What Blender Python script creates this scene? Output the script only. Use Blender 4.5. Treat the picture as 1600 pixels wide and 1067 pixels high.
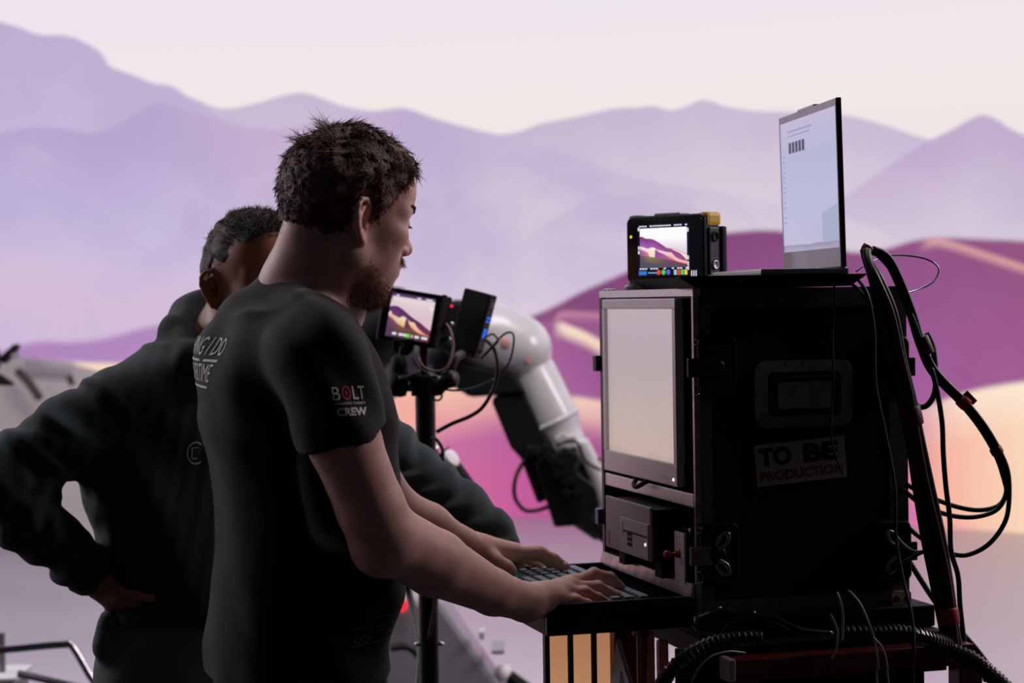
import bpy, bmesh, math, random
import numpy as np
from mathutils import Vector, Matrix, Euler
from mathutils.bvhtree import BVHTree

# ---------------------------------------------------------------- clear
for o in list(bpy.data.objects):
    bpy.data.objects.remove(o)
scene = bpy.context.scene
COL = scene.collection
random.seed(7)
RNG = np.random.RandomState(11)

# ---------------------------------------------------------------- camera
FPX = 3111.0                        # focal length in pixels of the 1600 px frame (70 mm)
CAM = Vector((0, 0, 1.5))
cam_d = bpy.data.cameras.new('camera')
cam_d.sensor_width = 36.0
cam_d.lens = FPX / 1600 * 36.0
cam_d.clip_start = 0.05
cam_d.clip_end = 100
cam_d.dof.use_dof = True
cam_d.dof.focus_distance = 3.05
cam_d.dof.aperture_fstop = 5.0
cam = bpy.data.objects.new('camera', cam_d)
COL.objects.link(cam)
cam.location = CAM
PITCH = math.radians(-1.17)
ROLL = math.radians(-0.9)
CAMR = Matrix.Rotation(math.pi / 2 + PITCH, 3, 'X') @ Matrix.Rotation(ROLL, 3, 'Z')
cam.rotation_euler = CAMR.to_euler()
scene.camera = cam

# ---------------------------------------------------------------- world, exposure
w = bpy.data.worlds.new('dark_studio')
scene.world = w
w.use_nodes = True
w.node_tree.nodes['Background'].inputs[0].default_value = (0.75, 0.72, 0.9, 1)
w.node_tree.nodes['Background'].inputs[1].default_value = 0.018
scene.view_settings.view_transform = 'Standard'
scene.view_settings.look = 'None'
scene.view_settings.exposure = 0.0
scene.view_settings.gamma = 1.0
scene.view_settings.use_curve_mapping = False


# ---------------------------------------------------------------- soft area lamps added out of view to brighten robot and faces
def area_fill(name, loc, target, sx, sy, power, col):
    l = bpy.data.lights.new(name, 'AREA')
    l.shape = 'RECTANGLE'
    l.size, l.size_y = sx, sy
    l.energy = power
    l.color = col
    o = bpy.data.objects.new(name, l)
    COL.objects.link(o)
    o.location = loc
    o.rotation_euler = (Vector(target) - Vector(loc)).to_track_quat('-Z', 'Y').to_euler()
    return o


area_fill('added_fill', (0.6, 5.2, 5.6), (0.2, 8.4, 0.6), 3.5, 2.0, 170, (1.0, 0.96, 1.0))
area_fill('added_fill', (4.2, 4.4, 3.7), (0.0, 3.2, 1.5), 1.6, 1.6, 95, (1.0, 0.87, 0.91))
area_fill('added_fill', (-4.8, 5.6, 3.4), (0.0, 3.4, 1.3), 1.6, 1.6, 85, (0.98, 0.95, 1.0))


def ray(px, py):
    return CAMR @ Vector(((px - 800) / FPX, (533.5 - py) / FPX, -1.0))


def P(px, py, Y):
    """world point seen at a pixel, at the distance Y in front of the camera"""
    d = ray(px, py)
    return CAM + d * (Y / d.y)


def lin(c):
    out = []
    for v in c[:3]:
        v = v / 255.0
        out.append(v / 12.92 if v <= 0.04045 else ((v + 0.055) / 1.055) ** 2.4)
    return tuple(out) + (1.0,)


# ---------------------------------------------------------------- materials
MATS = {}


def M(name, col, rough=0.5, metal=0.0, bump=0.0, bscale=200.0, var=0.12, vscale=12.0, spec=0.5,
      sheen=0.0, sss=0.0, emit=None, estr=1.0, coat=0.0, stretch=None):
    if name in MATS:
        return MATS[name]
    m = bpy.data.materials.new(name)
    m.use_nodes = True
    nt = m.node_tree
    b = nt.nodes['Principled BSDF']
    c = lin(col)
    b.inputs['Base Color'].default_value = c
    b.inputs['Roughness'].default_value = rough
    b.inputs['Metallic'].default_value = metal
    b.inputs['Specular IOR Level'].default_value = spec
    if sheen:
        b.inputs['Sheen Weight'].default_value = sheen
        b.inputs['Sheen Roughness'].default_value = 0.4
    if coat:
        b.inputs['Coat Weight'].default_value = coat
        b.inputs['Coat Roughness'].default_value = 0.08
    if sss:
        b.inputs['Subsurface Weight'].default_value = sss
        b.inputs['Subsurface Radius'].default_value = (1.0, 0.3, 0.16)
        b.inputs['Subsurface Scale'].default_value = 0.009
    if emit:
        b.inputs['Emission Color'].default_value = lin(emit)
        b.inputs['Emission Strength'].default_value = estr
    tc = nt.nodes.new('ShaderNodeTexCoord')
    src = tc.outputs['Object']
    if stretch:
        mp = nt.nodes.new('ShaderNodeMapping')
        mp.inputs['Scale'].default_value = stretch
        nt.links.new(src, mp.inputs[0])
        src = mp.outputs[0]
    if var:
        n = nt.nodes.new('ShaderNodeTexNoise')
        n.inputs['Scale'].default_value = vscale
        n.inputs['Detail'].default_value = 4
        nt.links.new(src, n.inputs['Vector'])
        r = nt.nodes.new('ShaderNodeValToRGB')
        r.color_ramp.elements[0].position = 0.3
        r.color_ramp.elements[1].position = 0.7
        r.color_ramp.elements[0].color = tuple(x * (1 - var) for x in c[:3]) + (1,)
        r.color_ramp.elements[1].color = tuple(min(1, x * (1 + var)) for x in c[:3]) + (1,)
        nt.links.new(n.outputs[0], r.inputs[0])
        nt.links.new(r.outputs[0], b.inputs['Base Color'])
    if bump:
        n2 = nt.nodes.new('ShaderNodeTexNoise')
        n2.inputs['Scale'].default_value = bscale
        n2.inputs['Detail'].default_value = 3
        nt.links.new(src, n2.inputs['Vector'])
        bp = nt.nodes.new('ShaderNodeBump')
        bp.inputs['Strength'].default_value = bump
        bp.inputs['Distance'].default_value = 0.004
        nt.links.new(n2.outputs[0], bp.inputs['Height'])
        nt.links.new(bp.outputs[0], b.inputs['Normal'])
    MATS[name] = m
    return m


def EM(name, col, s=1.0):
    """a lit screen area or lamp"""
    if name in MATS:
        return MATS[name]
    m = bpy.data.materials.new(name)
    m.use_nodes = True
    nt = m.node_tree
    nt.nodes.clear()
    e = nt.nodes.new('ShaderNodeEmission')
    e.inputs[0].default_value = lin(col)
    e.inputs[1].default_value = s
    o = nt.nodes.new('ShaderNodeOutputMaterial')
    nt.links.new(e.outputs[0], o.inputs[0])
    MATS[name] = m
    return m


# ---------------------------------------------------------------- objects
def link(o, parent=None):
    COL.objects.link(o)
    if parent is not None:
        o.parent = parent
        if parent.name in WORLD_BUILT:          # its parts are modelled in room coordinates
            m = Matrix.Translation(parent.location) @ parent.rotation_euler.to_matrix().to_4x4()
            o.matrix_parent_inverse = m.inverted()
    return o


WORLD_BUILT = set()


def tag(o, label=None, cat=None, group=None, kind=None):
    if label:
        o['label'] = label
    if cat:
        o['category'] = cat
    if group:
        o['group'] = group
    if kind:
        o['kind'] = kind
    return o


def empty(name, loc=(0, 0, 0), rz=0.0, world=False):
    o = bpy.data.objects.new(name, None)
    o.empty_display_size = 0.05
    link(o)
    o.location = loc
    o.rotation_euler = (0, 0, rz)
    if world:
        WORLD_BUILT.add(o.name)
    return o


class MB:
    """collects shapes and links them as one mesh object"""

    def __init__(self):
        self.v = []
        self.f = []

    def add(self, vs, fs):
        n = len(self.v)
        self.v += [tuple(x) for x in vs]
        self.f += [tuple(i + n for i in f) for f in fs]
        return self

    def box(self, lo, hi, bev=0.0, rot=None, piv=None):
        bm = bmesh.new()
        bmesh.ops.create_cube(bm, size=1.0)
        s = [hi[i] - lo[i] for i in range(3)]
        c = [(hi[i] + lo[i]) / 2 for i in range(3)]
        for vv in bm.verts:
            vv.co = Vector((vv.co.x * s[0], vv.co.y * s[1], vv.co.z * s[2]))
        if bev:
            bmesh.ops.bevel(bm, geom=list(bm.edges), offset=min(bev, 0.45 * min(s)), segments=2, profile=0.6,
                            affect='EDGES')
        for vv in bm.verts:
            p = vv.co + Vector(c)
            if rot is not None:
                pv = Vector(piv if piv is not None else c)
                p = rot @ (p - pv) + pv
            vv.co = p
        bm.verts.index_update()
        self.add([v.co for v in bm.verts], [[v.index for v in f.verts] for f in bm.faces])
        bm.free()
        return self

    def tube(self, pts, r, n=8, spline=True, sub=6, cap=True, rs=None):
        pts = [Vector(p) for p in pts]
        if spline and len(pts) > 2:
            pts, rr = catmull(pts, sub, rs)
        else:
            rr = rs
        m = len(pts)
        up = Vector((0, 0, 1))
        prev = None
        vs = []
        for i, p in enumerate(pts):
            t = (pts[min(i + 1, m - 1)] - pts[max(i - 1, 0)])
            if t.length < 1e-9:
                t = Vector((0, 0, 1))
            t.normalize()
            if prev is None:
                a = t.cross(up)
                if a.length < 0.05:
                    a = t.cross(Vector((1, 0, 0)))
            else:
                a = prev - t * prev.dot(t)
            a.normalize()
            prev = a
            b = t.cross(a)
            ri = rr[i] if rr else r
            for k in range(n):
                th = 2 * math.pi * k / n
                vs.append(p + (a * math.cos(th) + b * math.sin(th)) * ri)
        fs = []
        for i in range(m - 1):
            for k in range(n):
                k2 = (k + 1) % n
                fs.append((i * n + k, i * n + k2, (i + 1) * n + k2, (i + 1) * n + k))
        if cap:
            fs.append(tuple(range(n - 1, -1, -1)))
            fs.append(tuple((m - 1) * n + k for k in range(n)))
        return self.add(vs, fs)

    def lathe(self, prof, axis_o=(0, 0, 0), axis=(0, 0, 1), n=24):
        """prof: (radius, height) along the axis"""
        ax = Vector(axis).normalized()
        a = ax.cross(Vector((0, 0, 1)))
        if a.length < 0.05:
            a = ax.cross(Vector((1, 0, 0)))
        a.normalize()
        b = ax.cross(a)
        o = Vector(axis_o)
        vs = []
        for r, h in prof:
            for k in range(n):
                th = 2 * math.pi * k / n
                vs.append(o + ax * h + (a * math.cos(th) + b * math.sin(th)) * max(r, 1e-5))
        fs = []
        m = len(prof)
        for i in range(m - 1):
            for k in range(n):
                k2 = (k + 1) % n
                fs.append((i * n + k, i * n + k2, (i + 1) * n + k2, (i + 1) * n + k))
        fs.append(tuple(range(n - 1, -1, -1)))
        fs.append(tuple((m - 1) * n + k for k in range(n)))
        return self.add(vs, fs)

    def prism(self, poly, o, ex, ey, ez, t):
        """polygon in the plane (ex, ey) at o, thickness t along ez"""
        o, ex, ey, ez = Vector(o), Vector(ex), Vector(ey), Vector(ez)
        n = len(poly)
        vs = [o + ex * p[0] + ey * p[1] for p in poly] + [o + ex * p[0] + ey * p[1] + ez * t for p in poly]
        fs = [tuple(range(n - 1, -1, -1)), tuple(range(n, 2 * n))]
        for k in range(n):
            k2 = (k + 1) % n
            fs.append((k, k2, n + k2, n + k))
        return self.add(vs, fs)

    def build(self, name, mat, parent=None, smooth=False, bevel=0.0):
        me = bpy.data.meshes.new(name)
        me.from_pydata(self.v, [], self.f)
        bm = bmesh.new()
        bm.from_mesh(me)
        bmesh.ops.recalc_face_normals(bm, faces=list(bm.faces))
        bm.to_mesh(me)
        bm.free()
        if mat:
            me.materials.append(mat)
        if smooth:
            me.polygons.foreach_set('use_smooth', [True] * len(me.polygons))
        o = bpy.data.objects.new(name, me)
        link(o, parent)
        if bevel:
            md = o.modifiers.new('bevel', 'BEVEL')
            md.width = bevel
            md.segments = 2
            md.limit_method = 'ANGLE'
        return o


def catmull(pts, sub=6, rs=None):
    out, ro = [], []
    n = len(pts)
    for i in range(n - 1):
        p0, p1, p2, p3 = pts[max(i - 1, 0)], pts[i], pts[i + 1], pts[min(i + 2, n - 1)]
        for k in range(sub):
            t = k / sub
            out.append(0.5 * ((2 * p1) + (p2 - p0) * t + (2 * p0 - 5 * p1 + 4 * p2 - p3) * t * t
                              + (3 * p1 - p0 - 3 * p2 + p3) * t ** 3))
            if rs:
                ro.append(rs[i] + (rs[i + 1] - rs[i]) * t)
    out.append(pts[-1])
    if rs:
        ro.append(rs[-1])
    return out, (ro if rs else None)


def rounded(w, h, r, n=5):
    pts = []
    for cx, cy, a0 in ((w / 2 - r, h / 2 - r, 0), (-w / 2 + r, h / 2 - r, 90), (-w / 2 + r, -h / 2 + r, 180),
                       (w / 2 - r, -h / 2 + r, 270)):
        for k in range(n + 1):
            a = math.radians(a0 + 90 * k / n)
            pts.append((cx + r * math.cos(a), cy + r * math.sin(a)))
    return pts


def text_mesh(s, size=1.0, bold=0.0, sx=1.0, spacing=1.0):
    """flat lettering as 2D verts and faces, starting at x = 0 on the base line"""
    cu = bpy.data.curves.new('lettering', 'FONT')
    cu.body = s
    cu.size = size
    cu.offset = bold
    cu.space_character = spacing
    cu.resolution_u = 3
    ob = bpy.data.objects.new('lettering', cu)
    COL.objects.link(ob)
    bpy.context.view_layer.update()
    me = bpy.data.meshes.new_from_object(ob)
    vs = [(v.co.x * sx, v.co.y) for v in me.vertices]
    fs = [tuple(p.vertices) for p in me.polygons]
    bpy.data.objects.remove(ob)
    bpy.data.curves.remove(cu)
    bpy.data.meshes.remove(me)
    if vs:
        x0 = min(v[0] for v in vs)
        vs = [(v[0] - x0, v[1]) for v in vs]
    return vs, fs


def text_fit(s, wd, ht, bold=0.0):
    vs, fs = text_mesh(s, 1.0, bold)
    mx = max(v[0] for v in vs)
    y0 = min(v[1] for v in vs)
    y1 = max(v[1] for v in vs)
    return [(v[0] / mx * wd, (v[1] - y0) / (y1 - y0) * ht) for v in vs], fs

# ================================================================= the LED wall and the stage floor
WC = Vector((-2.0, 5.05))           # axis of the curved wall
WR = 9.0
WH = 6.2
PHI0 = math.radians(-105)
PHI1 = math.radians(95)


def wall_hit(px, py):
    """arc length and height where a pixel's ray meets the curved wall"""
    d = ray(px, py)
    ox, oy = -WC.x, -WC.y
    a = d.x ** 2 + d.y ** 2
    b = 2 * (ox * d.x + oy * d.y)
    c = ox * ox + oy * oy - WR * WR
    t = (-b + math.sqrt(b * b - 4 * a * c)) / (2 * a)
    X, Yv, Z = d.x * t, d.y * t, 1.5 + d.z * t
    return math.atan2(X - WC.x, Yv - WC.y) * WR, Z


S_L = wall_hit(-260, 500)[0]
S_R = wall_hit(1860, 500)[0]


def uv_of(px, py):
    s, z = wall_hit(px, py)
    return (s - S_L) / (S_R - S_L), z / WH


def node_math(nt, op, a, b=None, c=None, clamp=False):
    n = nt.nodes.new('ShaderNodeMath')
    n.operation = op
    n.use_clamp = clamp
    for i, x in enumerate((a, b, c)):
        if x is None:
            continue
        if isinstance(x, (int, float)):
            n.inputs[i].default_value = x
        else:
            nt.links.new(x, n.inputs[i])
    return n.outputs[0]


def node_ramp(nt, fac, stops):
    r = nt.nodes.new('ShaderNodeValToRGB')
    el = r.color_ramp.elements
    stops = sorted(stops)
    el[0].position, el[0].color = stops[0][0], lin(stops[0][1])
    el[1].position, el[1].color = stops[-1][0], lin(stops[-1][1])
    for p, c in stops[1:-1]:
        e = el.new(p)
        e.color = lin(c)
    nt.links.new(fac, r.inputs[0])
    return r.outputs[0]


def node_mix(nt, f, a, b):
    n = nt.nodes.new('ShaderNodeMix')
    n.data_type = 'RGBA'
    nt.links.new(f, n.inputs[0])
    nt.links.new(a, n.inputs[6])
    nt.links.new(b, n.inputs[7])
    return n.outputs[2]


def node_curve(nt, fac, pts):
    n = nt.nodes.new('ShaderNodeFloatCurve')
    cv = n.mapping.curves[0]
    pts = sorted(pts)
    while len(cv.points) < len(pts):
        cv.points.new(0.5, 0.5)
    for i, p in enumerate(pts):
        cv.points[i].location = (min(max(p[0], 0), 1), min(max(p[1], 0), 1))
        cv.points[i].handle_type = 'AUTO'
    n.mapping.update()
    nt.links.new(fac, n.inputs[1])
    return n.outputs[0]


def picture(name, conv, sky, layers, strength=1.0, pingpong=True, tex=True, ustretch=1.0):
    """moving-image content of a screen: a stack of ridges in front of a sky"""
    m = bpy.data.materials.new(name)
    m.use_nodes = True
    nt = m.node_tree
    nt.nodes.clear()
    uvn = nt.nodes.new('ShaderNodeUVMap')
    uvn.uv_map = 'UVMap'
    sp = nt.nodes.new('ShaderNodeSeparateXYZ')
    nt.links.new(uvn.outputs[0], sp.inputs[0])
    u, v = sp.outputs[0], sp.outputs[1]
    if pingpong:
        u = node_math(nt, 'PINGPONG', u, 1.0)
    nz = None
    if tex:
        cx = nt.nodes.new('ShaderNodeCombineXYZ')
        nt.links.new(node_math(nt, 'MULTIPLY', u, 1.0), cx.inputs[0])
        nt.links.new(node_math(nt, 'MULTIPLY', v, 0.9), cx.inputs[1])
        nn = nt.nodes.new('ShaderNodeTexNoise')
        nn.inputs['Scale'].default_value = 9.0
        nn.inputs['Detail'].default_value = 7
        nn.inputs['Roughness'].default_value = 0.6
        nn.inputs['Distortion'].default_value = 0.6
        nt.links.new(cx.outputs[0], nn.inputs['Vector'])
        cx2 = nt.nodes.new('ShaderNodeCombineXYZ')
        nt.links.new(node_math(nt, 'MULTIPLY_ADD', v, 1.6, node_math(nt, 'MULTIPLY', u, 3.4)), cx2.inputs[0])
        nt.links.new(node_math(nt, 'MULTIPLY_ADD', u, -0.5, v), cx2.inputs[1])
        n2 = nt.nodes.new('ShaderNodeTexNoise')
        n2.noise_type = 'RIDGED_MULTIFRACTAL'
        n2.inputs['Scale'].default_value = 5.0
        n2.inputs['Detail'].default_value = 6
        nt.links.new(cx2.outputs[0], n2.inputs['Vector'])
        nz = node_math(nt, 'MULTIPLY_ADD', node_math(nt, 'SUBTRACT', n2.outputs[0], 0.5), 0.22, nn.outputs[0])
    (y0, c0), (y1, c1) = sky[0], sky[-1]
    va, vb = conv(800, y1)[1], conv(800, y0)[1]
    f = node_math(nt, 'DIVIDE', node_math(nt, 'SUBTRACT', v, va), vb - va, clamp=True)
    col = node_ramp(nt, f, [((conv(800, y)[1] - va) / (vb - va), c) for y, c in sky])
    for L in layers:
        pts = [conv(x, y) for x, y in L['ridge']]
        r = node_curve(nt, u, pts)
        if nz is not None and L.get('rough', 0):
            r = node_math(nt, 'MULTIPLY_ADD', node_math(nt, 'SUBTRACT', nz, 0.5), L['rough'], r)
        dd = node_math(nt, 'SUBTRACT', r, v)
        mask = node_math(nt, 'DIVIDE', dd, L.get('soft', 0.002), clamp=True)
        top = node_ramp(nt, u, [(conv(x, 500)[0], c) for x, c in L['top']])
        bot = node_ramp(nt, u, [(conv(x, 500)[0], c) for x, c in L['bot']])
        g = node_math(nt, 'DIVIDE', dd, L['depth'], clamp=True)
        if nz is not None and L.get('tex', 0):
            g = node_math(nt, 'MULTIPLY_ADD', node_math(nt, 'SUBTRACT', nz, 0.5), L['tex'], g, clamp=True)
        c = node_mix(nt, g, top, bot)
        if nz is not None and L.get('rock', 0):       # lit and shaded flanks of the far rocks
            hi = nt.nodes.new('ShaderNodeRGB')
            hi.outputs[0].default_value = lin(L.get('hi', (226, 206, 218)))
            lo_ = nt.nodes.new('ShaderNodeRGB')
            lo_.outputs[0].default_value = lin(L.get('lo', (184, 170, 208)))
            fh = node_math(nt, 'MULTIPLY', node_math(nt, 'MULTIPLY', node_math(nt, 'SUBTRACT', nz, 0.53), 5.0, clamp=True), L['rock'])
            flw = node_math(nt, 'MULTIPLY', node_math(nt, 'MULTIPLY', node_math(nt, 'SUBTRACT', 0.47, nz), 5.0, clamp=True), L['rock'])
            c = node_mix(nt, fh, c, hi.outputs[0])
            c = node_mix(nt, flw, c, lo_.outputs[0])
        if 'op' in L:
            op = node_curve(nt, u, [(conv(x, 500)[0], a) for x, a in L['op']])
            mask = node_math(nt, 'MULTIPLY', mask, op)
        if 'below' in L:       # fade out again below the ridge
            mask = node_math(nt, 'MULTIPLY', mask, node_math(
                nt, 'SUBTRACT', 1.0, node_math(nt, 'DIVIDE', node_math(nt, 'SUBTRACT', dd, L['below'][0]),
                                               L['below'][1], clamp=True)))
        col = node_mix(nt, mask, col, c)
    e = nt.nodes.new('ShaderNodeEmission')
    e.inputs[1].default_value = strength
    nt.links.new(col, e.inputs[0])
    o = nt.nodes.new('ShaderNodeOutputMaterial')
    nt.links.new(e.outputs[0], o.inputs[0])
    return m


SKY = [(-420, (226, 214, 234)), (0, (237, 228, 237)), (90, (239, 231, 234)), (170, (241, 233, 231)), (230, (238, 229, 228))]
LAYERS = [
    # far pale ridge
    dict(ridge=[(-260, 40), (300, 150), (345, 166), (400, 158), (440, 147), (468, 141), (495, 147), (540, 164), (600, 171), (629, 166),
                (670, 180), (740, 200), (792, 207), (850, 190), (900, 180), (960, 166), (1000, 163), (1022, 161), (1045, 168),
                (1068, 164), (1098, 152), (1135, 163), (1180, 170), (1230, 170), (1320, 176), (1380, 190), (1446, 212), (1600, 240),
                (1860, 230)],
         top=[(0, (204, 188, 214)), (500, (202, 186, 212)), (650, (196, 178, 210)), (1100, (204, 187, 211)), (1600, (206, 190, 214))],
         bot=[(0, (208, 196, 222)), (600, (214, 204, 220)), (1100, (220, 210, 222)), (1600, (218, 208, 224))],
         depth=0.13, soft=0.003, tex=0.45, rough=0.007, rock=0.14),
    # left massif
    dict(ridge=[(-260, 10), (-100, 5), (0, 31), (30, 40), (60, 50), (105, 52), (140, 68), (158, 80), (170, 98), (205, 112),
                (240, 126), (272, 132), (290, 146), (315, 160), (370, 200), (450, 260), (620, 420), (1860, 800)],
         top=[(0, (190, 174, 210)), (300, (195, 179, 212)), (600, (204, 190, 216))],
         bot=[(0, (199, 186, 220)), (300, (204, 190, 220)), (600, (206, 194, 220))],
         depth=0.15, soft=0.003, tex=0.5, rough=0.010, rock=0.32),
    # right peak
    dict(ridge=[(-260, 900), (900, 700), (1100, 420), (1200, 372), (1300, 318), (1340, 290), (1380, 262), (1440, 222), (1490, 197), (1515, 183), (1533, 176),
                (1552, 180), (1580, 198), (1640, 222), (1720, 250), (1860, 220)],
         top=[(1200, (208, 194, 216)), (1450, (194, 172, 205)), (1860, (196, 176, 206))],
         bot=[(1200, (216, 206, 222)), (1500, (216, 203, 220)), (1860, (216, 204, 220))],
         depth=0.12, soft=0.004, tex=0.35, rough=0.005, rock=0.22),
    # middle left ridge
    dict(ridge=[(-260, 190), (0, 202), (60, 194), (100, 198), (150, 202), (195, 182), (225, 163), (245, 156), (275, 162), (310, 172),
                (350, 186), (420, 196), (480, 190), (560, 178), (629, 166), (690, 184), (780, 210), (870, 232), (930, 250), (985, 272), (1050, 284), (1150, 300), (1300, 330), (1500, 400), (1860, 420)],
         top=[(0, (184, 168, 210)), (245, (182, 162, 206)), (400, (205, 178, 207)), (650, (194, 174, 208)), (900, (204, 188, 214)), (1200, (214, 200, 218))],
         bot=[(0, (196, 186, 222)), (300, (198, 187, 222)), (640, (208, 194, 220)), (900, (220, 206, 220)), (1200, (226, 214, 220))],
         depth=0.15, soft=0.005, tex=0.9, rough=0.006, rock=0.48),
    # foreground hill in the haze
    dict(ridge=[(-260, 560), (500, 520), (680, 450), (740, 418), (800, 382), (850, 350), (900, 318), (940, 303), (975, 301), (1010, 310),
                (1060, 335), (1120, 352), (1200, 372), (1300, 400), (1860, 460)],
         top=[(700, (216, 200, 220)), (900, (200, 182, 212)), (1000, (202, 182, 211)), (1150, (222, 208, 220)), (1250, (230, 218, 220))],
         bot=[(600, (224, 206, 222)), (900, (212, 196, 220)), (1100, (220, 205, 219)), (1300, (228, 214, 221))],
         depth=0.09, soft=0.005, tex=0.3, rock=0.3, op=[(0, 0.0), (620, 0.0), (760, 0.75), (900, 0.85), (1060, 0.7), (1250, 0.0), (1860, 0)]),
    # pink haze on the plain
    dict(ridge=[(-260, 300), (200, 340), (500, 360), (800, 400), (1100, 400), (1860, 380)],
         top=[(0, (204, 190, 222)), (300, (206, 190, 220)), (700, (214, 198, 220)), (1000, (222, 206, 220)), (1600, (226, 212, 222))],
         bot=[(0, (216, 190, 216)), (400, (214, 190, 218)), (700, (226, 205, 220)), (1000, (230, 214, 222)), (1600, (230, 214, 222))],
         depth=0.10, soft=0.06, tex=0.8, rock=0.45, hi=(232, 210, 222), lo=(196, 180, 214), op=[(-200, 0.9), (700, 0.8), (1000, 0.35), (1200, 0.3), (1860, 0.3)]),
    # purple plain, left
    dict(ridge=[(-260, 560), (0, 545), (50, 530), (120, 529), (160, 524), (230, 506), (300, 494), (420, 490), (560, 478), (700, 480), (790, 492), (860, 500), (1000, 530), (1860, 600)],
         top=[(0, (174, 133, 186)), (150, (174, 134, 186)), (400, (176, 136, 184)), (640, (188, 152, 190)), (760, (196, 158, 190))],
         bot=[(0, (178, 132, 192)), (250, (184, 140, 198)), (400, (188, 142, 192)), (760, (200, 150, 186))],
         depth=0.05, soft=0.008, tex=0.5),
    # big dark dune, right
    dict(ridge=[(-260, 800), (600, 560), (720, 530), (800, 502), (860, 478), (910, 452), (960, 430), (1010, 408), (1060, 386), (1110, 366),
                (1160, 358), (1230, 359), (1270, 372), (1330, 390), (1380, 386), (1430, 372), (1470, 368), (1530, 370), (1600, 373), (1700, 385), (1860, 380)],
         top=[(640, (160, 104, 150)), (900, (133, 77, 122)), (1100, (130, 72, 122)), (1300, (136, 78, 126)), (1500, (146, 84, 132)), (1600, (146, 86, 130))],
         bot=[(640, (196, 140, 172)), (800, (172, 106, 152)), (940, (150, 86, 142)), (1450, (166, 98, 158)), (1600, (162, 92, 144))],
         depth=0.14, soft=0.005, tex=0.35, rock=0.16, hi=(178, 112, 160), lo=(118, 62, 112)),
    # lit crest of the right dune
    dict(ridge=[(-260, 900), (1300, 800), (1400, 420), (1458, 369), (1480, 372), (1520, 384), (1560, 397), (1600, 410), (1700, 440), (1860, 480)],
         top=[(1400, (214, 160, 166)), (1600, (222, 164, 160))], bot=[(1400, (214, 160, 166)), (1600, (222, 164, 160))],
         depth=0.1, soft=0.004, below=(0.006, 0.008), op=[(0, 0), (1435, 0), (1462, 1), (1500, 0.9), (1600, 0.9), (1860, 0.9)]),
    # lit wedge left of the case
    dict(ridge=[(-260, 900), (820, 700), (872, 486), (900, 484), (940, 486), (1000, 486), (1040, 600), (1860, 900)],
         top=[(860, (206, 150, 168)), (1000, (190, 130, 156))], bot=[(860, (156, 92, 140)), (1000, (150, 86, 140))],
         depth=0.014, soft=0.004),
    dict(ridge=[(-260, 900), (800, 520), (872, 496), (895, 515), (915, 535), (940, 565), (1000, 610), (1860, 800)],
         top=[(600, (170, 104, 152)), (800, (160, 94, 145)), (1000, (150, 85, 142))], bot=[(600, (190, 124, 160)), (800, (176, 106, 160)), (1000, (152, 86, 148))],
         depth=0.06, soft=0.006, tex=0.3),
    dict(ridge=[(-260, 900), (820, 540), (872, 500), (890, 506), (915, 516), (940, 530), (1000, 560), (1860, 800)],
         top=[(860, (246, 222, 205)), (1000, (240, 205, 190))], bot=[(860, (248, 224, 205)), (1000, (240, 200, 184))],
         depth=0.02, soft=0.004, below=(0.010, 0.012), op=[(0, 0), (862, 0), (880, 1), (960, 1), (1100, 0), (1860, 0)]),
    # pale sand band
    dict(ridge=[(-260, 560), (0, 560), (400, 566), (560, 556), (640, 552), (700, 585), (760, 600), (850, 612), (900, 616), (940, 622), (1000, 630), (1200, 640),
                (1380, 640), (1420, 638), (1470, 622), (1520, 606), (1560, 598), (1600, 592), (1700, 580), (1860, 590)],
         top=[(300, (250, 226, 196)), (640, (247, 226, 196)), (720, (244, 196, 172)), (800, (232, 172, 166)), (900, (246, 212, 192)), (1000, (240, 190, 180)), (1420, (206, 150, 178)), (1500, (250, 228, 206)), (1600, (252, 234, 214))],
         bot=[(300, (246, 190, 160)), (640, (242, 172, 160)), (800, (206, 122, 156)), (940, (190, 110, 150)), (1400, (214, 120, 160)), (1470, (246, 178, 160)), (1600, (250, 214, 184))],
         depth=0.055, soft=0.006, tex=0.2),
    # magenta dune at the foot of the wall
    dict(ridge=[(-260, 800), (300, 760), (560, 700), (640, 680), (690, 656), (740, 648), (800, 640), (860, 642), (940, 660), (1100, 690), (1300, 730), (1420, 752),
                (1480, 800), (1600, 880), (1860, 900)],
         top=[(560, (226, 140, 160)), (690, (196, 118, 164)), (860, (164, 92, 148)), (1000, (158, 88, 144)), (1400, (204, 112, 172)), (1480, (232, 140, 160))],
         bot=[(560, (222, 126, 160)), (690, (208, 108, 160)), (860, (190, 88, 150)), (1000, (176, 86, 146)), (1400, (206, 106, 176)), (1480, (232, 140, 150))],
         depth=0.075, soft=0.03, tex=0.3),
]
led_mat = picture('led_desert_image', uv_of, SKY, LAYERS)


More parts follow.
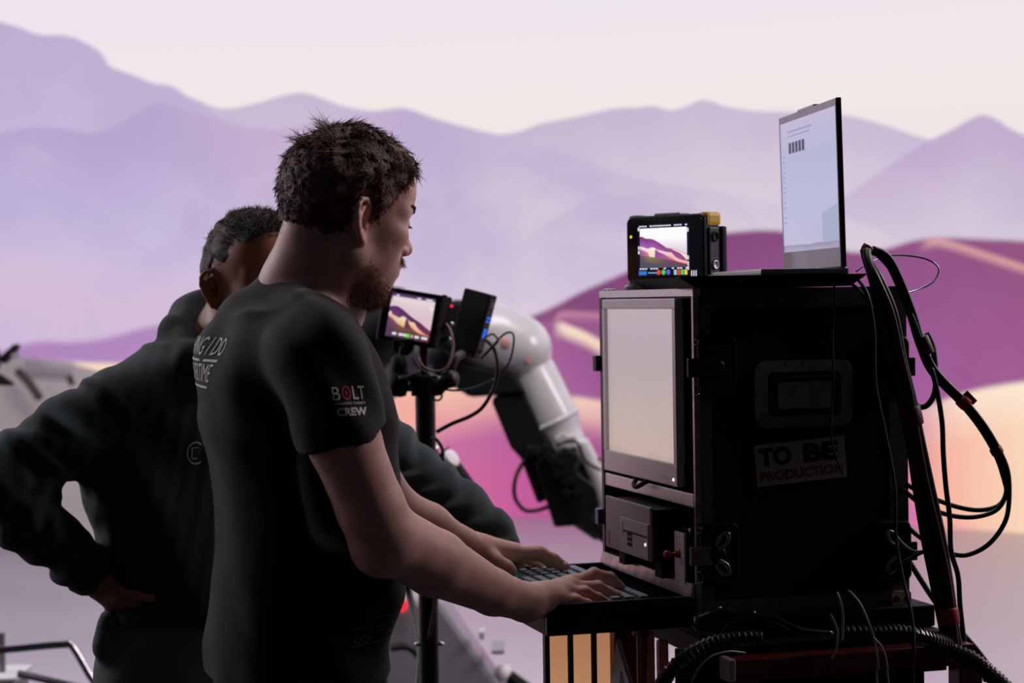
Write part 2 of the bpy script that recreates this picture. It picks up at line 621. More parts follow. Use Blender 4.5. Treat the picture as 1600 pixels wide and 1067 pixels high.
def curved_wall():
    n, mz = 120, 4
    vs, fs, uvs = [], [], []
    for i in range(n + 1):
        ph = PHI0 + (PHI1 - PHI0) * i / n
        for j in range(mz + 1):
            z = WH * j / mz
            vs.append((WC.x + WR * math.sin(ph), WC.y + WR * math.cos(ph), z))
            uvs.append(((ph * WR - S_L) / (S_R - S_L), z / WH))
    for i in range(n):
        for j in range(mz):
            a = i * (mz + 1) + j
            fs.append((a, a + 1, a + mz + 2, a + mz + 1))
    me = bpy.data.meshes.new('wall_back')
    me.from_pydata(vs, [], fs)
    uvl = me.uv_layers.new(name='UVMap')
    for lp in me.loops:
        uvl.data[lp.index].uv = uvs[lp.vertex_index]
    me.materials.append(led_mat)
    me.polygons.foreach_set('use_smooth', [True] * len(me.polygons))
    o = link(bpy.data.objects.new('wall_back', me))
    tag(o, 'curved LED wall showing hazy lilac mountains and purple desert dunes', 'LED wall', kind='structure')
    # dark steel back side and rim of the wall
    mb = MB()
    for i in range(n):
        pa = PHI0 + (PHI1 - PHI0) * i / n
        pb = PHI0 + (PHI1 - PHI0) * (i + 1) / n
        q = []
        for r in (WR + 0.03, WR + 0.16):
            for ph in (pa, pb):
                for z in (0.0, WH + 0.03):
                    q.append((WC.x + r * math.sin(ph), WC.y + r * math.cos(ph), z))
        mb.add(q, [(0, 1, 3, 2), (4, 6, 7, 5), (1, 5, 7, 3), (0, 2, 6, 4)])
    mb.build('panel_back', M('black_panel_back', (18, 18, 20), 0.6), o)
    return o


curved_wall()

# floor: smooth painted stage floor with a soft sheen
fm = bpy.data.materials.new('stage_floor_paint')
fm.use_nodes = True
nt = fm.node_tree
b = nt.nodes['Principled BSDF']
tc = nt.nodes.new('ShaderNodeTexCoord')
n1 = nt.nodes.new('ShaderNodeTexNoise')
n1.inputs['Scale'].default_value = 0.8
n1.inputs['Detail'].default_value = 6
nt.links.new(tc.outputs['Object'], n1.inputs['Vector'])
nt.links.new(node_ramp(nt, n1.outputs[0], [(0.3, (206, 199, 210)), (0.7, (218, 211, 220))]), b.inputs['Base Color'])
nt.links.new(node_math(nt, 'MULTIPLY_ADD', n1.outputs[0], 0.16, 0.26), b.inputs['Roughness'])
b.inputs['Specular IOR Level'].default_value = 0.6
fl = MB().box((-14, 6.0, -0.1), (12, 16, 0.0)).build('floor', fm)
tag(fl, 'smooth light grey stage floor in front of the LED wall', 'floor', kind='structure')
fl2 = MB().box((-14, -3, -0.1), (12, 6.0, 0.0)).build('floor', M('bounce_cut_floor', (30, 29, 31), 0.5, var=0.2, vscale=3))  # near floor, out of view, made dark so less light bounces onto the people
tag(fl2, 'unseen floor under the crew and the cart, darkened to cut bounce light', 'floor', kind='structure')

# ================================================================= sculpting: smooth solids meshed on a sparse grid
def A3(p):
    return np.array((p[0], p[1], p[2]), float)


def _len(q):
    return np.sqrt((q * q).sum(1))


def s_cone(a, b, ra, rb):
    a, b = A3(a), A3(b)
    ba = b - a
    L = float(ba @ ba) + 1e-12
    a4, b4 = a.astype(np.float32), ba.astype(np.float32)
    bl = b4 / np.float32(L)
    fa, fd = np.float32(ra), np.float32(rb - ra)

    def f(p):
        q = p - a4
        t = np.clip(q @ bl, 0, 1)
        q = q - t[:, None] * b4
        return np.sqrt(np.einsum('ij,ij->i', q, q)) - (fa + fd * t)
    return f, (a + b) / 2, math.sqrt(L) / 2 + max(ra, rb)


def s_ell(c, r, R=None):
    c, r = A3(c).astype(np.float32), np.array(r, np.float32)
    Rm = np.array(R, np.float32) if R is not None else None

    def f(p):
        q = p - c
        if Rm is not None:
            q = q @ Rm
        q = q / r
        k0 = np.sqrt(np.einsum('ij,ij->i', q, q))
        q = q / r
        k1 = np.sqrt(np.einsum('ij,ij->i', q, q)) + np.float32(1e-9)
        return k0 * (k0 - 1) / k1
    return f, c.astype(float), float(r.max())


def s_loft(rows, k=0.0, pw=2.0):
    """rows: (z, cx, cy, front-back half size, lateral half size, yaw)"""
    rows = sorted(rows)
    z = np.array([r[0] for r in rows])
    zz = np.linspace(z[0], z[-1], 160)

    def smooth(i):
        y = np.interp(zz, z, np.array([r[i] for r in rows]))
        ker = np.hanning(17)
        ker /= ker.sum()
        return np.convolve(np.pad(y, 8, mode='edge'), ker, 'valid')
    cs = [smooth(i) for i in range(1, 6)]
    z0, z1 = z[0], z[-1]

    def f(p):
        pz = np.clip(p[:, 2], z0, z1)
        cx, cy, a, b, yw = [np.interp(pz, zz, c) for c in cs]
        dx, dy = p[:, 0] - cx, p[:, 1] - cy
        co, si = np.cos(yw), np.sin(yw)
        u = (dx * co + dy * si) / a
        v = (-dx * si + dy * co) / b
        k0 = (np.abs(u) ** pw + np.abs(v) ** pw) ** (1 / pw)
        g = np.sqrt((u / a) ** 2 + (v / b) ** 2) / np.maximum(np.sqrt(u * u + v * v), 1e-6)
        d = (k0 - 1) / np.maximum(g, 1e-3)
        ex = np.maximum(np.maximum(p[:, 2] - z1, z0 - p[:, 2]), 0)
        return np.where(ex > 0, np.sqrt(np.maximum(d, 0) ** 2 + ex ** 2) + np.minimum(d, 0) * 0, d)
    mid = rows[len(rows) // 2]
    c = np.array((mid[1], mid[2], (z0 + z1) / 2))
    return f, c, (z1 - z0) / 2 + 0.45


class Sculpt:
    def __init__(self):
        self.ops = []
        self.post = None

    def add(self, prim, k=0.01):
        self.ops.append(('u', prim[0], prim[1], prim[2], k))
        return self

    def cut(self, prim, k=0.004):
        self.ops.append(('s', prim[0], prim[1], prim[2], k))
        return self

    def plane(self, o, n, k=0.0):
        """keep the side the normal points away from"""
        o, n = A3(o), A3(n) / np.linalg.norm(A3(n))
        self.ops.append(('p', lambda p: (p - o) @ n, None, 0, k))
        return self

    def ev(self, p, ops=None):
        d = np.full(len(p), 1.0, p.dtype)
        for t, f, c, r, k in (self.ops if ops is None else ops):
            e = f(p)
            if t == 'u':
                if k > 0:
                    h = np.clip(0.5 + 0.5 * (d - e) / k, 0, 1)
                    d = d * (1 - h) + e * h - k * h * (1 - h)
                else:
                    d = np.minimum(d, e)
            else:
                if t == 's':
                    e = -e
                if k > 0:
                    h = np.clip(0.5 - 0.5 * (d - e) / k, 0, 1)
                    d = d * (1 - h) + e * h + k * h * (1 - h)
                else:
                    d = np.maximum(d, e)
        if self.post is not None:
            nr = np.abs(d) < 0.03
            if nr.all():
                d = self.post(p, d)
            elif nr.any():
                d[nr] = self.post(p[nr], d[nr])
        return d

    def mesh(self, lo, hi, h, smooth=1):
        B = 12
        lo = A3(lo)
        nb = np.ceil((A3(hi) - lo) / (B * h)).astype(int)
        g = np.stack(np.meshgrid(*[np.arange(n) for n in nb], indexing='ij'), -1).reshape(-1, 3)
        ctr = lo + (g + 0.5) * B * h
        rad = B * h * 0.87
        dc = self.ev(ctr)
        act = g[np.abs(dc) < rad * 1.4 + 0.010]
        loc = np.stack(np.meshgrid(*[np.arange(B + 1)] * 3, indexing='ij'), -1).reshape(-1, 3)
        VK, VP, Q = [], [], []
        S = 1 << 20
        oc = np.array([(0, 0, 0) if q[2] is None else q[2] for q in self.ops], float)
        orr = np.array([1e6 if q[2] is None else q[3] + rad + 1.5 * q[4] + 0.012 for q in self.ops])
        B1 = B + 1
        faces = {}

        def key(c):
            return (c[..., 0].astype(np.int64) * S + c[..., 1]) * S + c[..., 2]
        for gb in act:
            o = gb * B
            pts = lo + (loc + o) * h
            c = lo + (gb + 0.5) * B * h
            near = np.flatnonzero(((oc - c) ** 2).sum(1) < orr * orr)
            D = self.ev(pts.astype(np.float32), [self.ops[i] for i in near]).reshape(B1, B1, B1)
            t3 = tuple(int(v) for v in gb)
            for ax in range(3):         # neighbours share the values on their common face
                fc = faces.pop((t3, ax), None)
                if fc is not None:
                    D[(slice(None),) * ax + (0,)] = fc
            for ax in range(3):
                nb_ = list(t3)
                nb_[ax] += 1
                faces[(tuple(nb_), ax)] = D[(slice(None),) * ax + (B,)].copy()
            s = D < 0
            ns = int(s.sum())
            if ns == 0 or ns == s.size:
                continue
            # cell vertices
            acc = np.zeros((B, B, B, 3))
            cnt = np.zeros((B, B, B))
            for ax in range(3):
                sl0 = [slice(None)] * 3
                sl1 = [slice(None)] * 3
                sl0[ax] = slice(0, B)
                sl1[ax] = slice(1, B + 1)
                d0, d1 = D[tuple(sl0)], D[tuple(sl1)]
                x = (d0 < 0) != (d1 < 0)
                t = np.where(x, d0 / np.where(x, d0 - d1, 1), 0)
                o1, o2 = [a for a in range(3) if a != ax]
                for i in (0, 1):
                    for j in (0, 1):
                        ss = [slice(None)] * 3
                        ss[o1] = slice(i, B + i)
                        ss[o2] = slice(j, B + j)
                        xx, tt = x[tuple(ss)], t[tuple(ss)]
                        cnt += xx
                        acc[..., ax] += np.where(xx, tt, 0)
                        acc[..., o1] += np.where(xx, i, 0)
                        acc[..., o2] += np.where(xx, j, 0)
                # quads for the edges whose base corner lies in this block
                xb = x[tuple(slice(0, B) for _ in range(3))]
                idx = np.argwhere(xb)
                if len(idx):
                    gi = idx + o
                    e1 = np.zeros(3, int)
                    e1[o1] = 1
                    e2 = np.zeros(3, int)
                    e2[o2] = 1
                    q = np.stack([key(gi + S // 4), key(gi - e1 + S // 4), key(gi - e1 - e2 + S // 4), key(gi - e2 + S // 4)], 1)
                    fl = d0[tuple(slice(0, B) for _ in range(3))][xb] < 0
                    if ax == 1:
                        fl = ~fl
                    q[~fl] = q[~fl][:, ::-1]
                    Q.append(q)
            ci = np.argwhere(cnt > 0)
            if len(ci):
                w_ = acc[cnt > 0] / cnt[cnt > 0][:, None]
                VK.append(key(ci + o + S // 4))
                VP.append(lo + (ci + o + w_) * h)
        VK = np.concatenate(VK)
        VP = np.concatenate(VP)
        Q = np.concatenate(Q)
        od = np.argsort(VK)
        VK, VP = VK[od], VP[od]
        ix = np.searchsorted(VK, Q)
        ix = np.clip(ix, 0, len(VK) - 1)
        ok = (VK[ix] == Q).all(1)
        F = ix[ok]
        for _ in range(smooth):
            sm = np.zeros_like(VP)
            ct = np.zeros(len(VP))
            for a in range(4):
                b_ = (a + 1) % 4
                np.add.at(sm, F[:, a], VP[F[:, b_]])
                np.add.at(sm, F[:, b_], VP[F[:, a]])
                np.add.at(ct, F[:, a], 1)
                np.add.at(ct, F[:, b_], 1)
            VP = VP * 0.5 + 0.5 * sm / np.maximum(ct, 1)[:, None]
        return VP, F


def np_mesh(name, V, F, mat, parent=None, smooth=True):
    me = bpy.data.meshes.new(name)
    V = np.asarray(V, np.float32)
    F = np.asarray(F, np.int32)
    k = F.shape[1]
    me.vertices.add(len(V))
    me.vertices.foreach_set('co', V.ravel())
    me.loops.add(F.size)
    me.loops.foreach_set('vertex_index', F.ravel())
    me.polygons.add(len(F))
    me.polygons.foreach_set('loop_start', np.arange(0, F.size, k, dtype=np.int32))
    me.polygons.foreach_set('loop_total', np.full(len(F), k, np.int32))
    me.update(calc_edges=True)
    if smooth:
        me.polygons.foreach_set('use_smooth', np.ones(len(F), bool))
    if mat:
        me.materials.append(mat)
    o = bpy.data.objects.new(name, me)
    link(o, parent)
    return o


def bounds(V, m=0.02):
    return V.min(0) - m, V.max(0) + m


def strands(name, roots, dirs, lens, curl, rad, mat, parent, seg=4, grav=0.0, jitter=0.3, seed=1, nrm=None):
    """hair: thin tapering three-sided locks growing from the roots"""
    rg = np.random.RandomState(seed)
    N = len(roots)
    d = dirs + rg.normal(0, jitter, dirs.shape)
    d /= np.linalg.norm(d, axis=1)[:, None]
    side = np.cross(d, rg.normal(0, 1, d.shape) if nrm is None else nrm * rg.choice((-1.0, 1.0), (N, 1)))
    side /= np.linalg.norm(side, axis=1)[:, None] + 1e-9
    pts = [roots]
    cur = roots.copy()
    dd = d.copy()
    for s in range(seg):
        dd = dd + side * curl * rg.uniform(0.2, 1.0, (N, 1)) + np.array((0, 0, -grav))
        if nrm is not None:
            dd = dd - nrm * 0.055
        dd /= np.linalg.norm(dd, axis=1)[:, None]
        cur = cur + dd * (lens / seg)[:, None]
        pts.append(cur.copy())
    V = []
    b1 = np.cross(d, np.array((0.31, 0.52, 0.8)))
    b1 /= np.linalg.norm(b1, axis=1)[:, None] + 1e-9
    b2 = np.cross(d, b1)
    R = np.broadcast_to(np.asarray(rad), (N,)) if np.ndim(rad) else np.full(N, rad)
    for s in range(seg + 1):
        r = (R * (1.0 - 0.92 * s / seg))[:, None]
        for k in range(3):
            a = 2 * math.pi * k / 3
            V.append(pts[s] + (b1 * math.cos(a) + b2 * math.sin(a)) * r)
    V = np.stack(V, 1)          # N, (seg+1)*3, 3
    n = (seg + 1) * 3
    f = []
    for s in range(seg):
        for k in range(3):
            k2 = (k + 1) % 3
            f.append((s * 3 + k, s * 3 + k2, (s + 1) * 3 + k2, (s + 1) * 3 + k))
    f = np.array(f)
    F = (np.arange(N)[:, None, None] * n + f[None]).reshape(-1, 4)
    return np_mesh(name, V.reshape(-1, 3), F, mat, parent)


def vnormals(V, F):
    n = np.cross(V[F[:, 2]] - V[F[:, 0]], V[F[:, 3]] - V[F[:, 1]])
    out = np.zeros_like(V)
    for a in range(4):
        np.add.at(out, F[:, a], n)
    return out / (np.linalg.norm(out, axis=1)[:, None] + 1e-12)


_WOB = {}


def wob(p, f, seed=0):
    """cheap smooth noise in about -1..1"""
    if (f, seed) not in _WOB:
        rg = np.random.RandomState(seed)
        ks, ph = [], []
        for i in range(4):
            ks.append(rg.normal(0, 1, 3) * f * (1 + 0.6 * i))
            ph.append(rg.uniform(0, 6.28))
        _WOB[(f, seed)] = (np.array(ks, np.float32).T.copy(), np.array(ph, np.float32))
    K, ph = _WOB[(f, seed)]
    s_ = np.sin(p.astype(np.float32) @ K + ph)
    return (s_ @ np.array((0.42, 0.26, 0.19, 0.15), np.float32)).astype(p.dtype)


# ---------------------------------------------------------------- a head (origin between the ears, x forward, y left, z up)
def head_ops(S, T, beard=0.0, wide=1.0):
    """T maps local points to the world (4x4 Matrix, rotation and translation)"""
    R3 = np.array(T.to_3x3())

    def W(p):
        return T @ Vector(p)

    def E(c, r, k, cut=False, rot=None):
        Rm = R3 if rot is None else R3 @ np.array(rot)
        pr = s_ell(W(c), r, Rm)
        (S.cut if cut else S.add)(pr, k)

    def C(a, b, ra, rb, k):
        S.add(s_cone(W(a), W(b), ra, rb), k)
    E((-0.002, 0, 0.048), (0.091, 0.077 * wide, 0.086), 0.0)
    E((-0.026, 0, 0.030), (0.066, 0.073 * wide, 0.075), 0.02)
    E((0.046, 0, 0.062), (0.048, 0.062, 0.055), 0.03)            # forehead
    E((0.040, 0, -0.018), (0.054, 0.060, 0.076), 0.03)           # face mass
    for s in (-1, 1):
        C((-0.002, s * 0.055, -0.026), (0.010, s * 0.051, -0.054), 0.016, 0.016, 0.025)   # ramus
        C((0.010, s * 0.051, -0.054), (0.068, s * 0.018, -0.085), 0.015, 0.016, 0.025)    # jaw
        E((0.060, s * 0.046, -0.002), (0.026, 0.018, 0.018), 0.022)                      # cheek bone
        C((0.081, s * 0.014, 0.038), (0.066, s * 0.050, 0.034), 0.011, 0.010, 0.016)      # brow ridge
    for s in (-1, 1):
        E((0.040, s * 0.040, -0.036), (0.036, 0.021, 0.034), 0.02)                       # cheek
    E((0.071, 0, -0.088), (0.022, 0.025, 0.018), 0.02)           # chin
    E((0.077, 0, -0.049), (0.024, 0.034, 0.030), 0.02)           # mouth mound
    for s in (-1, 1):
        E((0.099, s * 0.033, 0.018), (0.016, 0.019, 0.013), 0.012, cut=True)             # eye socket
        E((0.077, s * 0.033, 0.018), (0.014, 0.0155, 0.0130), 0.004)                     # lids over the eye ball
    C((0.088, 0, 0.028), (0.107, 0, -0.009), 0.0065, 0.0095, 0.012)                      # nose
    E((0.107, 0, -0.013), (0.0115, 0.0105, 0.0095), 0.008)
    for s in (-1, 1):
        E((0.098, s * 0.0125, -0.018), (0.011, 0.0075, 0.0085), 0.005)
        E((0.102, s * 0.007, -0.0270), (0.0055, 0.0036, 0.0040), 0.002, cut=True)
    E((0.097, 0, -0.040), (0.0085, 0.023, 0.0065), 0.006)        # lips
    E((0.095, 0, -0.054), (0.0085, 0.020, 0.0065), 0.006)
    E((0.107, 0, -0.0472), (0.008, 0.024, 0.0016), 0.002, cut=True)


def ear_ops(S, T, s):
    """s = -1 right ear, 1 left ear"""
    fl = Vector((math.cos(math.radians(22)), s * -math.sin(math.radians(22)) * -1, 0))

    def W(u, v, o):
        # u forward in the ear plane, v up, o outward
        base = Vector((-0.006, s * 0.071, 0.0))
        fwd = Vector((0.93, s * -0.36, -0.05)).normalized()
        out = Vector((0.36, s * 0.93, 0)).normalized()
        up = Vector((-0.18, 0, 0.98)).normalized()
        return T @ (base + fwd * u + up * v + out * o)
    hel = [(0.010, 0.002, 0.004), (0.013, 0.014, 0.008), (0.010, 0.026, 0.012), (0.000, 0.032, 0.014), (-0.012, 0.029, 0.016), (-0.020, 0.018, 0.018),
           (-0.021, 0.004, 0.018), (-0.017, -0.010, 0.016), (-0.010, -0.021, 0.013), (-0.002, -0.029, 0.010), (0.005, -0.029, 0.007), (0.009, -0.020, 0.004)]
    rr = [0.0030, 0.0034, 0.0037, 0.0038, 0.0040, 0.0040, 0.0040, 0.0040, 0.0046, 0.0062, 0.0052, 0.0040]
    for i in range(len(hel) - 1):
        S.add(s_cone(W(*hel[i]), W(*hel[i + 1]), rr[i], rr[i + 1]), 0.003)
    # plate, antihelix, tragus, back of the concha
    pl = [(-0.004, 0.016, 0.006), (-0.012, 0.006, 0.009), (-0.010, -0.010, 0.007), (-0.002, -0.018, 0.005)]
    for i in range(len(pl) - 1):
        S.add(s_cone(W(*pl[i]), W(*pl[i + 1]), 0.0075, 0.0075), 0.005)
    ah = [(0.002, 0.022, 0.010), (-0.007, 0.016, 0.014), (-0.013, 0.004, 0.0165), (-0.011, -0.009, 0.0145), (-0.004, -0.016, 0.011)]
    for i in range(len(ah) - 1):
        S.add(s_cone(W(*ah[i]), W(*ah[i + 1]), 0.0028, 0.0030), 0.003)
    S.cut(s_ell(W(-0.001, 0.0, 0.012), (0.0085, 0.0085, 0.0115)), 0.004)
    S.cut(s_ell(W(0.006, -0.001, 0.004), (0.005, 0.005, 0.006)), 0.002)
    S.add(s_cone(W(0.012, -0.002, 0.005), W(0.009, -0.008, 0.007), 0.0040, 0.0035), 0.004)

# ================================================================= people
SKIN = M('fair_skin', (222, 172, 158), 0.48, var=0.08, vscale=40, bump=0.12, bscale=420, sss=0.35, spec=0.4)
SKIN2 = M('tanned_skin', (178, 122, 96), 0.48, var=0.08, vscale=40, bump=0.12, bscale=420, sss=0.35, spec=0.4)
TEE = M('black_cotton', (19, 19, 23), 0.8, bump=0.25, bscale=900, var=0.1, sheen=0.18, spec=0.25)
HOOD = M('dark_green_fleece', (50, 62, 63), 0.9, bump=0.35, bscale=700, var=0.12, sheen=0.3, spec=0.2)
JEAN = M('black_denim', (26, 26, 30), 0.85, bump=0.3, bscale=900, var=0.2, spec=0.2)
JEAN2 = M('washed_grey_denim', (104, 112, 112), 0.85, bump=0.3, bscale=900, var=0.2, spec=0.2)
HAIR = M('brown_hair', (112, 78, 58), 0.5, var=0.45, vscale=140, spec=0.35, bump=0.8, bscale=420)
HAIR2 = M('grey_brown_hair', (80, 70, 64), 0.5, var=0.5, vscale=140, spec=0.3, bump=0.8, bscale=420)
BEARD = M('short_brown_beard', (150, 112, 86), 0.5, var=0.3, vscale=80)
SHOE = M('black_shoe_rubber', (16, 16, 17), 0.6)


def rotz(yaw):
    return Matrix.Rotation(yaw, 4, 'Z')


def loft_rows(rows, yaw, b_of):
    """rows: (py, px left, px right, Y); sizes follow from the seen width and the lateral half width"""
    out = []
    for i, (py, xl, xr, Y) in enumerate(rows):
        c = P((xl + xr) / 2, py, Y)
        half = (xr - xl) / 2 * Y / FPX
        vr = math.atan2(c.x, c.y)               # viewing ray
        rel = yaw + vr
        b_ = b_of[i]
        a2 = half ** 2 - (b_ * math.sin(rel)) ** 2
        a = math.sqrt(max(a2, (0.55 * half) ** 2)) / max(abs(math.cos(rel)), 0.3)
        out.append((c.z, c.x, c.y, a, b_, yaw))
    return out


def finger(S, pts, r0, r1, k=0.004):
    pts = [Vector(p) for p in pts]
    n = len(pts) - 1
    for i in range(n):
        ra = r0 + (r1 - r0) * i / n
        rb = r0 + (r1 - r0) * (i + 1) / n
        S.add(s_cone(pts[i], pts[i + 1], ra, rb), k)
        if 0 < i:
            S.add(s_ell(pts[i], (ra * 1.07,) * 3), 0.003)


# ---------------------------------------------------------------- the operator at the keyboard
YAW1 = math.radians(17)
man = empty('person', (P(470, 700, 2.96).x, 2.96, 0), world=True)
tag(man, 'bearded person in a printed black t-shirt typing on the keyboard', 'person', 'crew at the cart')

EAR1 = P(571, 346, 2.90)
HY = math.radians(28)
Hm = Matrix.Translation((0, 0, 0)) @ rotz(HY) @ Matrix.Rotation(math.radians(15), 4, 'Y') @ Matrix.Rotation(math.radians(1.0), 4, 'X')
# the right ear (near side) is at local (0,-0.077,0)
hc = EAR1 - (Hm @ Vector((0.0, -0.083, 0.0)))
T1 = Matrix.Translation(hc) @ Hm

J = dict(
    neck0=T1 @ Vector((-0.022, 0, -0.045)),
    neck1=P(476, 455, 2.985),
    shR=P(505, 572, 2.785), shL=P(452, 545, 3.155),
    elR=P(590, 838, 2.80), wrR=P(822, 941, 3.03),
    elL=P(612, 800, 3.26), wrL=P(722, 851, 3.32))

SK = Sculpt()
head_ops(SK, T1)
# neck with trapezius and throat
SK.add(s_cone(J['neck0'], J['neck1'], 0.056, 0.060), 0.03)
SK.add(s_cone(T1 @ Vector((-0.045, 0, -0.035)), P(450, 452, 3.0), 0.038, 0.042), 0.03)
SK.add(s_cone(T1 @ Vector((0.028, 0, -0.080)), P(528, 486, 2.99), 0.028, 0.042), 0.02)
SK.add(s_cone(T1 @ Vector((-0.012, -0.052, -0.045)), P(520, 492, 2.945), 0.016, 0.014), 0.02)
ear_ops(SK, T1, -1)
ear_ops(SK, T1, 1)
# trunk under the shirt keeps the body one piece
SK.add(s_cone(J['neck1'], P(470, 640, 2.97), 0.055, 0.085), 0.03)
SK.add(s_cone(P(470, 640, 2.97), P(470, 1000, 2.97), 0.085, 0.085), 0.03)
SK.add(s_cone(J['neck1'], J['shR'], 0.04, 0.045), 0.02)
SK.add(s_cone(J['neck1'], J['shL'], 0.04, 0.045), 0.02)
# right arm: upper arm, elbow, forearm with its muscle belly
SK.add(s_cone(J['shR'], P(538, 690, 2.775), 0.048, 0.0505), 0.012)
SK.add(s_cone(P(538, 690, 2.775), P(580, 795, 2.79), 0.0505, 0.0475), 0.010)
SK.add(s_cone(P(580, 795, 2.79), P(603, 845, 2.81), 0.0475, 0.0475), 0.010)
SK.add(s_ell(P(590, 860, 2.80), (0.030, 0.030, 0.030)), 0.03)
SK.add(s_cone(P(606, 840, 2.81), P(680, 880, 2.88), 0.0490, 0.0480), 0.012)
SK.add(s_cone(P(680, 880, 2.88), P(770, 925, 2.975), 0.0475, 0.0340), 0.010)
SK.add(s_cone(P(770, 925, 2.975), J['wrR'], 0.0340, 0.0285), 0.010)
# right hand, palm down over the keyboard
wr = J['wrR']
mcp = [P(893, 911, 3.145), P(892, 917, 3.115), P(884, 926, 3.088), P(874, 936, 3.066)]      # index .. little
SK.add(s_cone(wr, P(850, 934, 3.07), 0.0270, 0.0225), 0.015)
for mpt, r in zip(mcp, (0.0150, 0.0148, 0.0138, 0.0125)):
    SK.add(s_cone(P(838, 938, 3.06), mpt, 0.0205, r), 0.014)
finger(SK, [mcp[0], P(928, 896, 3.175), P(953, 902, 3.20), P(971, 918, 3.215)], 0.0105, 0.0075)
finger(SK, [mcp[1], P(934, 917, 3.135), P(962, 931, 3.15), P(983, 942, 3.155)], 0.0108, 0.0076)
finger(SK, [mcp[2], P(914, 925, 3.105), P(934, 934, 3.115), P(950, 942, 3.12)], 0.0102, 0.0072)
finger(SK, [mcp[3], P(900, 937, 3.078), P(917, 943, 3.085), P(931, 949, 3.09)], 0.0090, 0.0066)
finger(SK, [P(845, 934, 3.085), P(872, 930, 3.15), P(893, 931, 3.175), P(908, 936, 3.19)], 0.0150, 0.0090, 0.010)
# left arm
SK.add(s_cone(J['shL'], J['elL'], 0.054, 0.046), 0.02)
SK.add(s_cone(J['elL'], P(668, 826, 3.29), 0.046, 0.042), 0.012)
SK.add(s_cone(P(668, 826, 3.29), J['wrL'], 0.042, 0.0275), 0.010)
# left hand, seen from the thumb side
wl = J['wrL']
mcl = [P(803, 862, 3.385), P(806, 861, 3.415), P(804, 863, 3.44), P(798, 868, 3.465)]
SK.add(s_cone(wl, P(752, 858, 3.35), 0.0265, 0.022), 0.015)
for mpt, r in zip(mcl, (0.0145, 0.0145, 0.0135, 0.0125)):
    SK.add(s_cone(P(742, 857, 3.345), mpt, 0.0200, r), 0.014)
finger(SK, [mcl[0], P(843, 862, 3.405), P(866, 873, 3.415), P(884, 885, 3.42)], 0.0108, 0.0078)
finger(SK, [mcl[1], P(848, 864, 3.44), P(868, 876, 3.45), P(884, 888, 3.455)], 0.0108, 0.0078)
finger(SK, [mcl[2], P(842, 868, 3.465), P(860, 880, 3.475), P(872, 889, 3.48)], 0.0102, 0.0074)
finger(SK, [mcl[3], P(828, 874, 3.485), P(842, 883, 3.495), P(852, 890, 3.50)], 0.0090, 0.0066)
finger(SK, [P(748, 862, 3.33), P(772, 878, 3.335), P(790, 887, 3.345), P(800, 893, 3.355)], 0.0160, 0.0095, 0.012)
allp = np.array([A3(J[k]) for k in J] + [A3(P(985, 940, 3.5)), A3(P(470, 1040, 2.97)), A3(hc + Vector((0.15, 0.12, 0.17))), A3(hc + Vector((-0.12, -0.1, 0.0)))])
V, F = SK.mesh(*bounds(allp, 0.09), 0.0026, smooth=1)
body1 = np_mesh('body', V, F, SKIN, man)
BV1, BF1 = V, F

# nails that catch the light
for c_, r_, nm_ in ((P(799, 889, 3.347), (0.0065, 0.0050, 0.0035), 'thumb'), (P(884, 881, 3.413), (0.0055, 0.0050, 0.0030), 'index'), (P(971, 913.5, 3.211), (0.0055, 0.0048, 0.0030), 'index')):
    mb = MB()
    ax = Vector((0.25, -0.35, 0.9)).normalized()
    mb.lathe([(r_[0] * math.sin(a), -r_[2] * math.cos(a)) for a in [math.pi * k / 8 for k in range(9)]], c_, ax, 14)
    mb.build('fingernail', M('pink_nail', (226, 184, 172), 0.25, var=0.03), man, smooth=True)

# t-shirt
rows1 = [(492, 352, 548, 2.975), (520, 334, 572, 2.97), (560, 318, 594, 2.97), (600, 311, 606, 2.97), (640, 312, 615, 2.97), (690, 320, 622, 2.97),
         (740, 331, 625, 2.97), (790, 337, 625, 2.97), (840, 338, 627, 2.97), (890, 335, 630, 2.97), (930, 329, 628, 2.97),
         (970, 323, 618, 2.97), (1010, 320, 609, 2.97), (1046, 318, 606, 2.97)]
b1 = [0.130, 0.145, 0.158, 0.165, 0.166, 0.164, 0.160, 0.157, 0.157, 0.160, 0.163, 0.166, 0.168, 0.170]
TS = Sculpt()
lr1 = loft_rows(rows1, YAW1, b1)
TS.add(s_loft(lr1, pw=2.25), 0.0)
TS.add(s_cone(P(456, 496, 2.985), P(496, 540, 2.825), 0.058, 0.066), 0.05)
TS.add(s_cone(P(456, 496, 2.995), P(445, 528, 3.13), 0.058, 0.066), 0.05)
TS.add(s_cone(P(432, 482, 3.0), P(384, 545, 2.99), 0.046, 0.066), 0.05)
TS.add(s_cone(P(503, 566, 2.795), P(541, 705, 2.775), 0.0720, 0.0640), 0.025)      # near sleeve
TS.add(s_cone(P(452, 545, 3.15), P(520, 680, 3.20), 0.070, 0.064), 0.035)        # far sleeve
hemR = P(532, 683, 2.775)
axR = (P(544, 690, 2.79) - P(511, 560, 2.76)).normalized()


def tee_post(p, d):
    # folds: gathered cloth at the back of the waist, drag lines from the shoulder
    q = p - A3(P(470, 700, 2.97))
    low = np.clip((1.18 - p[:, 2]) / 0.25, 0, 1)
    rot = q @ np.array((0.5, 0.1, 0.86))
    f = np.sin(rot * 62 + 2.6 * wob(p, 9, 3)) * 0.0085 * low * (0.55 + 0.45 * wob(p, 12, 31))
    up = np.clip((p[:, 2] - 1.22) / 0.2, 0, 1)
    r2 = q @ np.array((0.75, 0.2, 0.62))
    f2 = np.sin(r2 * 85 + 2.0 * wob(p, 7, 5)) * 0.0040 * up
    return d + f + f2 + 0.003 * wob(p, 14, 8)


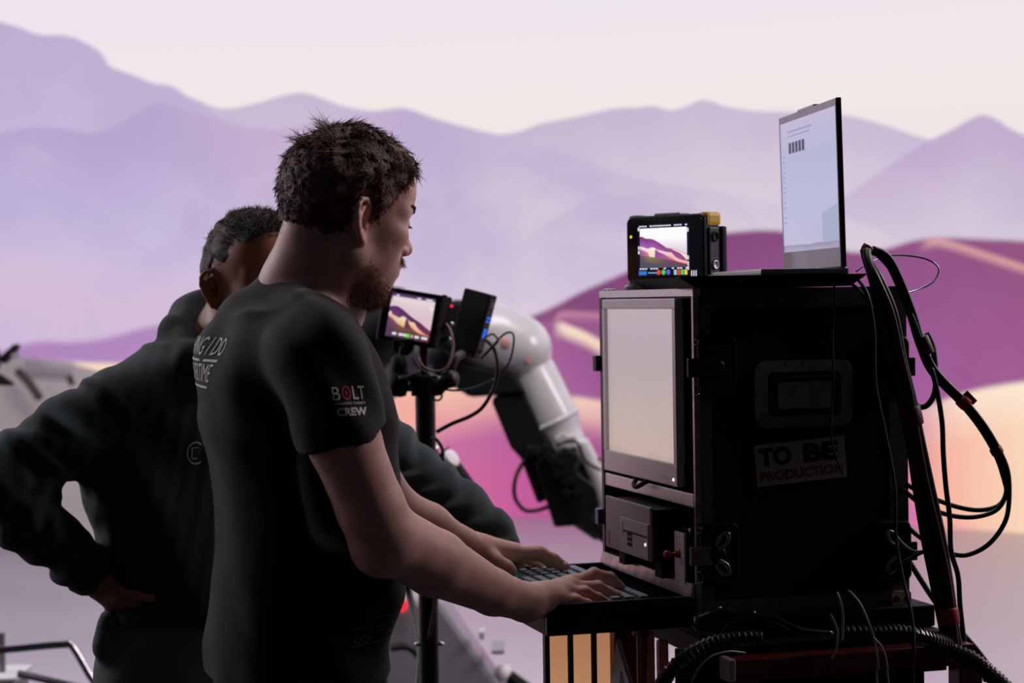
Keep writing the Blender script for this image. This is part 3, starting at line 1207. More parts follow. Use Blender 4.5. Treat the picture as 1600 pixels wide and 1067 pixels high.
TS.post = tee_post
TS.cut(s_cone(P(478, 440, 2.985), P(489, 463, 2.985), 0.060, 0.066), 0.004)         # neck opening
TS.cut(s_cone(P(500, 440, 2.985), P(524, 470, 2.98), 0.055, 0.050), 0.004)
TS.plane(P(470, 1052, 2.97), (0.05, 0, -1))
# the sleeve ends square to the arm and is hollow around it
o_h, n_h = A3(hemR), A3(axR)
_c_in = s_cone(hemR + axR * 0.040, hemR + axR * 0.12, 0.0570, 0.0570)
_c_out = s_cone(hemR - axR * 0.01, hemR + axR * 0.12, 0.080, 0.078)
TS.ops.append(('s', _c_in[0], _c_in[1], _c_in[2], 0.002))
TS.ops.append(('s', lambda p: np.maximum(_c_out[0](p), -((p - o_h) @ n_h)), _c_out[1], _c_out[2], 0.0))
lo, hi = bounds(np.array([A3(P(300, 420, 2.97)), A3(P(640, 1060, 2.97)), A3(P(470, 700, 2.70)), A3(P(470, 700, 3.26))]), 0.03)
V, F = TS.mesh(lo, hi, 0.0034, smooth=2)
tee = np_mesh('t_shirt', V, F, TEE, man)
tag(tee, 'black cotton t-shirt with white lettering')
TEE_BVH = BVHTree.FromPolygons([Vector(v) for v in V], [tuple(f) for f in F])


def ring_tube(center, nrm, r1, r2, rad, name, mat, parent, fdir, bvh=None, n=40):
    nrm = Vector(nrm).normalized()
    f = Vector(fdir) - nrm * Vector(fdir).dot(nrm)
    f.normalize()
    s = nrm.cross(f)
    pts = [Vector(center) + f * (math.cos(2 * math.pi * k / n) * r1) + s * (math.sin(2 * math.pi * k / n) * r2) for k in range(n + 1)]
    mb = MB()
    mb.tube(pts, rad, 8, spline=False, cap=False)
    return mb.build(name, mat, parent, smooth=True)


def project_text(vs, fs, o, ex, ey, nrm, bvh, off=0.0009):
    """lay flat lettering on a curved surface"""
    o, ex, ey, nrm = Vector(o), Vector(ex), Vector(ey), Vector(nrm).normalized()
    out = []
    last = None
    for x, y in vs:
        p = o + ex * x + ey * y
        h = bvh.ray_cast(p + nrm * 0.15, -nrm, 0.4)
        if h[0] is None:
            q = last if last is not None else p
        else:
            q = h[0] + h[1] * off
            last = q
        out.append(q)
    return out, fs


def subdiv_flat(vs, fs, step):
    """cut big flat letter faces so that they can bend"""
    bm = bmesh.new()
    bv = [bm.verts.new((x, y, 0)) for x, y in vs]
    for f in fs:
        try:
            bm.faces.new([bv[i] for i in f])
        except ValueError:
            pass
    bmesh.ops.triangulate(bm, faces=list(bm.faces))
    for _ in range(3):
        ed = [e for e in bm.edges if e.calc_length() > step]
        if not ed:
            break
        bmesh.ops.subdivide_edges(bm, edges=ed, cuts=1)
    bmesh.ops.triangulate(bm, faces=list(bm.faces))
    bm.verts.index_update()
    r = [(v.co.x, v.co.y) for v in bm.verts], [tuple(v.index for v in f.verts) for f in bm.faces]
    bm.free()
    return r


WHITEPRINT = M('white_textile_print', (225, 222, 222), 0.7, var=0.15, vscale=300)
REDPRINT = M('red_textile_print', (190, 30, 45), 0.7, var=0.1)


def print_on(name, items, o, ex, ey, nrm, bvh, mat, parent, step=0.006):
    mb = MB()
    for (s, x, y, wd, ht, bold) in items:
        if s == '|':
            vs, fs = [(0, 0), (wd, 0), (wd, ht), (0, ht)], [(0, 1, 2, 3)]
        elif s == 'O':
            vs, fs = [], []
            for k in range(20):
                a = 2 * math.pi * k / 20
                for q in (1.0, 0.70):
                    vs.append((wd / 2 + math.cos(a) * wd / 2 * q, ht / 2 + math.sin(a) * ht / 2 * q))
            for k in range(20):
                k2 = (k + 1) % 20
                fs.append((2 * k, 2 * k2, 2 * k2 + 1, 2 * k + 1))
        elif s == '/':
            vs, fs = [(wd * 0.7, ht), (0, ht * 0.42), (wd * 0.5, ht * 0.45), (wd * 0.3, 0), (wd, ht * 0.6), (wd * 0.5, ht * 0.58)], [(0, 1, 2, 5), (5, 2, 3, 4)]
        else:
            vs, fs = text_fit(s, wd, ht, bold)
        vs = [(a + x, b_ + y) for a, b_ in vs]
        vs, fs = subdiv_flat(vs, fs, step)
        v3, f3 = project_text(vs, fs, o, ex, ey, nrm, bvh)
        mb.add(v3, f3)
    return mb.build(name, mat, parent)


# sleeve print, square to the sleeve
pr_o = P(524, 654, 2.74)
pr_x = (P(574, 652, 2.74) - P(524, 654, 2.74))
pr_w = pr_x.length
pr_x.normalize()
pr_y = (P(520, 604, 2.74) - P(527, 656, 2.74))
pr_y.normalize()
pr_n = Vector((0.18, -0.98, 0.05))
print_on('sleeve_print', [('B', -0.002, 0.025, 0.011, 0.0185, 0.0), ('L', 0.027, 0.0255, 0.008, 0.0185, 0.01), ('T', 0.0355, 0.0255, 0.009, 0.0185, 0.01),
                          ('HIGH-SPEED CINEBOT', 0.0, 0.0185, 0.044, 0.0035, 0.01),
                          ('CREW', 0.001, 0.0030, 0.043, 0.0115, 0.045)],
         pr_o, pr_x, pr_y, pr_n, TEE_BVH, WHITEPRINT, tee)
print_on('sleeve_emblem', [('O', 0.0115, 0.0245, 0.0135, 0.0205, 0), ('/', 0.0150, 0.028, 0.006, 0.0135, 0)],
         pr_o, pr_x, pr_y, pr_n, TEE_BVH, REDPRINT, tee)
# back print: reads from his left shoulder blade to the right one
bn = Vector((-math.cos(YAW1) * 0.92, -0.55, 0)).normalized()
bx = Vector((math.cos(YAW1 + math.radians(-90)) * 1.0, math.sin(YAW1 + math.radians(-90)) * 1.0, -0.03)).normalized()
bo = P(361, 562, 2.88) - bx * 0.30
print_on('back_print', [('I PLAN EVERYTHING I DO', 0.065, 0.005, 0.233, 0.026, 0.0), ('|', 0.065, -0.004, 0.231, 0.0035, 0),
                        ('WILL BE IN OVERTIME', 0.08, -0.033, 0.212, 0.026, 0.0), ('|', 0.075, -0.042, 0.212, 0.0035, 0)],
         bo, bx, Vector((0, 0, 1)), Vector((-0.97, -0.24, 0)), TEE_BVH, WHITEPRINT, tee, step=0.008)
# hem print at the front
hx = (P(612, 1000, 2.86) - P(556, 1004, 2.86)).normalized()
print_on('hem_print', [('|', 0, 0, 0.055, 0.0012, 0), ('|', 0.0, 0.026, 0.03, 0.0012, 0), ('|', 0.034, 0.036, 0.028, 0.0012, 0), ('|', 0.032, 0.004, 0.0012, 0.028, 0),
                       ('|', 0.040, 0.016, 0.012, 0.0012, 0), ('|', 0.040, 0.022, 0.012, 0.0012, 0), ('O', 0.004, 0.004, 0.012, 0.010, 0), ('O', 0.017, 0.004, 0.012, 0.010, 0)],
         P(553, 1018, 2.80), hx, Vector((0, 0, 1)), Vector((0.2, -0.98, 0)), TEE_BVH, M('faded_grey_print', (120, 118, 122), 0.8), tee)

# collar rib
cc = (P(412, 431, 3.0) + P(541, 483, 2.995)) / 2
cx_ = P(541, 483, 2.995) - P(412, 431, 3.0)
cn = cx_.cross(Vector((-math.sin(YAW1), math.cos(YAW1), 0))).normalized()
if cn.z < 0:
    cn = -cn
mb = MB()
npt = 48
half = cx_.length / 2
cf = cx_.normalized()
cs_ = cn.cross(cf)
pts = []
for k in range(npt + 1):
    a = 2 * math.pi * k / npt
    p = cc + cf * (math.cos(a) * half) + cs_ * (math.sin(a) * 0.072) + Vector((0, 0, 0.010 * abs(math.sin(a)) ** 2))
    pts.append(p)
mb.tube(pts, 0.0060, 8, spline=False, cap=False)
col_ = mb.build('collar', TEE, man, smooth=True)

# jeans and shoes (mostly below the picture)
JS = Sculpt()
c0 = Vector((lr1[0][1], lr1[0][2], 0))
fwd1 = Vector((math.cos(YAW1), math.sin(YAW1), 0))
sid1 = Vector((-math.sin(YAW1), math.cos(YAW1), 0))
hip = Vector((P(464, 1040, 2.97).x, 2.97, 0.955))
JS.add(s_loft([(0.80, hip.x, hip.y, 0.118, 0.172, YAW1), (0.90, hip.x, hip.y, 0.122, 0.175, YAW1), (1.00, hip.x, hip.y, 0.118, 0.165, YAW1)]), 0)
for s in (-1, 1):
    kn = hip + sid1 * (s * 0.10) + fwd1 * 0.02
    kn.z = 0.50
    an = hip + sid1 * (s * 0.11) - fwd1 * 0.01
    an.z = 0.10
    th = hip + sid1 * (s * 0.085)
    th.z = 0.86
    JS.add(s_cone(th, kn, 0.098, 0.072), 0.03)
    JS.add(s_cone(kn, an, 0.072, 0.060), 0.03)
JS.plane((0, 0, 0.055), (0, 0, -1))
JS.post = lambda p, d: d + 0.004 * wob(p, 22, 4)
lo, hi = (hip.x - 0.3, hip.y - 0.32, 0.03), (hip.x + 0.3, hip.y + 0.32, 1.05)
V, F = JS.mesh(lo, hi, 0.010, smooth=1)
np_mesh('jeans', V, F, JEAN, man)


def shoe(base, f, name, parent):
    S = Sculpt()
    f = Vector(f)
    b0 = Vector((base.x, base.y, 0))
    S.add(s_cone(b0 - f * 0.05 + Vector((0, 0, 0.045)), b0 + f * 0.06 + Vector((0, 0, 0.045)), 0.043, 0.043), 0)
    S.add(s_cone(b0 + f * 0.06 + Vector((0, 0, 0.042)), b0 + f * 0.17 + Vector((0, 0, 0.034)), 0.043, 0.036), 0.03)
    S.add(s_cone(b0 - f * 0.02 + Vector((0, 0, 0.06)), b0 - f * 0.02 + Vector((0, 0, 0.11)), 0.042, 0.045), 0.03)
    S.plane((0, 0, 0.001), (0, 0, -1))
    lo_ = np.array((b0.x - 0.25, b0.y - 0.25, -0.02))
    hi_ = np.array((b0.x + 0.25, b0.y + 0.25, 0.18))
    V_, F_ = S.mesh(lo_, hi_, 0.010, smooth=1)
    np_mesh(name, V_, F_, SHOE, parent)


for s in (-1, 1):
    shoe(hip + sid1 * (s * 0.11), fwd1, 'shoe', man)


# ---------------------------------------------------------------- hair
def sample_surface(V, F, N, rg):
    tri = np.concatenate([F[:, [0, 1, 2]], F[:, [0, 2, 3]]])
    a, b_, c = V[tri[:, 0]], V[tri[:, 1]], V[tri[:, 2]]
    ar = np.linalg.norm(np.cross(b_ - a, c - a), axis=1)
    cum = np.cumsum(ar)
    ix = np.searchsorted(cum, rg.uniform(0, cum[-1], N))
    r1 = np.sqrt(rg.uniform(0, 1, N))
    r2 = rg.uniform(0, 1, N)
    p = a[ix] * (1 - r1)[:, None] + b_[ix] * (r1 * (1 - r2))[:, None] + c[ix] * (r1 * r2)[:, None]
    n = np.cross(b_[ix] - a[ix], c[ix] - a[ix])
    n /= np.linalg.norm(n, axis=1)[:, None] + 1e-12
    return p, n


def to_local(T, p):
    R = np.array(T.to_3x3())
    t = np.array(T.translation)
    return (p - t) @ R


def to_world_dir(T, d):
    return d @ np.array(T.to_3x3()).T


def hair_cap(T, recede, thick, side_low, nape, seed, name, mat, parent, h=0.003):
    """the hair's solid mass: a shell on the skull, open over the face, ears and neck"""
    S = Sculpt()
    R3 = np.array(T.to_3x3())
    S.add(s_ell(T @ Vector((-0.004, 0, 0.050)), (0.093 + thick, 0.079 + thick * 0.75, 0.088 + thick * 1.05), R3), 0)
    S.add(s_ell(T @ Vector((-0.028, 0, 0.020)), (0.067 + thick * 0.7, 0.073 + thick * 0.55, 0.080), R3), 0.02)
    S.add(s_ell(T @ Vector((0.046, 0, 0.072)), (0.046 + thick, 0.058 + thick * 0.6, 0.050 + thick), R3), 0.02)

    def post(p, d):
        q = to_local(T, p)
        x, y, z = q[:, 0], np.abs(q[:, 1]), q[:, 2]
        # face line: z must lie above this height, depending on how far forward
        line = np.interp(x, [-0.12, -0.075, -0.045, -0.022, -0.012, 0.004, 0.020, 0.030, 0.045, 0.060, 0.075, 0.10, 0.14],
                         [nape, nape + 0.004, nape + 0.012, -0.030, 0.034, 0.034, side_low, side_low + 0.012, 0.036, 0.052, recede, recede + 0.010, recede + 0.02])
        m = line - z
        lump = 0.0042 * wob(q * np.array((1, 1, 0.55), q.dtype), 85, seed) + 0.0016 * wob(q, 260, seed + 1)
        dd = d + lump
        # thins out towards its edge
        edge = np.clip((z - line) / 0.03, 0, 1)
        dd = dd + (1 - edge) * (thick + 0.005)
        return np.maximum(dd, m * 0.8)
    S.post = post
    c = A3(T.translation)
    V_, F_ = S.mesh(c - 0.17, c + 0.19, h, smooth=1)
    o = np_mesh(name, V_, F_, mat, parent)
    return V_, F_, o


hv, hf, hair1 = hair_cap(T1, 0.084, 0.010, -0.014, -0.072, 21, 'hair', HAIR, man)
rg = np.random.RandomState(5)
p, n = sample_surface(hv, hf, 12000, rg)
q = to_local(T1, p)
nl_ = to_local(T1, p + n) - q
ok = (nl_ * (q - np.array((-0.01, 0, 0.04)))).sum(1) > 0.0
ok &= ~((q[:, 2] < -0.02) & (q[:, 0] > -0.02) & (np.abs(q[:, 1]) < 0.055))
p, n, q, nl_ = p[ok], n[ok], q[ok], nl_[ok]
top = np.clip((q[:, 2] - 0.06) / 0.05, 0, 1)
side = 1 - top


def flow(q, nl_, seed, lift):
    top = np.clip((q[:, 2] - 0.055) / 0.05, 0, 1)[:, None]
    d = top * np.array((0.85, -0.25, 0.0)) + (1 - top) * np.array((-0.22, 0, -0.9))
    # crown whorl: behind it the hair falls backwards
    bk = np.clip((-0.045 - q[:, 0]) / 0.04, 0, 1)[:, None] * top
    d = d * (1 - bk) + bk * np.array((-0.9, 0.1, -0.1))
    d = d + (0.25 + 0.65 * top) * np.stack([wob(q, 60, seed), wob(q, 60, seed + 1), wob(q, 60, seed + 2)], 1)
    d = d - nl_ * (d * nl_).sum(1)[:, None]
    d /= np.linalg.norm(d, axis=1)[:, None] + 1e-9
    return d + nl_ * lift


dl = flow(q, nl_, 12, 0.15)
front = (q[:, 0] > 0.05) & (q[:, 2] > 0.08)
back = (q[:, 0] < -0.055) & (q[:, 2] > 0.085) & (q[:, 2] < 0.135)
ln = 0.015 + 0.013 * top + rg.uniform(0, 0.012, len(q))
dl[front] += np.array((0.05, -0.1, -0.25))
tuft = back & (wob(q, 45, 77) > 0.25)
dl[tuft] = np.array((-1.0, 0.05, 0.25))
ln[tuft] *= 1.25
fly = (rg.uniform(0, 1, len(q)) > 0.988) & (top > 0.2)
dl[fly] += nl_[fly] * 0.8
rad = np.full(len(q), 0.0013)
rad[fly] = 0.0005
rad[tuft] = 0.0009
strands('hair_locks', p - n * 0.003, to_world_dir(T1, dl), ln, 0.42, rad, HAIR, hair1, seg=5, grav=0.03, jitter=0.07, seed=3, nrm=n)

# beard and moustache
p, n = sample_surface(BV1, BF1, 260000, rg)
q = to_local(T1, p)
x, y, z = q[:, 0], q[:, 1], q[:, 2]
jawline = np.interp(x, [-0.005, 0.02, 0.05, 0.07, 0.11], [-0.025, -0.034, -0.057, -0.065, -0.066])
mask = (x > 0.000) & (x < 0.115) & (z < jawline + 0.006 * wob(q, 90, 2)) & (z > -0.116 + 0.2 * np.clip(0.02 - x, 0, 1)) & (np.abs(y) < 0.07)
must = (x > 0.085) & (z < -0.027) & (z > -0.0385) & (np.abs(y) < 0.030)
dens = np.clip((jawline - z) / 0.022, 0.08, 1) * np.clip((x + 0.002) / 0.03, 0.15, 1)
keep = (mask & (rg.uniform(0, 1, len(x)) < dens * 0.62)) | (must & (rg.uniform(0, 1, len(x)) < 0.7))
pb, nb_, qb = p[keep], n[keep], q[keep]
mst = must[keep]
dlb = np.zeros_like(qb)
dlb[:] = (0.35, 0, -0.75)
dlb[mst] = (0.55, 0, -0.75)
ydir = np.sign(qb[:, 1]) * 0.55
dlb[:, 1] += np.where(mst, ydir, 0)
lb = rg.uniform(0.004, 0.008, len(qb)) * np.where(qb[:, 2] < -0.072, 1.5, 1.0) * np.clip((qb[:, 0] + 0.01) / 0.06, 0.45, 1.1)
lb[mst] = rg.uniform(0.008, 0.012, mst.sum())
strands('beard', pb - nb_ * 0.0005, to_world_dir(T1, dlb) + nb_ * 0.55, lb, 0.15, 0.00045, BEARD, man, seg=3, grav=0.05, jitter=0.22, seed=6)
# eyebrows and lashes
for s in (-1, 1):
    bp_, bd_, lp_, ld_ = [], [], [], []
    for i in range(170):
        t = rg.uniform(0, 1)
        lp = Vector((0.099 - 0.021 * t ** 1.6, s * (0.014 + 0.040 * t), 0.041 + 0.005 * math.sin(t * 2.4) + rg.uniform(-0.0025, 0.0025)))
        bp_.append(A3(T1 @ lp))
        bd_.append(A3(T1.to_3x3() @ Vector((0.25 - 0.5 * t, s * 0.9, 0.25))))
    for i in range(40):
        t = rg.uniform(0, 1)
        lp = Vector((0.0905 - 0.012 * abs(t - 0.4), s * (0.022 + 0.024 * t), 0.018))
        lp_.append(A3(T1 @ lp))
        ld_.append(A3(T1.to_3x3() @ Vector((1.0, s * 0.25, -0.25))))
    strands('eyebrow', np.array(bp_), np.array(bd_), np.full(len(bp_), 0.0062), 0.05, 0.0004, HAIR, man, seg=3, jitter=0.1, seed=8)
    strands('eyelashes', np.array(lp_), np.array(ld_), np.full(len(lp_), 0.007), 0.05, 0.0004, HAIR, man, seg=3, jitter=0.1, seed=8)
    mb = MB()
    c = T1 @ Vector((0.0812, s * 0.033, 0.0175))
    ax = T1.to_3x3() @ Vector((1, 0, -0.1))
    mb.lathe([(0.0105 * math.sin(a), -0.0105 * math.cos(a)) for a in [math.pi * k / 10 for k in range(11)]], c, ax, 16)
    mb.build('eye', M('eye_white', (200, 192, 190), 0.15), man, smooth=True)

# ---------------------------------------------------------------- the second crew member, arms akimbo
YAW2 = math.radians(-52)
man2 = empty('person', (P(300, 700, 3.56).x, 3.56, 0), world=True)
tag(man2, 'person in a dark green hoodie, hand on hip, behind the typing one', 'person', 'crew at the cart')
EAR2 = P(333, 452, 3.47)
Hm2 = rotz(math.radians(-50)) @ Matrix.Rotation(math.radians(8), 4, 'Y')
hc2 = EAR2 - (Hm2 @ Vector((0.0, -0.083, 0.0)))
T2 = Matrix.Translation(hc2) @ Hm2
S2 = Sculpt()
head_ops(S2, T2, wide=1.02)
S2.add(s_cone(T2 @ Vector((-0.022, 0, -0.045)), P(352, 545, 3.54), 0.058, 0.062), 0.03)
S2.add(s_cone(T2 @ Vector((-0.050, 0, -0.035)), P(340, 540, 3.58), 0.042, 0.055), 0.03)
ear_ops(S2, T2, -1)
ear_ops(S2, T2, 1)
sR, eR, wR = P(178, 645, 3.44), P(8, 752, 3.38), P(146, 902, 3.44)
sL, eL, wL = P(480, 600, 3.66), P(650, 752, 3.60), P(782, 850, 3.53)
S2.add(s_cone(P(350, 545, 3.55), P(310, 700, 3.56), 0.06, 0.09), 0.03)
S2.add(s_cone(P(310, 700, 3.56), P(290, 1000, 3.56), 0.09, 0.09), 0.03)
for a_, b__ in ((sR, eR), (sL, eL)):
    S2.add(s_cone(P(330, 600, 3.55), a_, 0.05, 0.045), 0.02)
    S2.add(s_cone(a_, b__, 0.045, 0.040), 0.01)
S2.add(s_cone(eR, wR, 0.040, 0.027), 0.01)
S2.add(s_cone(eL, wL, 0.040, 0.027), 0.01)
# right hand on the hip: back of the hand outwards, fingers round the waist
hR = [P(186, 926, 3.41), P(184, 934, 3.425), P(180, 941, 3.44), P(175, 946, 3.455)]
for i, mpt in enumerate(hR):
    S2.add(s_cone(P(155, 912, 3.435), mpt, 0.021, 0.013), 0.012)
    tip = Vector(mpt) + Vector((0.030 - 0.004 * i, -0.004, -0.006 - 0.002 * i))
    tip2 = tip + Vector((0.026, 0.004, -0.004))
    finger(S2, [mpt, tip, tip2], 0.0100, 0.0080)
finger(S2, [P(160, 916, 3.47), P(176, 930, 3.51), P(190, 940, 3.54)], 0.0140, 0.0090, 0.01)
# left hand, resting half closed on the far edge of the drawer
for i in range(4):
    m0 = P(806 - 3 * i, 868 + 1.5 * i, 3.545 + 0.02 * i)
    S2.add(s_cone(P(790, 858, 3.54), m0, 0.020, 0.0125), 0.012)
    finger(S2, [m0, P(822 - 3 * i, 872 + i, 3.55 + 0.02 * i), P(832 - 3 * i, 880 + i, 3.55 + 0.02 * i), P(834 - 3 * i, 888, 3.55 + 0.02 * i)], 0.0100, 0.0080)
finger(S2, [P(792, 864, 3.53), P(806, 876, 3.53), P(818, 884, 3.53)], 0.0130, 0.0090, 0.01)
allp = np.array([A3(q) for q in (sR, eR, wR, sL, eL, wL, P(840, 890, 3.64), P(290, 1010, 3.56), hc2 + Vector((0.1, 0.1, 0.16)), hc2 + Vector((-0.1, -0.12, 0)))])
V, F = S2.mesh(*bounds(allp, 0.08), 0.0034, smooth=1)
np_mesh('body', V, F, SKIN2, man2)
B2V, B2F = V, F

hv, hf, hair2 = hair_cap(T2, 0.100, 0.005, 0.022, -0.050, 31, 'hair', HAIR2, man2, h=0.0034)
p, n = sample_surface(hv, hf, 7000, rg)
q = to_local(T2, p)
nl_ = to_local(T2, p + n) - q
ok = (nl_ * (q - np.array((-0.01, 0, 0.04)))).sum(1) > 0
p, n, q, nl_ = p[ok], n[ok], q[ok], nl_[ok]
top = np.clip((q[:, 2] - 0.06) / 0.05, 0, 1)
dl = nl_ * 0.10 + top[:, None] * np.array((0.6, 0, 0.25)) + (1 - top)[:, None] * np.array((-0.2, 0, -0.8))
dl += 0.3 * np.stack([wob(q, 50, 3), wob(q, 50, 4), wob(q, 50, 5)], 1)
strands('hair_locks', p - n * 0.002, to_world_dir(T2, dl), rg.uniform(0.007, 0.014, len(q)) + 0.008 * top, 0.25, 0.0009, HAIR2, hair2, seg=4, jitter=0.14, seed=9, nrm=n)

# hoodie
rows2 = [(540, 235, 440, 3.56), (580, 182, 465, 3.56), (620, 160, 480, 3.56), (670, 145, 485, 3.56), (720, 132, 482, 3.56), (760, 138, 480, 3.56),
         (800, 150, 476, 3.56), (840, 164, 470, 3.56), (880, 172, 466, 3.56), (920, 172, 460, 3.56), (960, 168, 456, 3.56)]
HS = Sculpt()


def rows_front(rows, yaw):
    out = []
    for py, xl, xr, Y in rows:
        c = P((xl + xr) / 2, py, Y)
        half = (xr - xl) / 2 * Y / FPX
        a = 0.135
        rel = yaw + math.atan2(c.x, c.y)
        b2 = half ** 2 - (a * math.cos(rel)) ** 2
        b_ = math.sqrt(max(b2, 0.01)) / abs(math.sin(rel))
        out.append((c.z, c.x, c.y, a, b_, yaw))
    return out


HS.add(s_loft(rows_front(rows2, YAW2), pw=2.2), 0)
HS.add(s_cone(P(322, 572, 3.58), P(205, 632, 3.46), 0.068, 0.070), 0.05)
HS.add(s_cone(P(330, 545, 3.58), P(470, 590, 3.65), 0.070, 0.075), 0.05)
HS.add(s_cone(P(178, 648, 3.45), P(92, 690, 3.41), 0.077, 0.066), 0.03)
HS.add(s_cone(P(92, 690, 3.41), P(8, 744, 3.38), 0.064, 0.068), 0.02)
HS.add(s_cone(P(8, 744, 3.38), P(40, 806, 3.39), 0.068, 0.056), 0.02)
HS.add(s_cone(P(40, 806, 3.39), P(118, 880, 3.43), 0.056, 0.043), 0.02)
HS.add(s_cone(P(122, 882, 3.43), P(133, 893, 3.435), 0.046, 0.042), 0.012)
HS.add(s_cone(P(480, 600, 3.65), P(590, 700, 3.62), 0.074, 0.066), 0.03)
HS.add(s_cone(P(590, 700, 3.62), P(660, 762, 3.59), 0.064, 0.062), 0.02)
HS.add(s_cone(P(660, 762, 3.59), P(735, 818, 3.55), 0.062, 0.056), 0.02)
HS.add(s_cone(P(735, 818, 3.55), P(764, 838, 3.54), 0.056, 0.047), 0.02)
HS.add(s_cone(P(772, 842, 3.535), P(785, 851, 3.53), 0.040, 0.036), 0.010)
# hood gathered round the neck
for a_, b__, ra_, rb_ in ((P(300, 492, 3.60), P(275, 520, 3.52), 0.036, 0.030), (P(275, 520, 3.52), P(300, 560, 3.44), 0.030, 0.026),
                          (P(300, 560, 3.44), P(345, 590, 3.42), 0.026, 0.020), (P(300, 492, 3.60), P(365, 500, 3.66), 0.036, 0.036),
                          (P(365, 500, 3.66), P(420, 530, 3.62), 0.036, 0.030)):
    HS.add(s_cone(a_, b__, ra_, rb_), 0.016)
HS.add(s_cone(P(316, 468, 3.60), P(294, 500, 3.58), 0.020, 0.028), 0.014)


def hood_post(p, d):
    # sleeve folds run round the arms, with softer drapes on the chest
    f = np.zeros(len(p))
    for a_, b__, amp, fr in ((P(176, 640, 3.45), P(8, 748, 3.38), 0.0110, 78), (P(8, 748, 3.38), P(133, 893, 3.43), 0.0095, 92),
                             (P(480, 600, 3.65), P(660, 762, 3.59), 0.0095, 84), (P(660, 762, 3.59), P(785, 851, 3.53), 0.0110, 100)):
        a_, b__ = A3(a_), A3(b__)
        ax = b__ - a_
        L = np.linalg.norm(ax)
        ax = ax / L
        q_ = p - a_
        t = q_ @ ax
        rr_ = np.linalg.norm(q_ - t[:, None] * ax, axis=1)
        w_ = np.clip(1.4 - rr_ / 0.075, 0, 1) * np.clip(t / 0.03 + 0.6, 0, 1) * np.clip((L - t) / 0.03 + 0.6, 0, 1)
        f += w_ * amp * np.sin(t * fr + 4.6 * wob(p, 15, 6)) * (0.6 + 0.4 * wob(p, 20, 7))
    drape = np.sin((p @ np.array((0.8, -0.3, 0.5))) * 48 + 2.5 * wob(p, 8, 10)) * 0.004
    return d + f + drape * np.clip((1.42 - p[:, 2]) / 0.2, 0.2, 1) + 0.003 * wob(p, 26, 12)


HS.post = hood_post
HS.cut(s_cone(T2 @ Vector((-0.02, 0, -0.08)), P(352, 555, 3.54), 0.066, 0.060), 0.006)
HS.cut(s_cone(T2 @ Vector((0.02, 0, -0.11)), P(385, 560, 3.47), 0.055, 0.045), 0.006)
HS.plane(P(300, 962, 3.56), (0, 0, -1))
wq = (wR - P(90, 850, 3.41)).normalized()
HS.cut(s_cone(P(146, 906, 3.44), P(160, 925, 3.45), 0.030, 0.034), 0.003)
lo, hi = bounds(np.array([A3(P(-70, 460, 3.5)), A3(P(830, 965, 3.5)), A3(P(300, 700, 3.28)), A3(P(300, 700, 3.80))]), 0.03)
V, F = HS.mesh(lo, hi, 0.0042, smooth=2)
hoodie = np_mesh('hoodie', V, F, HOOD, man2)
tag(hoodie, 'dark green fleece hoodie with a small chest emblem')
HBVH = BVHTree.FromPolygons([Vector(v) for v in V], [tuple(f) for f in F])
# small round-cornered C emblem on the chest
mb = MB()
vs, fs = [], []
N = 22
for k in range(N + 1):
    a = math.radians(50 + 260 * k / N)
    for r_ in (1.0, 0.86):
        vs.append((0.016 * r_ * math.cos(a), 0.020 * r_ * math.sin(a)))
for k in range(N):
    fs.append((2 * k, 2 * k + 2, 2 * k + 3, 2 * k + 1))
v3, f3 = project_text(vs, fs, P(316, 711, 3.36), Vector((0.80, 0.6, 0)), Vector((0, 0, 1)), Vector((0.35, -0.93, 0)), HBVH)
mb.add(v3, f3)
for x0, y0, x1, y1 in ((-0.008, -0.010, -0.006, 0.010), (-0.008, 0.0085, 0.005, 0.010), (-0.008, -0.010, 0.003, -0.0085)):
    v3, f3 = project_text([(x0, y0), (x1, y0), (x1, y1), (x0, y1)], [(0, 1, 2, 3)], P(316, 711, 3.36), Vector((0.80, 0.6, 0)), Vector((0, 0, 1)), Vector((0.35, -0.93, 0)), HBVH)
    mb.add(v3, f3)
mb.build('chest_emblem', WHITEPRINT, hoodie)
# ribbed cuff and hem
mb = MB()
ax = (P(146, 906, 3.44) - P(120, 878, 3.43)).normalized()
mb.lathe([(0.036, 0), (0.040, 0.004), (0.0385, 0.012), (0.040, 0.020), (0.0375, 0.028), (0.034, 0.030)], P(124, 884, 3.432), ax, 28)
mb.build('cuff', HOOD, man2, smooth=True)
# jeans
JS = Sculpt()
hip2 = Vector((P(308, 1000, 3.56).x, 3.56, 0.93))
f2 = Vector((math.cos(YAW2), math.sin(YAW2), 0))
s2 = Vector((-math.sin(YAW2), math.cos(YAW2), 0))
JS.add(s_loft([(0.76, hip2.x, hip2.y, 0.125, 0.178, YAW2), (0.86, hip2.x, hip2.y, 0.128, 0.180, YAW2), (0.965, hip2.x, hip2.y, 0.122, 0.166, YAW2)]), 0)
for s in (-1, 1):
    th = hip2 + s2 * (s * 0.09)
    th.z = 0.84
    kn = hip2 + s2 * (s * 0.11)
    kn.z = 0.48
    an = hip2 + s2 * (s * 0.125)
    an.z = 0.10
    JS.add(s_cone(th, kn, 0.098, 0.072), 0.03)
    JS.add(s_cone(kn, an, 0.072, 0.060), 0.03)
JS.add(s_cone(P(172, 968, 3.45), P(168, 1010, 3.45), 0.022, 0.026), 0.02)
JS.plane((0, 0, 0.055), (0, 0, -1))
JS.post = lambda p, d: d + 0.005 * wob(p, 30, 4)
V, F = JS.mesh((hip2.x - 0.35, hip2.y - 0.35, 0.03), (hip2.x + 0.35, hip2.y + 0.35, 1.0), 0.007, smooth=1)
np_mesh('jeans', V, F, JEAN2, man2)
for s in (-1, 1):
    shoe(hip2 + s2 * (s * 0.125), f2, 'shoe', man2)

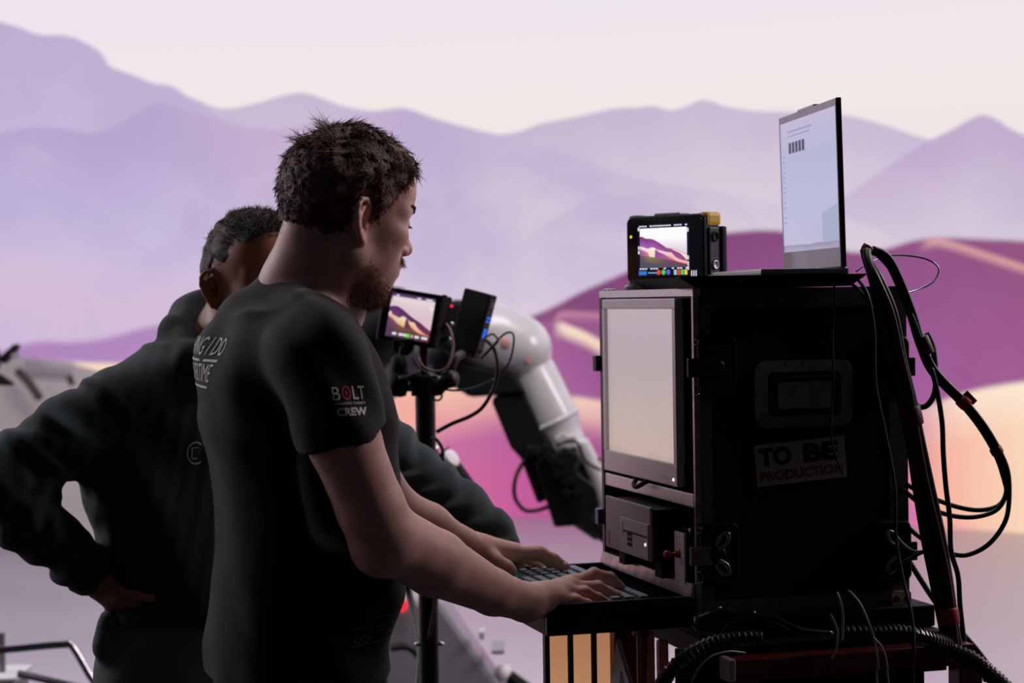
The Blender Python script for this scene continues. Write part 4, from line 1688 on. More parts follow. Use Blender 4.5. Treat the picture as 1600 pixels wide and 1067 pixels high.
for s in (-1, 1):
    bp_, bd_ = [], []
    for i in range(150):
        t = rg.uniform(0, 1)
        bp_.append(A3(T2 @ Vector((0.095 - 0.022 * t ** 1.6, s * (0.014 + 0.040 * t), 0.041 + 0.005 * math.sin(t * 2.4) + rg.uniform(-0.0025, 0.0025)))))
        bd_.append(A3(T2.to_3x3() @ Vector((0.25 - 0.5 * t, s * 0.9, 0.25))))
    strands('eyebrow', np.array(bp_), np.array(bd_), np.full(len(bp_), 0.008), 0.05, 0.0005, HAIR2, man2, seg=3, jitter=0.1, seed=8)
    mb = MB()
    mb.lathe([(0.0115 * math.sin(a), -0.0115 * math.cos(a)) for a in [math.pi * k / 10 for k in range(11)]], T2 @ Vector((0.0812, s * 0.033, 0.0175)), T2.to_3x3() @ Vector((1, 0, -0.1)), 16)
    mb.build('eye', M('eye_white', (200, 192, 190), 0.15), man2, smooth=True)

# ================================================================= the cart with its flight case
BLK = M('black_laminate', (13, 13, 14), 0.55, bump=0.15, bscale=600, var=0.2, spec=0.3)
BLKM = M('black_painted_metal', (20, 20, 22), 0.45, var=0.15, spec=0.4)
TRIM = M('worn_grey_edge_trim', (96, 91, 93), 0.5, metal=0.3, var=0.25, vscale=60)
ALU = M('brushed_aluminium', (205, 200, 202), 0.4, metal=0.6, var=0.15, vscale=80, stretch=(1, 1, 12))
CHROME = M('chrome', (205, 205, 208), 0.15, metal=1.0, var=0.05)
DCHROME = M('tarnished_chrome', (150, 142, 144), 0.28, metal=0.9, var=0.3, vscale=50)
PLY = M('raw_plywood', (112, 90, 68), 0.7, var=0.3, vscale=30, stretch=(1, 0.15, 6))
BLKP = M('black_plastic', (16, 16, 18), 0.4, var=0.1, spec=0.4)
MATP = M('matt_black_plastic', (12, 12, 13), 0.7, var=0.1, spec=0.3)
WHT = M('white_paper', (225, 222, 224), 0.8, var=0.05)
CREAM = M('cream_painted_steel', (206, 180, 150), 0.5, var=0.1)
REDP = M('dark_red_painted_steel', (92, 16, 14), 0.4, var=0.2, vscale=30)

CASE_YAW = math.radians(15.83)
CASE_O = Vector((0.285, 3.11, 0.0))
RCASE = Matrix.Rotation(CASE_YAW, 3, 'Z')


def CL(x, y, z):
    """case coordinates (x back, y across, z up) to the room"""
    return CASE_O + RCASE @ Vector((x, y, z))


CD, CW, CZ0, CZ1 = 0.362, 0.46, 1.0, 1.512
case = empty('flight_case', CASE_O, CASE_YAW)
tag(case, 'tall black flight case, open at the front, standing on the red cart', 'flight case')
t = 0.012


def cbox(name, lo, hi, mat, parent=case, bev=0.0):
    return MB().box(lo, hi, bev).build(name, mat, parent)


cbox('side_panel', (0.004, 0.0, CZ0), (CD, t, CZ1), BLK)
cbox('side_panel', (0.004, CW - t, CZ0), (CD, CW, CZ1), BLK)
cbox('top_panel', (0.004, t, CZ1 - t), (CD, CW - t, CZ1), BLK)
cbox('bottom_panel', (0.004, t, CZ0), (CD, CW - t, CZ0 + t), BLK)
cbox('back_panel', (CD - t, t, CZ0 + t), (CD, CW - t, CZ1 - t), BLK)
# edge trims: flat bands on the side that faces us, lit metal round the open front
cbox('edge_trim', (0.0, -0.002, CZ1 - 0.030), (CD, 0.0, CZ1 + 0.002), TRIM)
cbox('edge_trim', (0.0, -0.002, CZ0), (0.027, 0.0, CZ1 - 0.030), TRIM)
cbox('edge_trim', (CD - 0.030, -0.002, CZ0), (CD + 0.002, 0.0, CZ1 - 0.030), TRIM)
cbox('edge_trim', (0.027, -0.002, CZ0), (CD - 0.030, 0.0, CZ0 + 0.024), TRIM)
cbox('front_trim', (-0.003, -0.003, CZ1 - 0.009), (0.010, CW, CZ1 + 0.003), ALU)
cbox('front_trim', (-0.003, -0.003, CZ0), (0.006, 0.004, CZ1 - 0.009), DCHROME)
cbox('front_trim', (-0.003, CW - 0.012, CZ0), (0.006, CW, CZ1 - 0.009), BLKM)
for i in range(3):      # corner rivets on the top trim
    MB().lathe([(0.005, 0), (0.004, 0.003), (0.001, 0.004)], (0.003, 0.44 - 0.02 * i, CZ1 + 0.003), (0, 0, 1), 10).build('rivet', ALU, case, smooth=True)
# shelves inside
sh = cbox('shelf', (0.004, t, 1.178), (CD - t, CW - t, 1.190), BLK)
MB().box((-0.001, t, 1.170), (0.006, CW - t, 1.192), 0.002).build('shelf_edge', ALU, sh)
sl = cbox('sill', (0.004, t, 1.036), (CD - t, CW - t, 1.048), BLK)
MB().prism([(0, 0), (0.016, 0), (0.016, 0.022), (0.004, 0.022)], (-0.012, t - 0.010, 1.030), (1, 0, 0), (0, 0, 1), (0, 1, 0), CW - 2 * t + 0.012).build(
    'sill_edge', DCHROME, sl)
cbox('inner_divider', (0.02, 0.082, 1.048), (CD - t, 0.088, 1.178), BLKM)
cbox('blue_inner_panel', (0.10, t, 1.05), (0.106, 0.082, 1.176), M('dark_blue_panel', (20, 20, 52), 0.5))


# butterfly latches in their dishes
def latch(x, z, flip, style):
    e = empty('latch', (0, 0, 0))
    e.parent = case
    d = MB()
    d.prism(rounded(0.066, 0.100, 0.012), (x, -0.0075, z), (1, 0, 0), (0, 0, 1), (0, 1, 0), 0.0065)
    d.build('dish', BLKM, e, bevel=0.0015)
    fr = MB()
    fr.tube([Vector((x + a * 0.92, -0.009, z + b_ * 0.92)) for a, b_ in rounded(0.066, 0.100, 0.012) + [rounded(0.066, 0.100, 0.012)[0]]], 0.0022, 6, spline=False, cap=False)
    fr.build('rim', BLKM, e, smooth=True)
    if style == 'wing':
        w_ = MB()
        for s in (-1, 1):
            w_.tube([Vector((x - 0.004 * flip, -0.013, z + s * 0.008)), Vector((x + 0.010 * flip, -0.015, z + s * 0.018)), Vector((x + 0.012 * flip, -0.014, z + s * 0.032)),
                     Vector((x + 0.002 * flip, -0.013, z + s * 0.030)), Vector((x - 0.008 * flip, -0.013, z + s * 0.014))], 0.0042, 7)
        w_.build('wing', DCHROME, e, smooth=True)
        MB().lathe([(0.014, 0), (0.014, 0.006), (0.009, 0.008)], (x - 0.004 * flip, -0.008, z), (0, -1, 0), 18).build('hub', BLKM, e, smooth=True)
    else:
        w_ = MB()
        for i in range(4):
            w_.box((x - 0.02, -0.0135, z - 0.036 + i * 0.019), (x + 0.022, -0.009, z - 0.022 + i * 0.019), 0.0015)
        w_.build('slat_plate', BLKM, e)
        MB().lathe([(0.011, 0), (0.011, 0.005), (0.007, 0.006)], (x, -0.010, z), (0, -1, 0), 16).build('hub', BLKM, e, smooth=True)
    if flip > 0:
        MB().box((-0.016, -0.013, z - 0.016), (x - 0.012, -0.006, z + 0.014), 0.002).build('tongue', BLKM if style != 'wing' else DCHROME, e)
        for s in (-1, 1):
            MB().tube([Vector((-0.001, -0.006, z + 0.030 * s + 0.004)), Vector((0.004, -0.009, z + 0.033 * s + 0.004)), Vector((0.004, -0.009, z + 0.042 * s)), Vector((-0.001, -0.006, z + 0.043 * s))],
                      0.0016, 6).build('catch_loop', CHROME, e, smooth=True)
    else:
        MB().box((x + 0.012, -0.013, z - 0.016), (CD + 0.012, -0.006, z + 0.014), 0.002).build('tongue', BLKM, e)
    return e


latch(0.034, 1.392, 1, 'plate')
latch(0.034, 1.098, 1, 'wing')
latch(CD - 0.030, 1.385, -1, 'plate')
latch(CD - 0.030, 1.088, -1, 'wing')
for z, m in ((1.386, BLKM), (1.112, M('blue_plastic', (56, 58, 120), 0.4))):
    MB().box((-0.012, CW - 0.002, z - 0.014), (0.010, CW + 0.016, z + 0.014), 0.002).build('far_latch', m, case)

# recessed handle
hd = empty('handle')
hd.parent = case
hx0, hz0, hw, hh = 0.183, 1.346, 0.168, 0.106
fr = MB()
o_, i_ = rounded(hw, hh, 0.018), rounded(hw - 0.042, hh - 0.036, 0.010)
vs = [(hx0 + a, -0.004, hz0 + b_) for a, b_ in o_] + [(hx0 + a, -0.0065, hz0 + b_) for a, b_ in i_] + [(hx0 + a, 0.0, hz0 + b_) for a, b_ in o_]
n_ = len(o_)
fs = []
for k in range(n_):
    k2 = (k + 1) % n_
    fs.append((k, k2, n_ + k2, n_ + k))
    fs.append((k, 2 * n_ + k, 2 * n_ + k2, k2))
fr.add(vs, fs)
fr.build('handle_plate', DCHROME, hd, smooth=False)
MB().prism(i_, (hx0, -0.0045, hz0), (1, 0, 0), (0, 0, 1), (0, 1, 0), 0.003).build('handle_dish', BLKM, hd)
MB().tube([Vector((hx0 - 0.055, -0.008, hz0 + 0.012)), Vector((hx0 - 0.050, -0.012, hz0 + 0.024)), Vector((hx0 + 0.050, -0.012, hz0 + 0.024)), Vector((hx0 + 0.055, -0.008, hz0 + 0.012))], 0.0045, 8, sub=4).build(
    'handle_bar', BLKM, hd, smooth=True)
MB().box((hx0 - 0.048, -0.011, hz0 - 0.024), (hx0 + 0.046, -0.0075, hz0 + 0.020), 0.002).build('handle_grip', DCHROME, hd)
for a, b_ in ((-0.075, 0.042), (0.075, 0.042), (-0.075, -0.042), (0.075, -0.042), (-0.03, 0.046), (0.0, 0.046)):
    MB().lathe([(0.004, 0), (0.003, 0.002)], (hx0 + a, -0.005, hz0 + b_), (0, -1, 0), 8).build('rivet', DCHROME, hd)

# sticker
st = empty('sticker')
st.parent = case
tl = math.radians(4)
ex, ez = Vector((math.cos(tl), 0, math.sin(tl))), Vector((-math.sin(tl), 0, math.cos(tl)))
so = Vector((0.102, -0.0022, 1.200))
MB().prism([(0, 0), (0.155, 0), (0.155, 0.066), (0, 0.066)], so, ex, ez, Vector((0, 1, 0)), 0.0014).build('sticker_sheet', M('grey_white_sticker', (160, 153, 155), 0.7, var=0.1), st)


def flat_text(name, s, wd, ht, o, ex, ey, mat, parent, bold=0.0):
    vs, fs = text_fit(s, wd, ht, bold)
    mb = MB()
    mb.add([Vector(o) + Vector(ex) * x + Vector(ey) * y for x, y in vs], fs)
    return mb.build(name, mat, parent)


INK = M('black_ink', (10, 10, 10), 0.8, var=0)
flat_text('sticker_print', 'TO', 0.056, 0.030, so + ex * 0.006 + ez * 0.030 + Vector((0, -0.0006, 0)), ex, ez, INK, st, 0.05)
flat_text('sticker_print', 'BE', 0.060, 0.030, so + ex * 0.082 + ez * 0.030 + Vector((0, -0.0006, 0)), ex, ez, INK, st, 0.05)
flat_text('sticker_print', 'PRODUCTION', 0.143, 0.016, so + ex * 0.006 + ez * 0.007 + Vector((0, -0.0006, 0)), ex, ez, M('dark_red_ink', (120, 26, 28), 0.8, var=0), st, 0.03)
# cream corner bracket at the foot
br = MB()
br.prism(rounded(0.034, 0.026, 0.006), (CD - 0.014, -0.006, CZ0 + 0.010), (1, 0, 0), (0, 0, 1), (0, 1, 0), 0.003)
cb = br.build('corner_bracket', CREAM, case)
for s in (-1, 1):
    MB().lathe([(0.0055, 0), (0.0055, 0.002)], (CD - 0.014 + s * 0.0095, -0.0065, CZ0 + 0.010), (0, -1, 0), 12).build('bolt', M('dark_bolt', (50, 34, 28), 0.5), cb)

# the drawer, pulled out
dr = empty('drawer')
dr.parent = case
DX = -0.247
DRM = M('blue_black_anodised', (18, 24, 28), 0.35, metal=0.4, var=0.1)
rl = MB().box((DX, 0.002, 0.984), (-0.004, 0.012, 1.033), 0.002).build('drawer_side', DRM, dr)
MB().box((-0.075, -0.004, 1.012), (-0.004, 0.002, 1.024), 0.001).build('slide_rail', DRM, rl)
MB().box((DX, 0.438, 0.984), (-0.004, 0.448, 1.033), 0.002).build('drawer_side', DRM, dr)
MB().box((DX, 0.012, 0.984), (DX + 0.010, 0.438, 1.031), 0.002).build('drawer_front', PLY, dr)
MB().box((DX + 0.010, 0.012, 0.986), (-0.004, 0.438, 0.996)).build('drawer_floor', MATP, dr)

# ---------------------------------------------------------------- keyboard
kb = empty('keyboard', CL(-0.128, 0.235, 0.996), CASE_YAW)
tag(kb, 'keyboard with pale keys lying in the pulled-out drawer', 'keyboard')
MB().box((-0.078, -0.200, 0.0), (0.078, 0.200, 0.026), 0.003).build('keyboard_body', MATP, kb)
KEY = M('pale_blue_grey_key', (156, 172, 182), 0.45, var=0.1)
km = MB().box((-0.0076, -0.0076, 0.0), (0.0076, 0.0076, 0.011), 0.002)
kmesh = None
GLOW = EM('green_backlight', (40, 235, 130), 1.2)
for r_ in range(6):
    for c_ in range(20):
        if kmesh is None:
            k0 = km.build('key', KEY, kb)
            kmesh = k0.data
        else:
            k0 = bpy.data.objects.new('key', kmesh)
            link(k0, kb)
        k0.location = (-0.060 + r_ * 0.0225 + (0.002 if r_ > 4 else 0), -0.186 + c_ * 0.0195, 0.0255)
for x, y in ((-0.074, 0.12), (-0.074, 0.16)):
    MB().box((x - 0.003, y - 0.012, 0.0255), (x + 0.003, y + 0.012, 0.028)).build('backlight_strip', GLOW, kb)

# thin light cables in the drawer
CAB_W = M('pale_grey_cable', (190, 186, 190), 0.5, var=0)
for i, (pts, lab) in enumerate((([(-0.10, 0.050, 1.000), (-0.085, 0.060, 1.012), (-0.05, 0.085, 1.016), (-0.015, 0.13, 1.008), (0.03, 0.15, 1.002)], 'thin pale cable curling across the open drawer'),
                               ([(-0.030, 0.030, 1.000), (-0.034, 0.036, 1.020), (-0.020, 0.055, 1.024), (0.02, 0.06, 1.003)], 'short pale cable standing up at the drawer corner'))):
    o = MB().tube([CL(*p_) for p_ in pts], 0.0013, 6).build('cable', CAB_W, None, smooth=True)
    tag(o, lab, 'cable', 'thin cables in the drawer')


# ---------------------------------------------------------------- screens: lit panels with their picture
def quad_uv(name, mat, corners, parent):
    """corners: lower left, lower right, upper right, upper left"""
    me = bpy.data.meshes.new(name)
    me.from_pydata([tuple(c) for c in corners], [], [(0, 1, 2, 3)])
    uvl = me.uv_layers.new(name='UVMap')
    for i, uv in enumerate(((0, 0), (1, 0), (1, 1), (0, 1))):
        uvl.data[i].uv = uv
    me.materials.append(mat)
    return link(bpy.data.objects.new(name, me), parent)


def lit_panel(name, stops, strength=1.0, noise=0.02):
    m = bpy.data.materials.new(name)
    m.use_nodes = True
    nt = m.node_tree
    b_ = nt.nodes['Principled BSDF']
    b_.inputs['Base Color'].default_value = (0.01, 0.01, 0.012, 1)
    b_.inputs['Roughness'].default_value = 0.35
    uvn = nt.nodes.new('ShaderNodeUVMap')
    uvn.uv_map = 'UVMap'
    sp = nt.nodes.new('ShaderNodeSeparateXYZ')
    nt.links.new(uvn.outputs[0], sp.inputs[0])
    n = nt.nodes.new('ShaderNodeTexNoise')
    n.inputs['Scale'].default_value = 3.5
    nt.links.new(uvn.outputs[0], n.inputs['Vector'])
    f = node_math(nt, 'MULTIPLY_ADD', node_math(nt, 'SUBTRACT', n.outputs[0], 0.5), noise * 8, sp.outputs[1])
    nt.links.new(node_ramp(nt, f, stops), b_.inputs['Emission Color'])
    b_.inputs['Emission Strength'].default_value = strength
    return m


# rack monitor in the case
mon = empty('monitor', CL(0.0, 0.06, 1.199), CASE_YAW)
tag(mon, 'grey framed upright monitor with a pale blank screen in the flight case', 'monitor')
MGREY = M('warm_grey_bezel', (205, 196, 200), 0.4, metal=0.1, var=0.06)
MW, MH = 0.365, 0.301
tiltm = Matrix.Rotation(math.radians(-1.0), 3, 'Y')
bz = MB()
bw = 0.013
bz.box((-0.010, 0, MH - 0.017), (0.004, MW, MH), 0.002)
bz.box((-0.010, 0, 0), (0.004, MW, 0.036), 0.002)
bz.box((-0.010, 0, 0.036), (0.004, bw, MH - 0.017))
bz.box((-0.010, MW - bw, 0.036), (0.004, MW, MH - 0.017))
bz.build('bezel', MGREY, mon)
MB().box((0.004, 0.004, 0.004), (0.040, MW - 0.004, MH - 0.004), 0.004).build('housing', MATP, mon)
quad_uv('screen', lit_panel('pale_monitor_picture', [(0.0, (196, 174, 166)), (0.035, (206, 184, 174)), (0.3, (198, 182, 178)), (0.62, (190, 176, 178)), (0.85, (190, 176, 186)), (1.0, (194, 180, 184))], 0.78),
        [(-0.004, MW - bw, 0.036), (-0.004, bw, 0.036), (-0.004, bw, MH - 0.017), (-0.004, MW - bw, MH - 0.017)], mon)
flat_text('bezel_marking', '________', 0.055, 0.003, (-0.0106, 0.075, 0.010), (0, -1, 0), (0, 0, 1), M('pale_print', (210, 204, 206), 0.6, var=0), mon)
MB().lathe([(0.003, 0), (0.0022, 0.002)], (-0.010, 0.014, 0.011), (-1, 0, 0), 10).build('power_light', EM('white_led', (250, 245, 245), 1.0), mon)
MB().tube([Vector((-0.002, 0.20, 0.004)), Vector((-0.016, 0.19, -0.010)), Vector((-0.020, 0.165, -0.013)), Vector((-0.012, 0.145, -0.004)), Vector((0.004, 0.14, 0.004))], 0.004, 8).build(
    'cable_loop', MATP, mon, smooth=True)

# small computer on the lower shelf
pc = empty('desktop_computer', CL(-0.042, 0.10, 1.048), CASE_YAW)
tag(pc, 'small grey desktop computer on the shelf under the monitor', 'computer')
PCG = M('computer_grey', (150, 142, 146), 0.45, metal=0.1, var=0.08)
MB().box((0.004, 0, 0.028), (0.24, 0.225, 0.112), 0.002).build('computer_case', MATP, pc)
MB().box((0.0, 0, 0.028), (0.006, 0.225, 0.116), 0.002).build('front_panel', PCG, pc)
dv = MB().box((-0.003, 0.004, 0.030), (0.002, 0.142, 0.088), 0.001).build('drive_panel', M('light_grey_plastic', (190, 180, 180), 0.5), pc)
MB().box((-0.0045, 0.008, 0.066), (-0.003, 0.120, 0.0685)).build('disc_slot', MATP, dv)
MB().box((-0.0040, 0.126, 0.058), (-0.0028, 0.134, 0.082), 0.0005).build('badge', M('pale_badge', (190, 182, 180), 0.5), dv)
for i in range(2):
    for j in range(3):
        MB().box((-0.0042, 0.080 + i * 0.013, 0.044 + j * 0.0085), (-0.003, 0.088 + i * 0.013, 0.050 + j * 0.0085)).build('port', MATP, dv)
MB().lathe([(0.003, 0), (0.002, 0.002)], (-0.003, 0.014, 0.055), (-1, 0, 0), 8).build('status_light', EM('white_led', (250, 245, 245), 1.0), dv)
MB().box((-0.0008, 0.205, 0.032), (0.0005, 0.222, 0.056)).build('sticker', M('lilac_sticker', (200, 170, 196), 0.6), pc)
# feet lift it to the sill height
for y in (0.02, 0.2):
    MB().box((0.02, y - 0.015, 0.0), (0.22, y + 0.015, 0.028)).build('foot', MATP, pc)

# key switch box
sw = empty('switch_box', CL(-0.008, 0.034, 1.048), CASE_YAW)
tag(sw, 'pale metal switch box with a red knob beside the grey computer', 'switch box')
MB().box((0.002, 0.0, 0.0), (0.07, 0.040, 0.078), 0.001).build('box_body', MATP, sw)
MB().box((-0.002, -0.002, 0.0), (0.002, 0.042, 0.080), 0.0008).build('face_plate', M('pale_grey_plate', (215, 208, 210), 0.5, var=0.05), sw)
MB().lathe([(0.007, 0), (0.006, 0.006), (0.003, 0.007), (0.003, 0.016), (0.006, 0.017), (0.006, 0.024), (0.004, 0.026)], (-0.002, 0.020, 0.046), (-1, 0, 0), 14).build(
    'knob', M('red_copper_knob', (180, 70, 56), 0.3, metal=0.5), sw, smooth=True)
for i in range(3):
    MB().lathe([(0.004, 0), (0.004, 0.008), (0.002, 0.010)], (0.012, 0.004 + i * 0.014, 0.078), (0, 0, 1), 8).build('terminal', ALU if i == 0 else BLKM, sw, smooth=True)

# ---------------------------------------------------------------- laptop on its tray
LO = P(1315, 427, 3.08)
LYAW = math.radians(6.7)
TRZ = 1.5305
tray = empty('laptop_tray', (LO.x, LO.y, 1.5148), LYAW)
tag(tray, 'wide black tray with sloping ends on top of the flight case', 'tray')
MB().prism([(-0.262, 0.017), (-0.236, 0.0), (0.006, 0.0), (0.032, 0.017)], (0, -0.028, 0), (1, 0, 0), (0, 0, 1), (0, 1, 0), 0.42).build('tray_body', MATP, tray, bevel=0.001)
MB().box((-0.262, -0.028, 0.017), (0.032, -0.025, 0.0185)).build('tray_lip', BLKP, tray)
MB().lathe([(0.0018, 0), (0.0012, 0.0015)], (-0.165, -0.028, 0.010), (0, -1, 0), 8).build('rivet', ALU, tray)
lap = empty('laptop', (LO.x, LO.y, 1.5148 + 0.0175), LYAW)
tag(lap, 'open silver laptop with a pale lavender screen on the black tray', 'laptop')
SILV = M('silver_laptop', (170, 166, 170), 0.38, metal=0.5, var=0.04)
MB().box((-0.128, 0.0, 0.001), (0.012, 0.353, 0.011), 0.003).build('laptop_base', SILV, lap)
lid = empty('lid', (0.0, 0, 0.012))
lid.parent = lap
lid.rotation_euler = (0, math.radians(-1.2), 0)
LW, LH = 0.353, 0.262
MB().box((0.001, 0, 0.0), (0.0085, LW, LH), 0.0015).build('lid_back', MATP, lid)
bz = MB()
bz.box((-0.0005, 0.002, LH - 0.012), (0.001, LW - 0.002, LH - 0.001))
bz.box((-0.0005, 0.002, 0.001), (0.001, LW - 0.002, 0.031))
bz.box((-0.0005, 0.002, 0.031), (0.001, 0.006, LH - 0.012))
bz.box((-0.0005, LW - 0.006, 0.031), (0.001, LW - 0.002, LH - 0.012))
bz.build('screen_bezel', M('pewter_bezel', (170, 162, 168), 0.4, metal=0.2), lid)
MB().box((-0.0003, 0.13, LH - 0.001), (0.0085, 0.23, LH + 0.0025), 0.001).build('camera_bump', MGREY, lid)
quad_uv('screen', lit_panel('lavender_desktop', [(0.0, (182, 176, 204)), (0.045, (150, 146, 172)), (0.05, (200, 198, 226)), (0.35, (192, 194, 228)), (0.7, (186, 188, 222)), (0.95, (196, 190, 220)), (1.0, (204, 192, 212))], 0.77, 0.004),
        [(0.0002, LW - 0.006, 0.031), (0.0002, 0.006, 0.031), (0.0002, 0.006, LH - 0.012), (0.0002, LW - 0.006, LH - 0.012)], lid)
SCRI = EM('dim_icon_grey', (96, 92, 112), 1.0)
ic = MB()
for i in range(5):
    ic.box((-0.0004, LW - 0.075 - i * 0.021, 0.196), (0.0001, LW - 0.061 - i * 0.021, 0.214))
ic = ic.build('screen_icons', SCRI, lid)
ic['kind'] = 'stuff'
tx = MB()
for i in range(14):
    tx.box((-0.0004, LW - 0.030, 0.080 + i * 0.0085), (0.0001, LW - 0.018 - 0.004 * (i % 3), 0.0825 + i * 0.0085))
for i in range(9):
    tx.box((-0.0004, LW - 0.07 - i * 0.017, 0.231), (0.0001, LW - 0.058 - i * 0.017, 0.234))
    tx.box((-0.0004, LW - 0.07 - i * 0.015, 0.224), (0.0001, LW - 0.060 - i * 0.015, 0.2265))
tx.box((-0.0004, 0.014, 0.033), (0.0001, 0.055, 0.040))
tx = tx.build('screen_text', EM('faint_icon_grey', (160, 156, 186), 1.0), lid)
tx['kind'] = 'stuff'
wq = quad_uv('screen_window', EM('pale_blue_window', (188, 192, 224), 0.80), [(-0.0002, 0.10, 0.042), (-0.0002, 0.008, 0.042), (-0.0002, 0.008, 0.100), (-0.0002, 0.10, 0.088)], lid)
MB().lathe([(0.0048, 0), (0.0048, 0.34)], (0.006, 0.006, 0.008), (0, 1, 0), 12).build('hinge', SILV, lap, smooth=True)

# ---------------------------------------------------------------- field recorder with its bright screen
AO = P(1040, 440, 3.49)
rec = empty('field_recorder', (AO.x, AO.y, AO.z), math.radians(-45))
tag(rec, 'black recorder monitor with yellow corners and a bright dune picture on the flight case', 'monitor')
RW, RH, RD = 0.178, 0.119, 0.040
body = MB()
body.prism(rounded(RW, RH, 0.012), (0, 0.0, RH / 2), (1, 0, 0), (0, 0, 1), (0, 1, 0), RD)
body.build('recorder_body', BLKP, rec, bevel=0.003)
face = MB()
face.prism(rounded(RW - 0.006, RH - 0.006, 0.010), (0, -0.003, RH / 2), (1, 0, 0), (0, 0, 1), (0, 1, 0), 0.003)
face.build('front_glass', M('black_glass', (8, 8, 10), 0.12), rec)
YEL = M('yellow_rubber', (214, 172, 22), 0.5, var=0.08)
for sx in (-1, 1):
    for sz in (0, 1):
        cz = RH if sz else 0.0
        b_ = MB()
        zz0, zz1 = (RH - 0.022, RH + 0.003) if sz else (-0.003, 0.016)
        b_.box((sx * (RW / 2) - (0.020 if sx > 0 else 0.003), 0.006, zz0), (sx * (RW / 2) + (0.003 if sx > 0 else 0.020), RD + 0.004, zz1), 0.007)
        b_.build('corner_bumper', YEL if sx > 0 else MATP, rec, smooth=False)
MB().box((-0.030, 0.006, RH - 0.001), (0.028, 0.034, RH + 0.004), 0.002).build('top_rail', M('grey_blue_metal', (96, 110, 114), 0.4, metal=0.4), rec)
MB().box((-0.080, 0.006, RH - 0.001), (-0.055, 0.034, RH + 0.002), 0.001).build('top_rail', M('grey_blue_metal', (96, 110, 114)), rec)
sd = MB().box((RW / 2 - 0.001, 0.010, 0.012), (RW / 2 + 0.004, 0.036, RH - 0.024), 0.002).build('side_panel', M('side_grey', (44, 44, 48), 0.5), rec)
for z, r_, m in ((RH - 0.040, 0.009, MATP), (0.030, 0.008, ALU)):
    MB().lathe([(r_, 0), (r_, 0.003), (r_ * 0.72, 0.0035), (r_ * 0.7, 0.001)], (RW / 2 + 0.004, 0.023, z), (1, 0, 0), 18).build('connector', m, sd, smooth=True)
MB().box((RW / 2 - 0.01, RD, 0.010), (RW / 2 + 0.008, RD + 0.012, RH - 0.022), 0.003).build('battery', MATP, rec)
MB().lathe([(0.0028, 0), (0.002, 0.001)], (-RW / 2 + 0.012, -0.003, RH * 0.70), (0, -1, 0), 12).build('tally_light', EM('yellow_led', (235, 225, 40), 1.0), rec)
sx0, sx1, sz0, sz1 = -0.060, 0.058, 0.013, 0.104
MB().box((sx0, -0.0036, sz0), (sx1, -0.003, sz1)).build('screen_surround', EM('deep_navy', (22, 22, 46), 1.0), rec)


def conv_rec(x, y):
    return (x - 285) / 610.0, 1 - (y - 290) / 480.0


REC_SKY = [(290, (250, 250, 254)), (420, (252, 250, 253)), (520, (234, 222, 236)), (600, (226, 206, 226))]
REC_L = [
    dict(ridge=[(285, 520), (500, 520), (640, 540), (700, 532), (760, 552), (830, 588), (895, 610)], top=[(285, (140, 70, 120)), (895, (120, 60, 100))], bot=[(285, (220, 180, 200)), (895, (250, 225, 210))], depth=0.03, soft=0.015),
    dict(ridge=[(285, 385), (320, 388), (360, 408), (400, 412), (450, 420), (520, 455), (590, 500), (640, 532), (690, 545), (740, 570), (800, 598), (850, 640), (895, 690)],
         top=[(285, (110, 48, 110)), (500, (130, 62, 130)), (895, (140, 66, 120))], bot=[(285, (162, 90, 168)), (600, (170, 98, 172)), (895, (170, 92, 150))], depth=0.22, soft=0.012),
    dict(ridge=[(285, 500), (330, 512), (400, 530), (430, 520), (470, 522), (500, 540), (580, 565), (640, 580), (700, 590), (720, 615), (760, 650), (830, 680), (895, 690)],
         top=[(285, (252, 236, 226)), (440, (254, 246, 236)), (600, (250, 220, 220)), (895, (250, 190, 190))], bot=[(285, (226, 150, 170)), (440, (252, 226, 200)), (600, (240, 180, 180)), (895, (236, 120, 130))], depth=0.13, soft=0.02),
    dict(ridge=[(285, 535), (360, 560), (390, 580), (405, 620), (420, 800), (895, 900)], top=[(285, (170, 92, 168)), (420, (214, 140, 160))], bot=[(285, (150, 76, 150)), (420, (200, 110, 150))], depth=0.2, soft=0.04),
    dict(ridge=[(285, 900), (470, 800), (488, 545), (520, 565), (600, 605), (660, 640), (760, 690), (895, 760)], top=[(480, (150, 80, 140)), (760, (200, 110, 150))], bot=[(480, (150, 80, 150)), (760, (180, 92, 140))], depth=0.15, soft=0.02),
    dict(ridge=[(285, 612), (420, 628), (560, 655), (700, 680), (800, 705), (895, 730)], top=[(285, (104, 70, 100)), (420, (156, 130, 70)), (600, (120, 80, 100)), (895, (112, 62, 84))], bot=[(285, (84, 80, 96)), (600, (84, 82, 92)), (895, (76, 72, 84))], depth=0.2, soft=0.02),
]
quad_uv('screen', picture('recorder_dune_image', conv_rec, REC_SKY, REC_L, 1.0, False, False),
        [(sx0 + 0.005, -0.0040, sz0 + 0.014), (sx1 - 0.005, -0.0040, sz0 + 0.014), (sx1 - 0.005, -0.0040, sz1 - 0.007), (sx0 + 0.005, -0.0040, sz1 - 0.007)], rec)
UIW = EM('ui_white', (225, 225, 235), 1.0)
ui = MB()
rr = random.Random(4)
for x in [sx0 + 0.004 + 0.0062 * i for i in range(18)]:
    if rr.random() < 0.85:
        ui.box((x, -0.0044, sz1 - 0.0045), (x + 0.0045, -0.0040, sz1 - 0.0022))
    if rr.random() < 0.6:
        ui.box((x, -0.0044, sz0 + 0.0115), (x + 0.0048, -0.0040, sz0 + 0.0138))
for z in (0.093, 0.060, 0.052):
    ui.box((sx0 + 0.0008, -0.0044, z), (sx0 + 0.004, -0.0040, z + 0.006))
for z in (0.088, 0.030, 0.040, 0.022):
    ui.box((sx1 - 0.004, -0.0044, z), (sx1 - 0.001, -0.0040, z + 0.007))
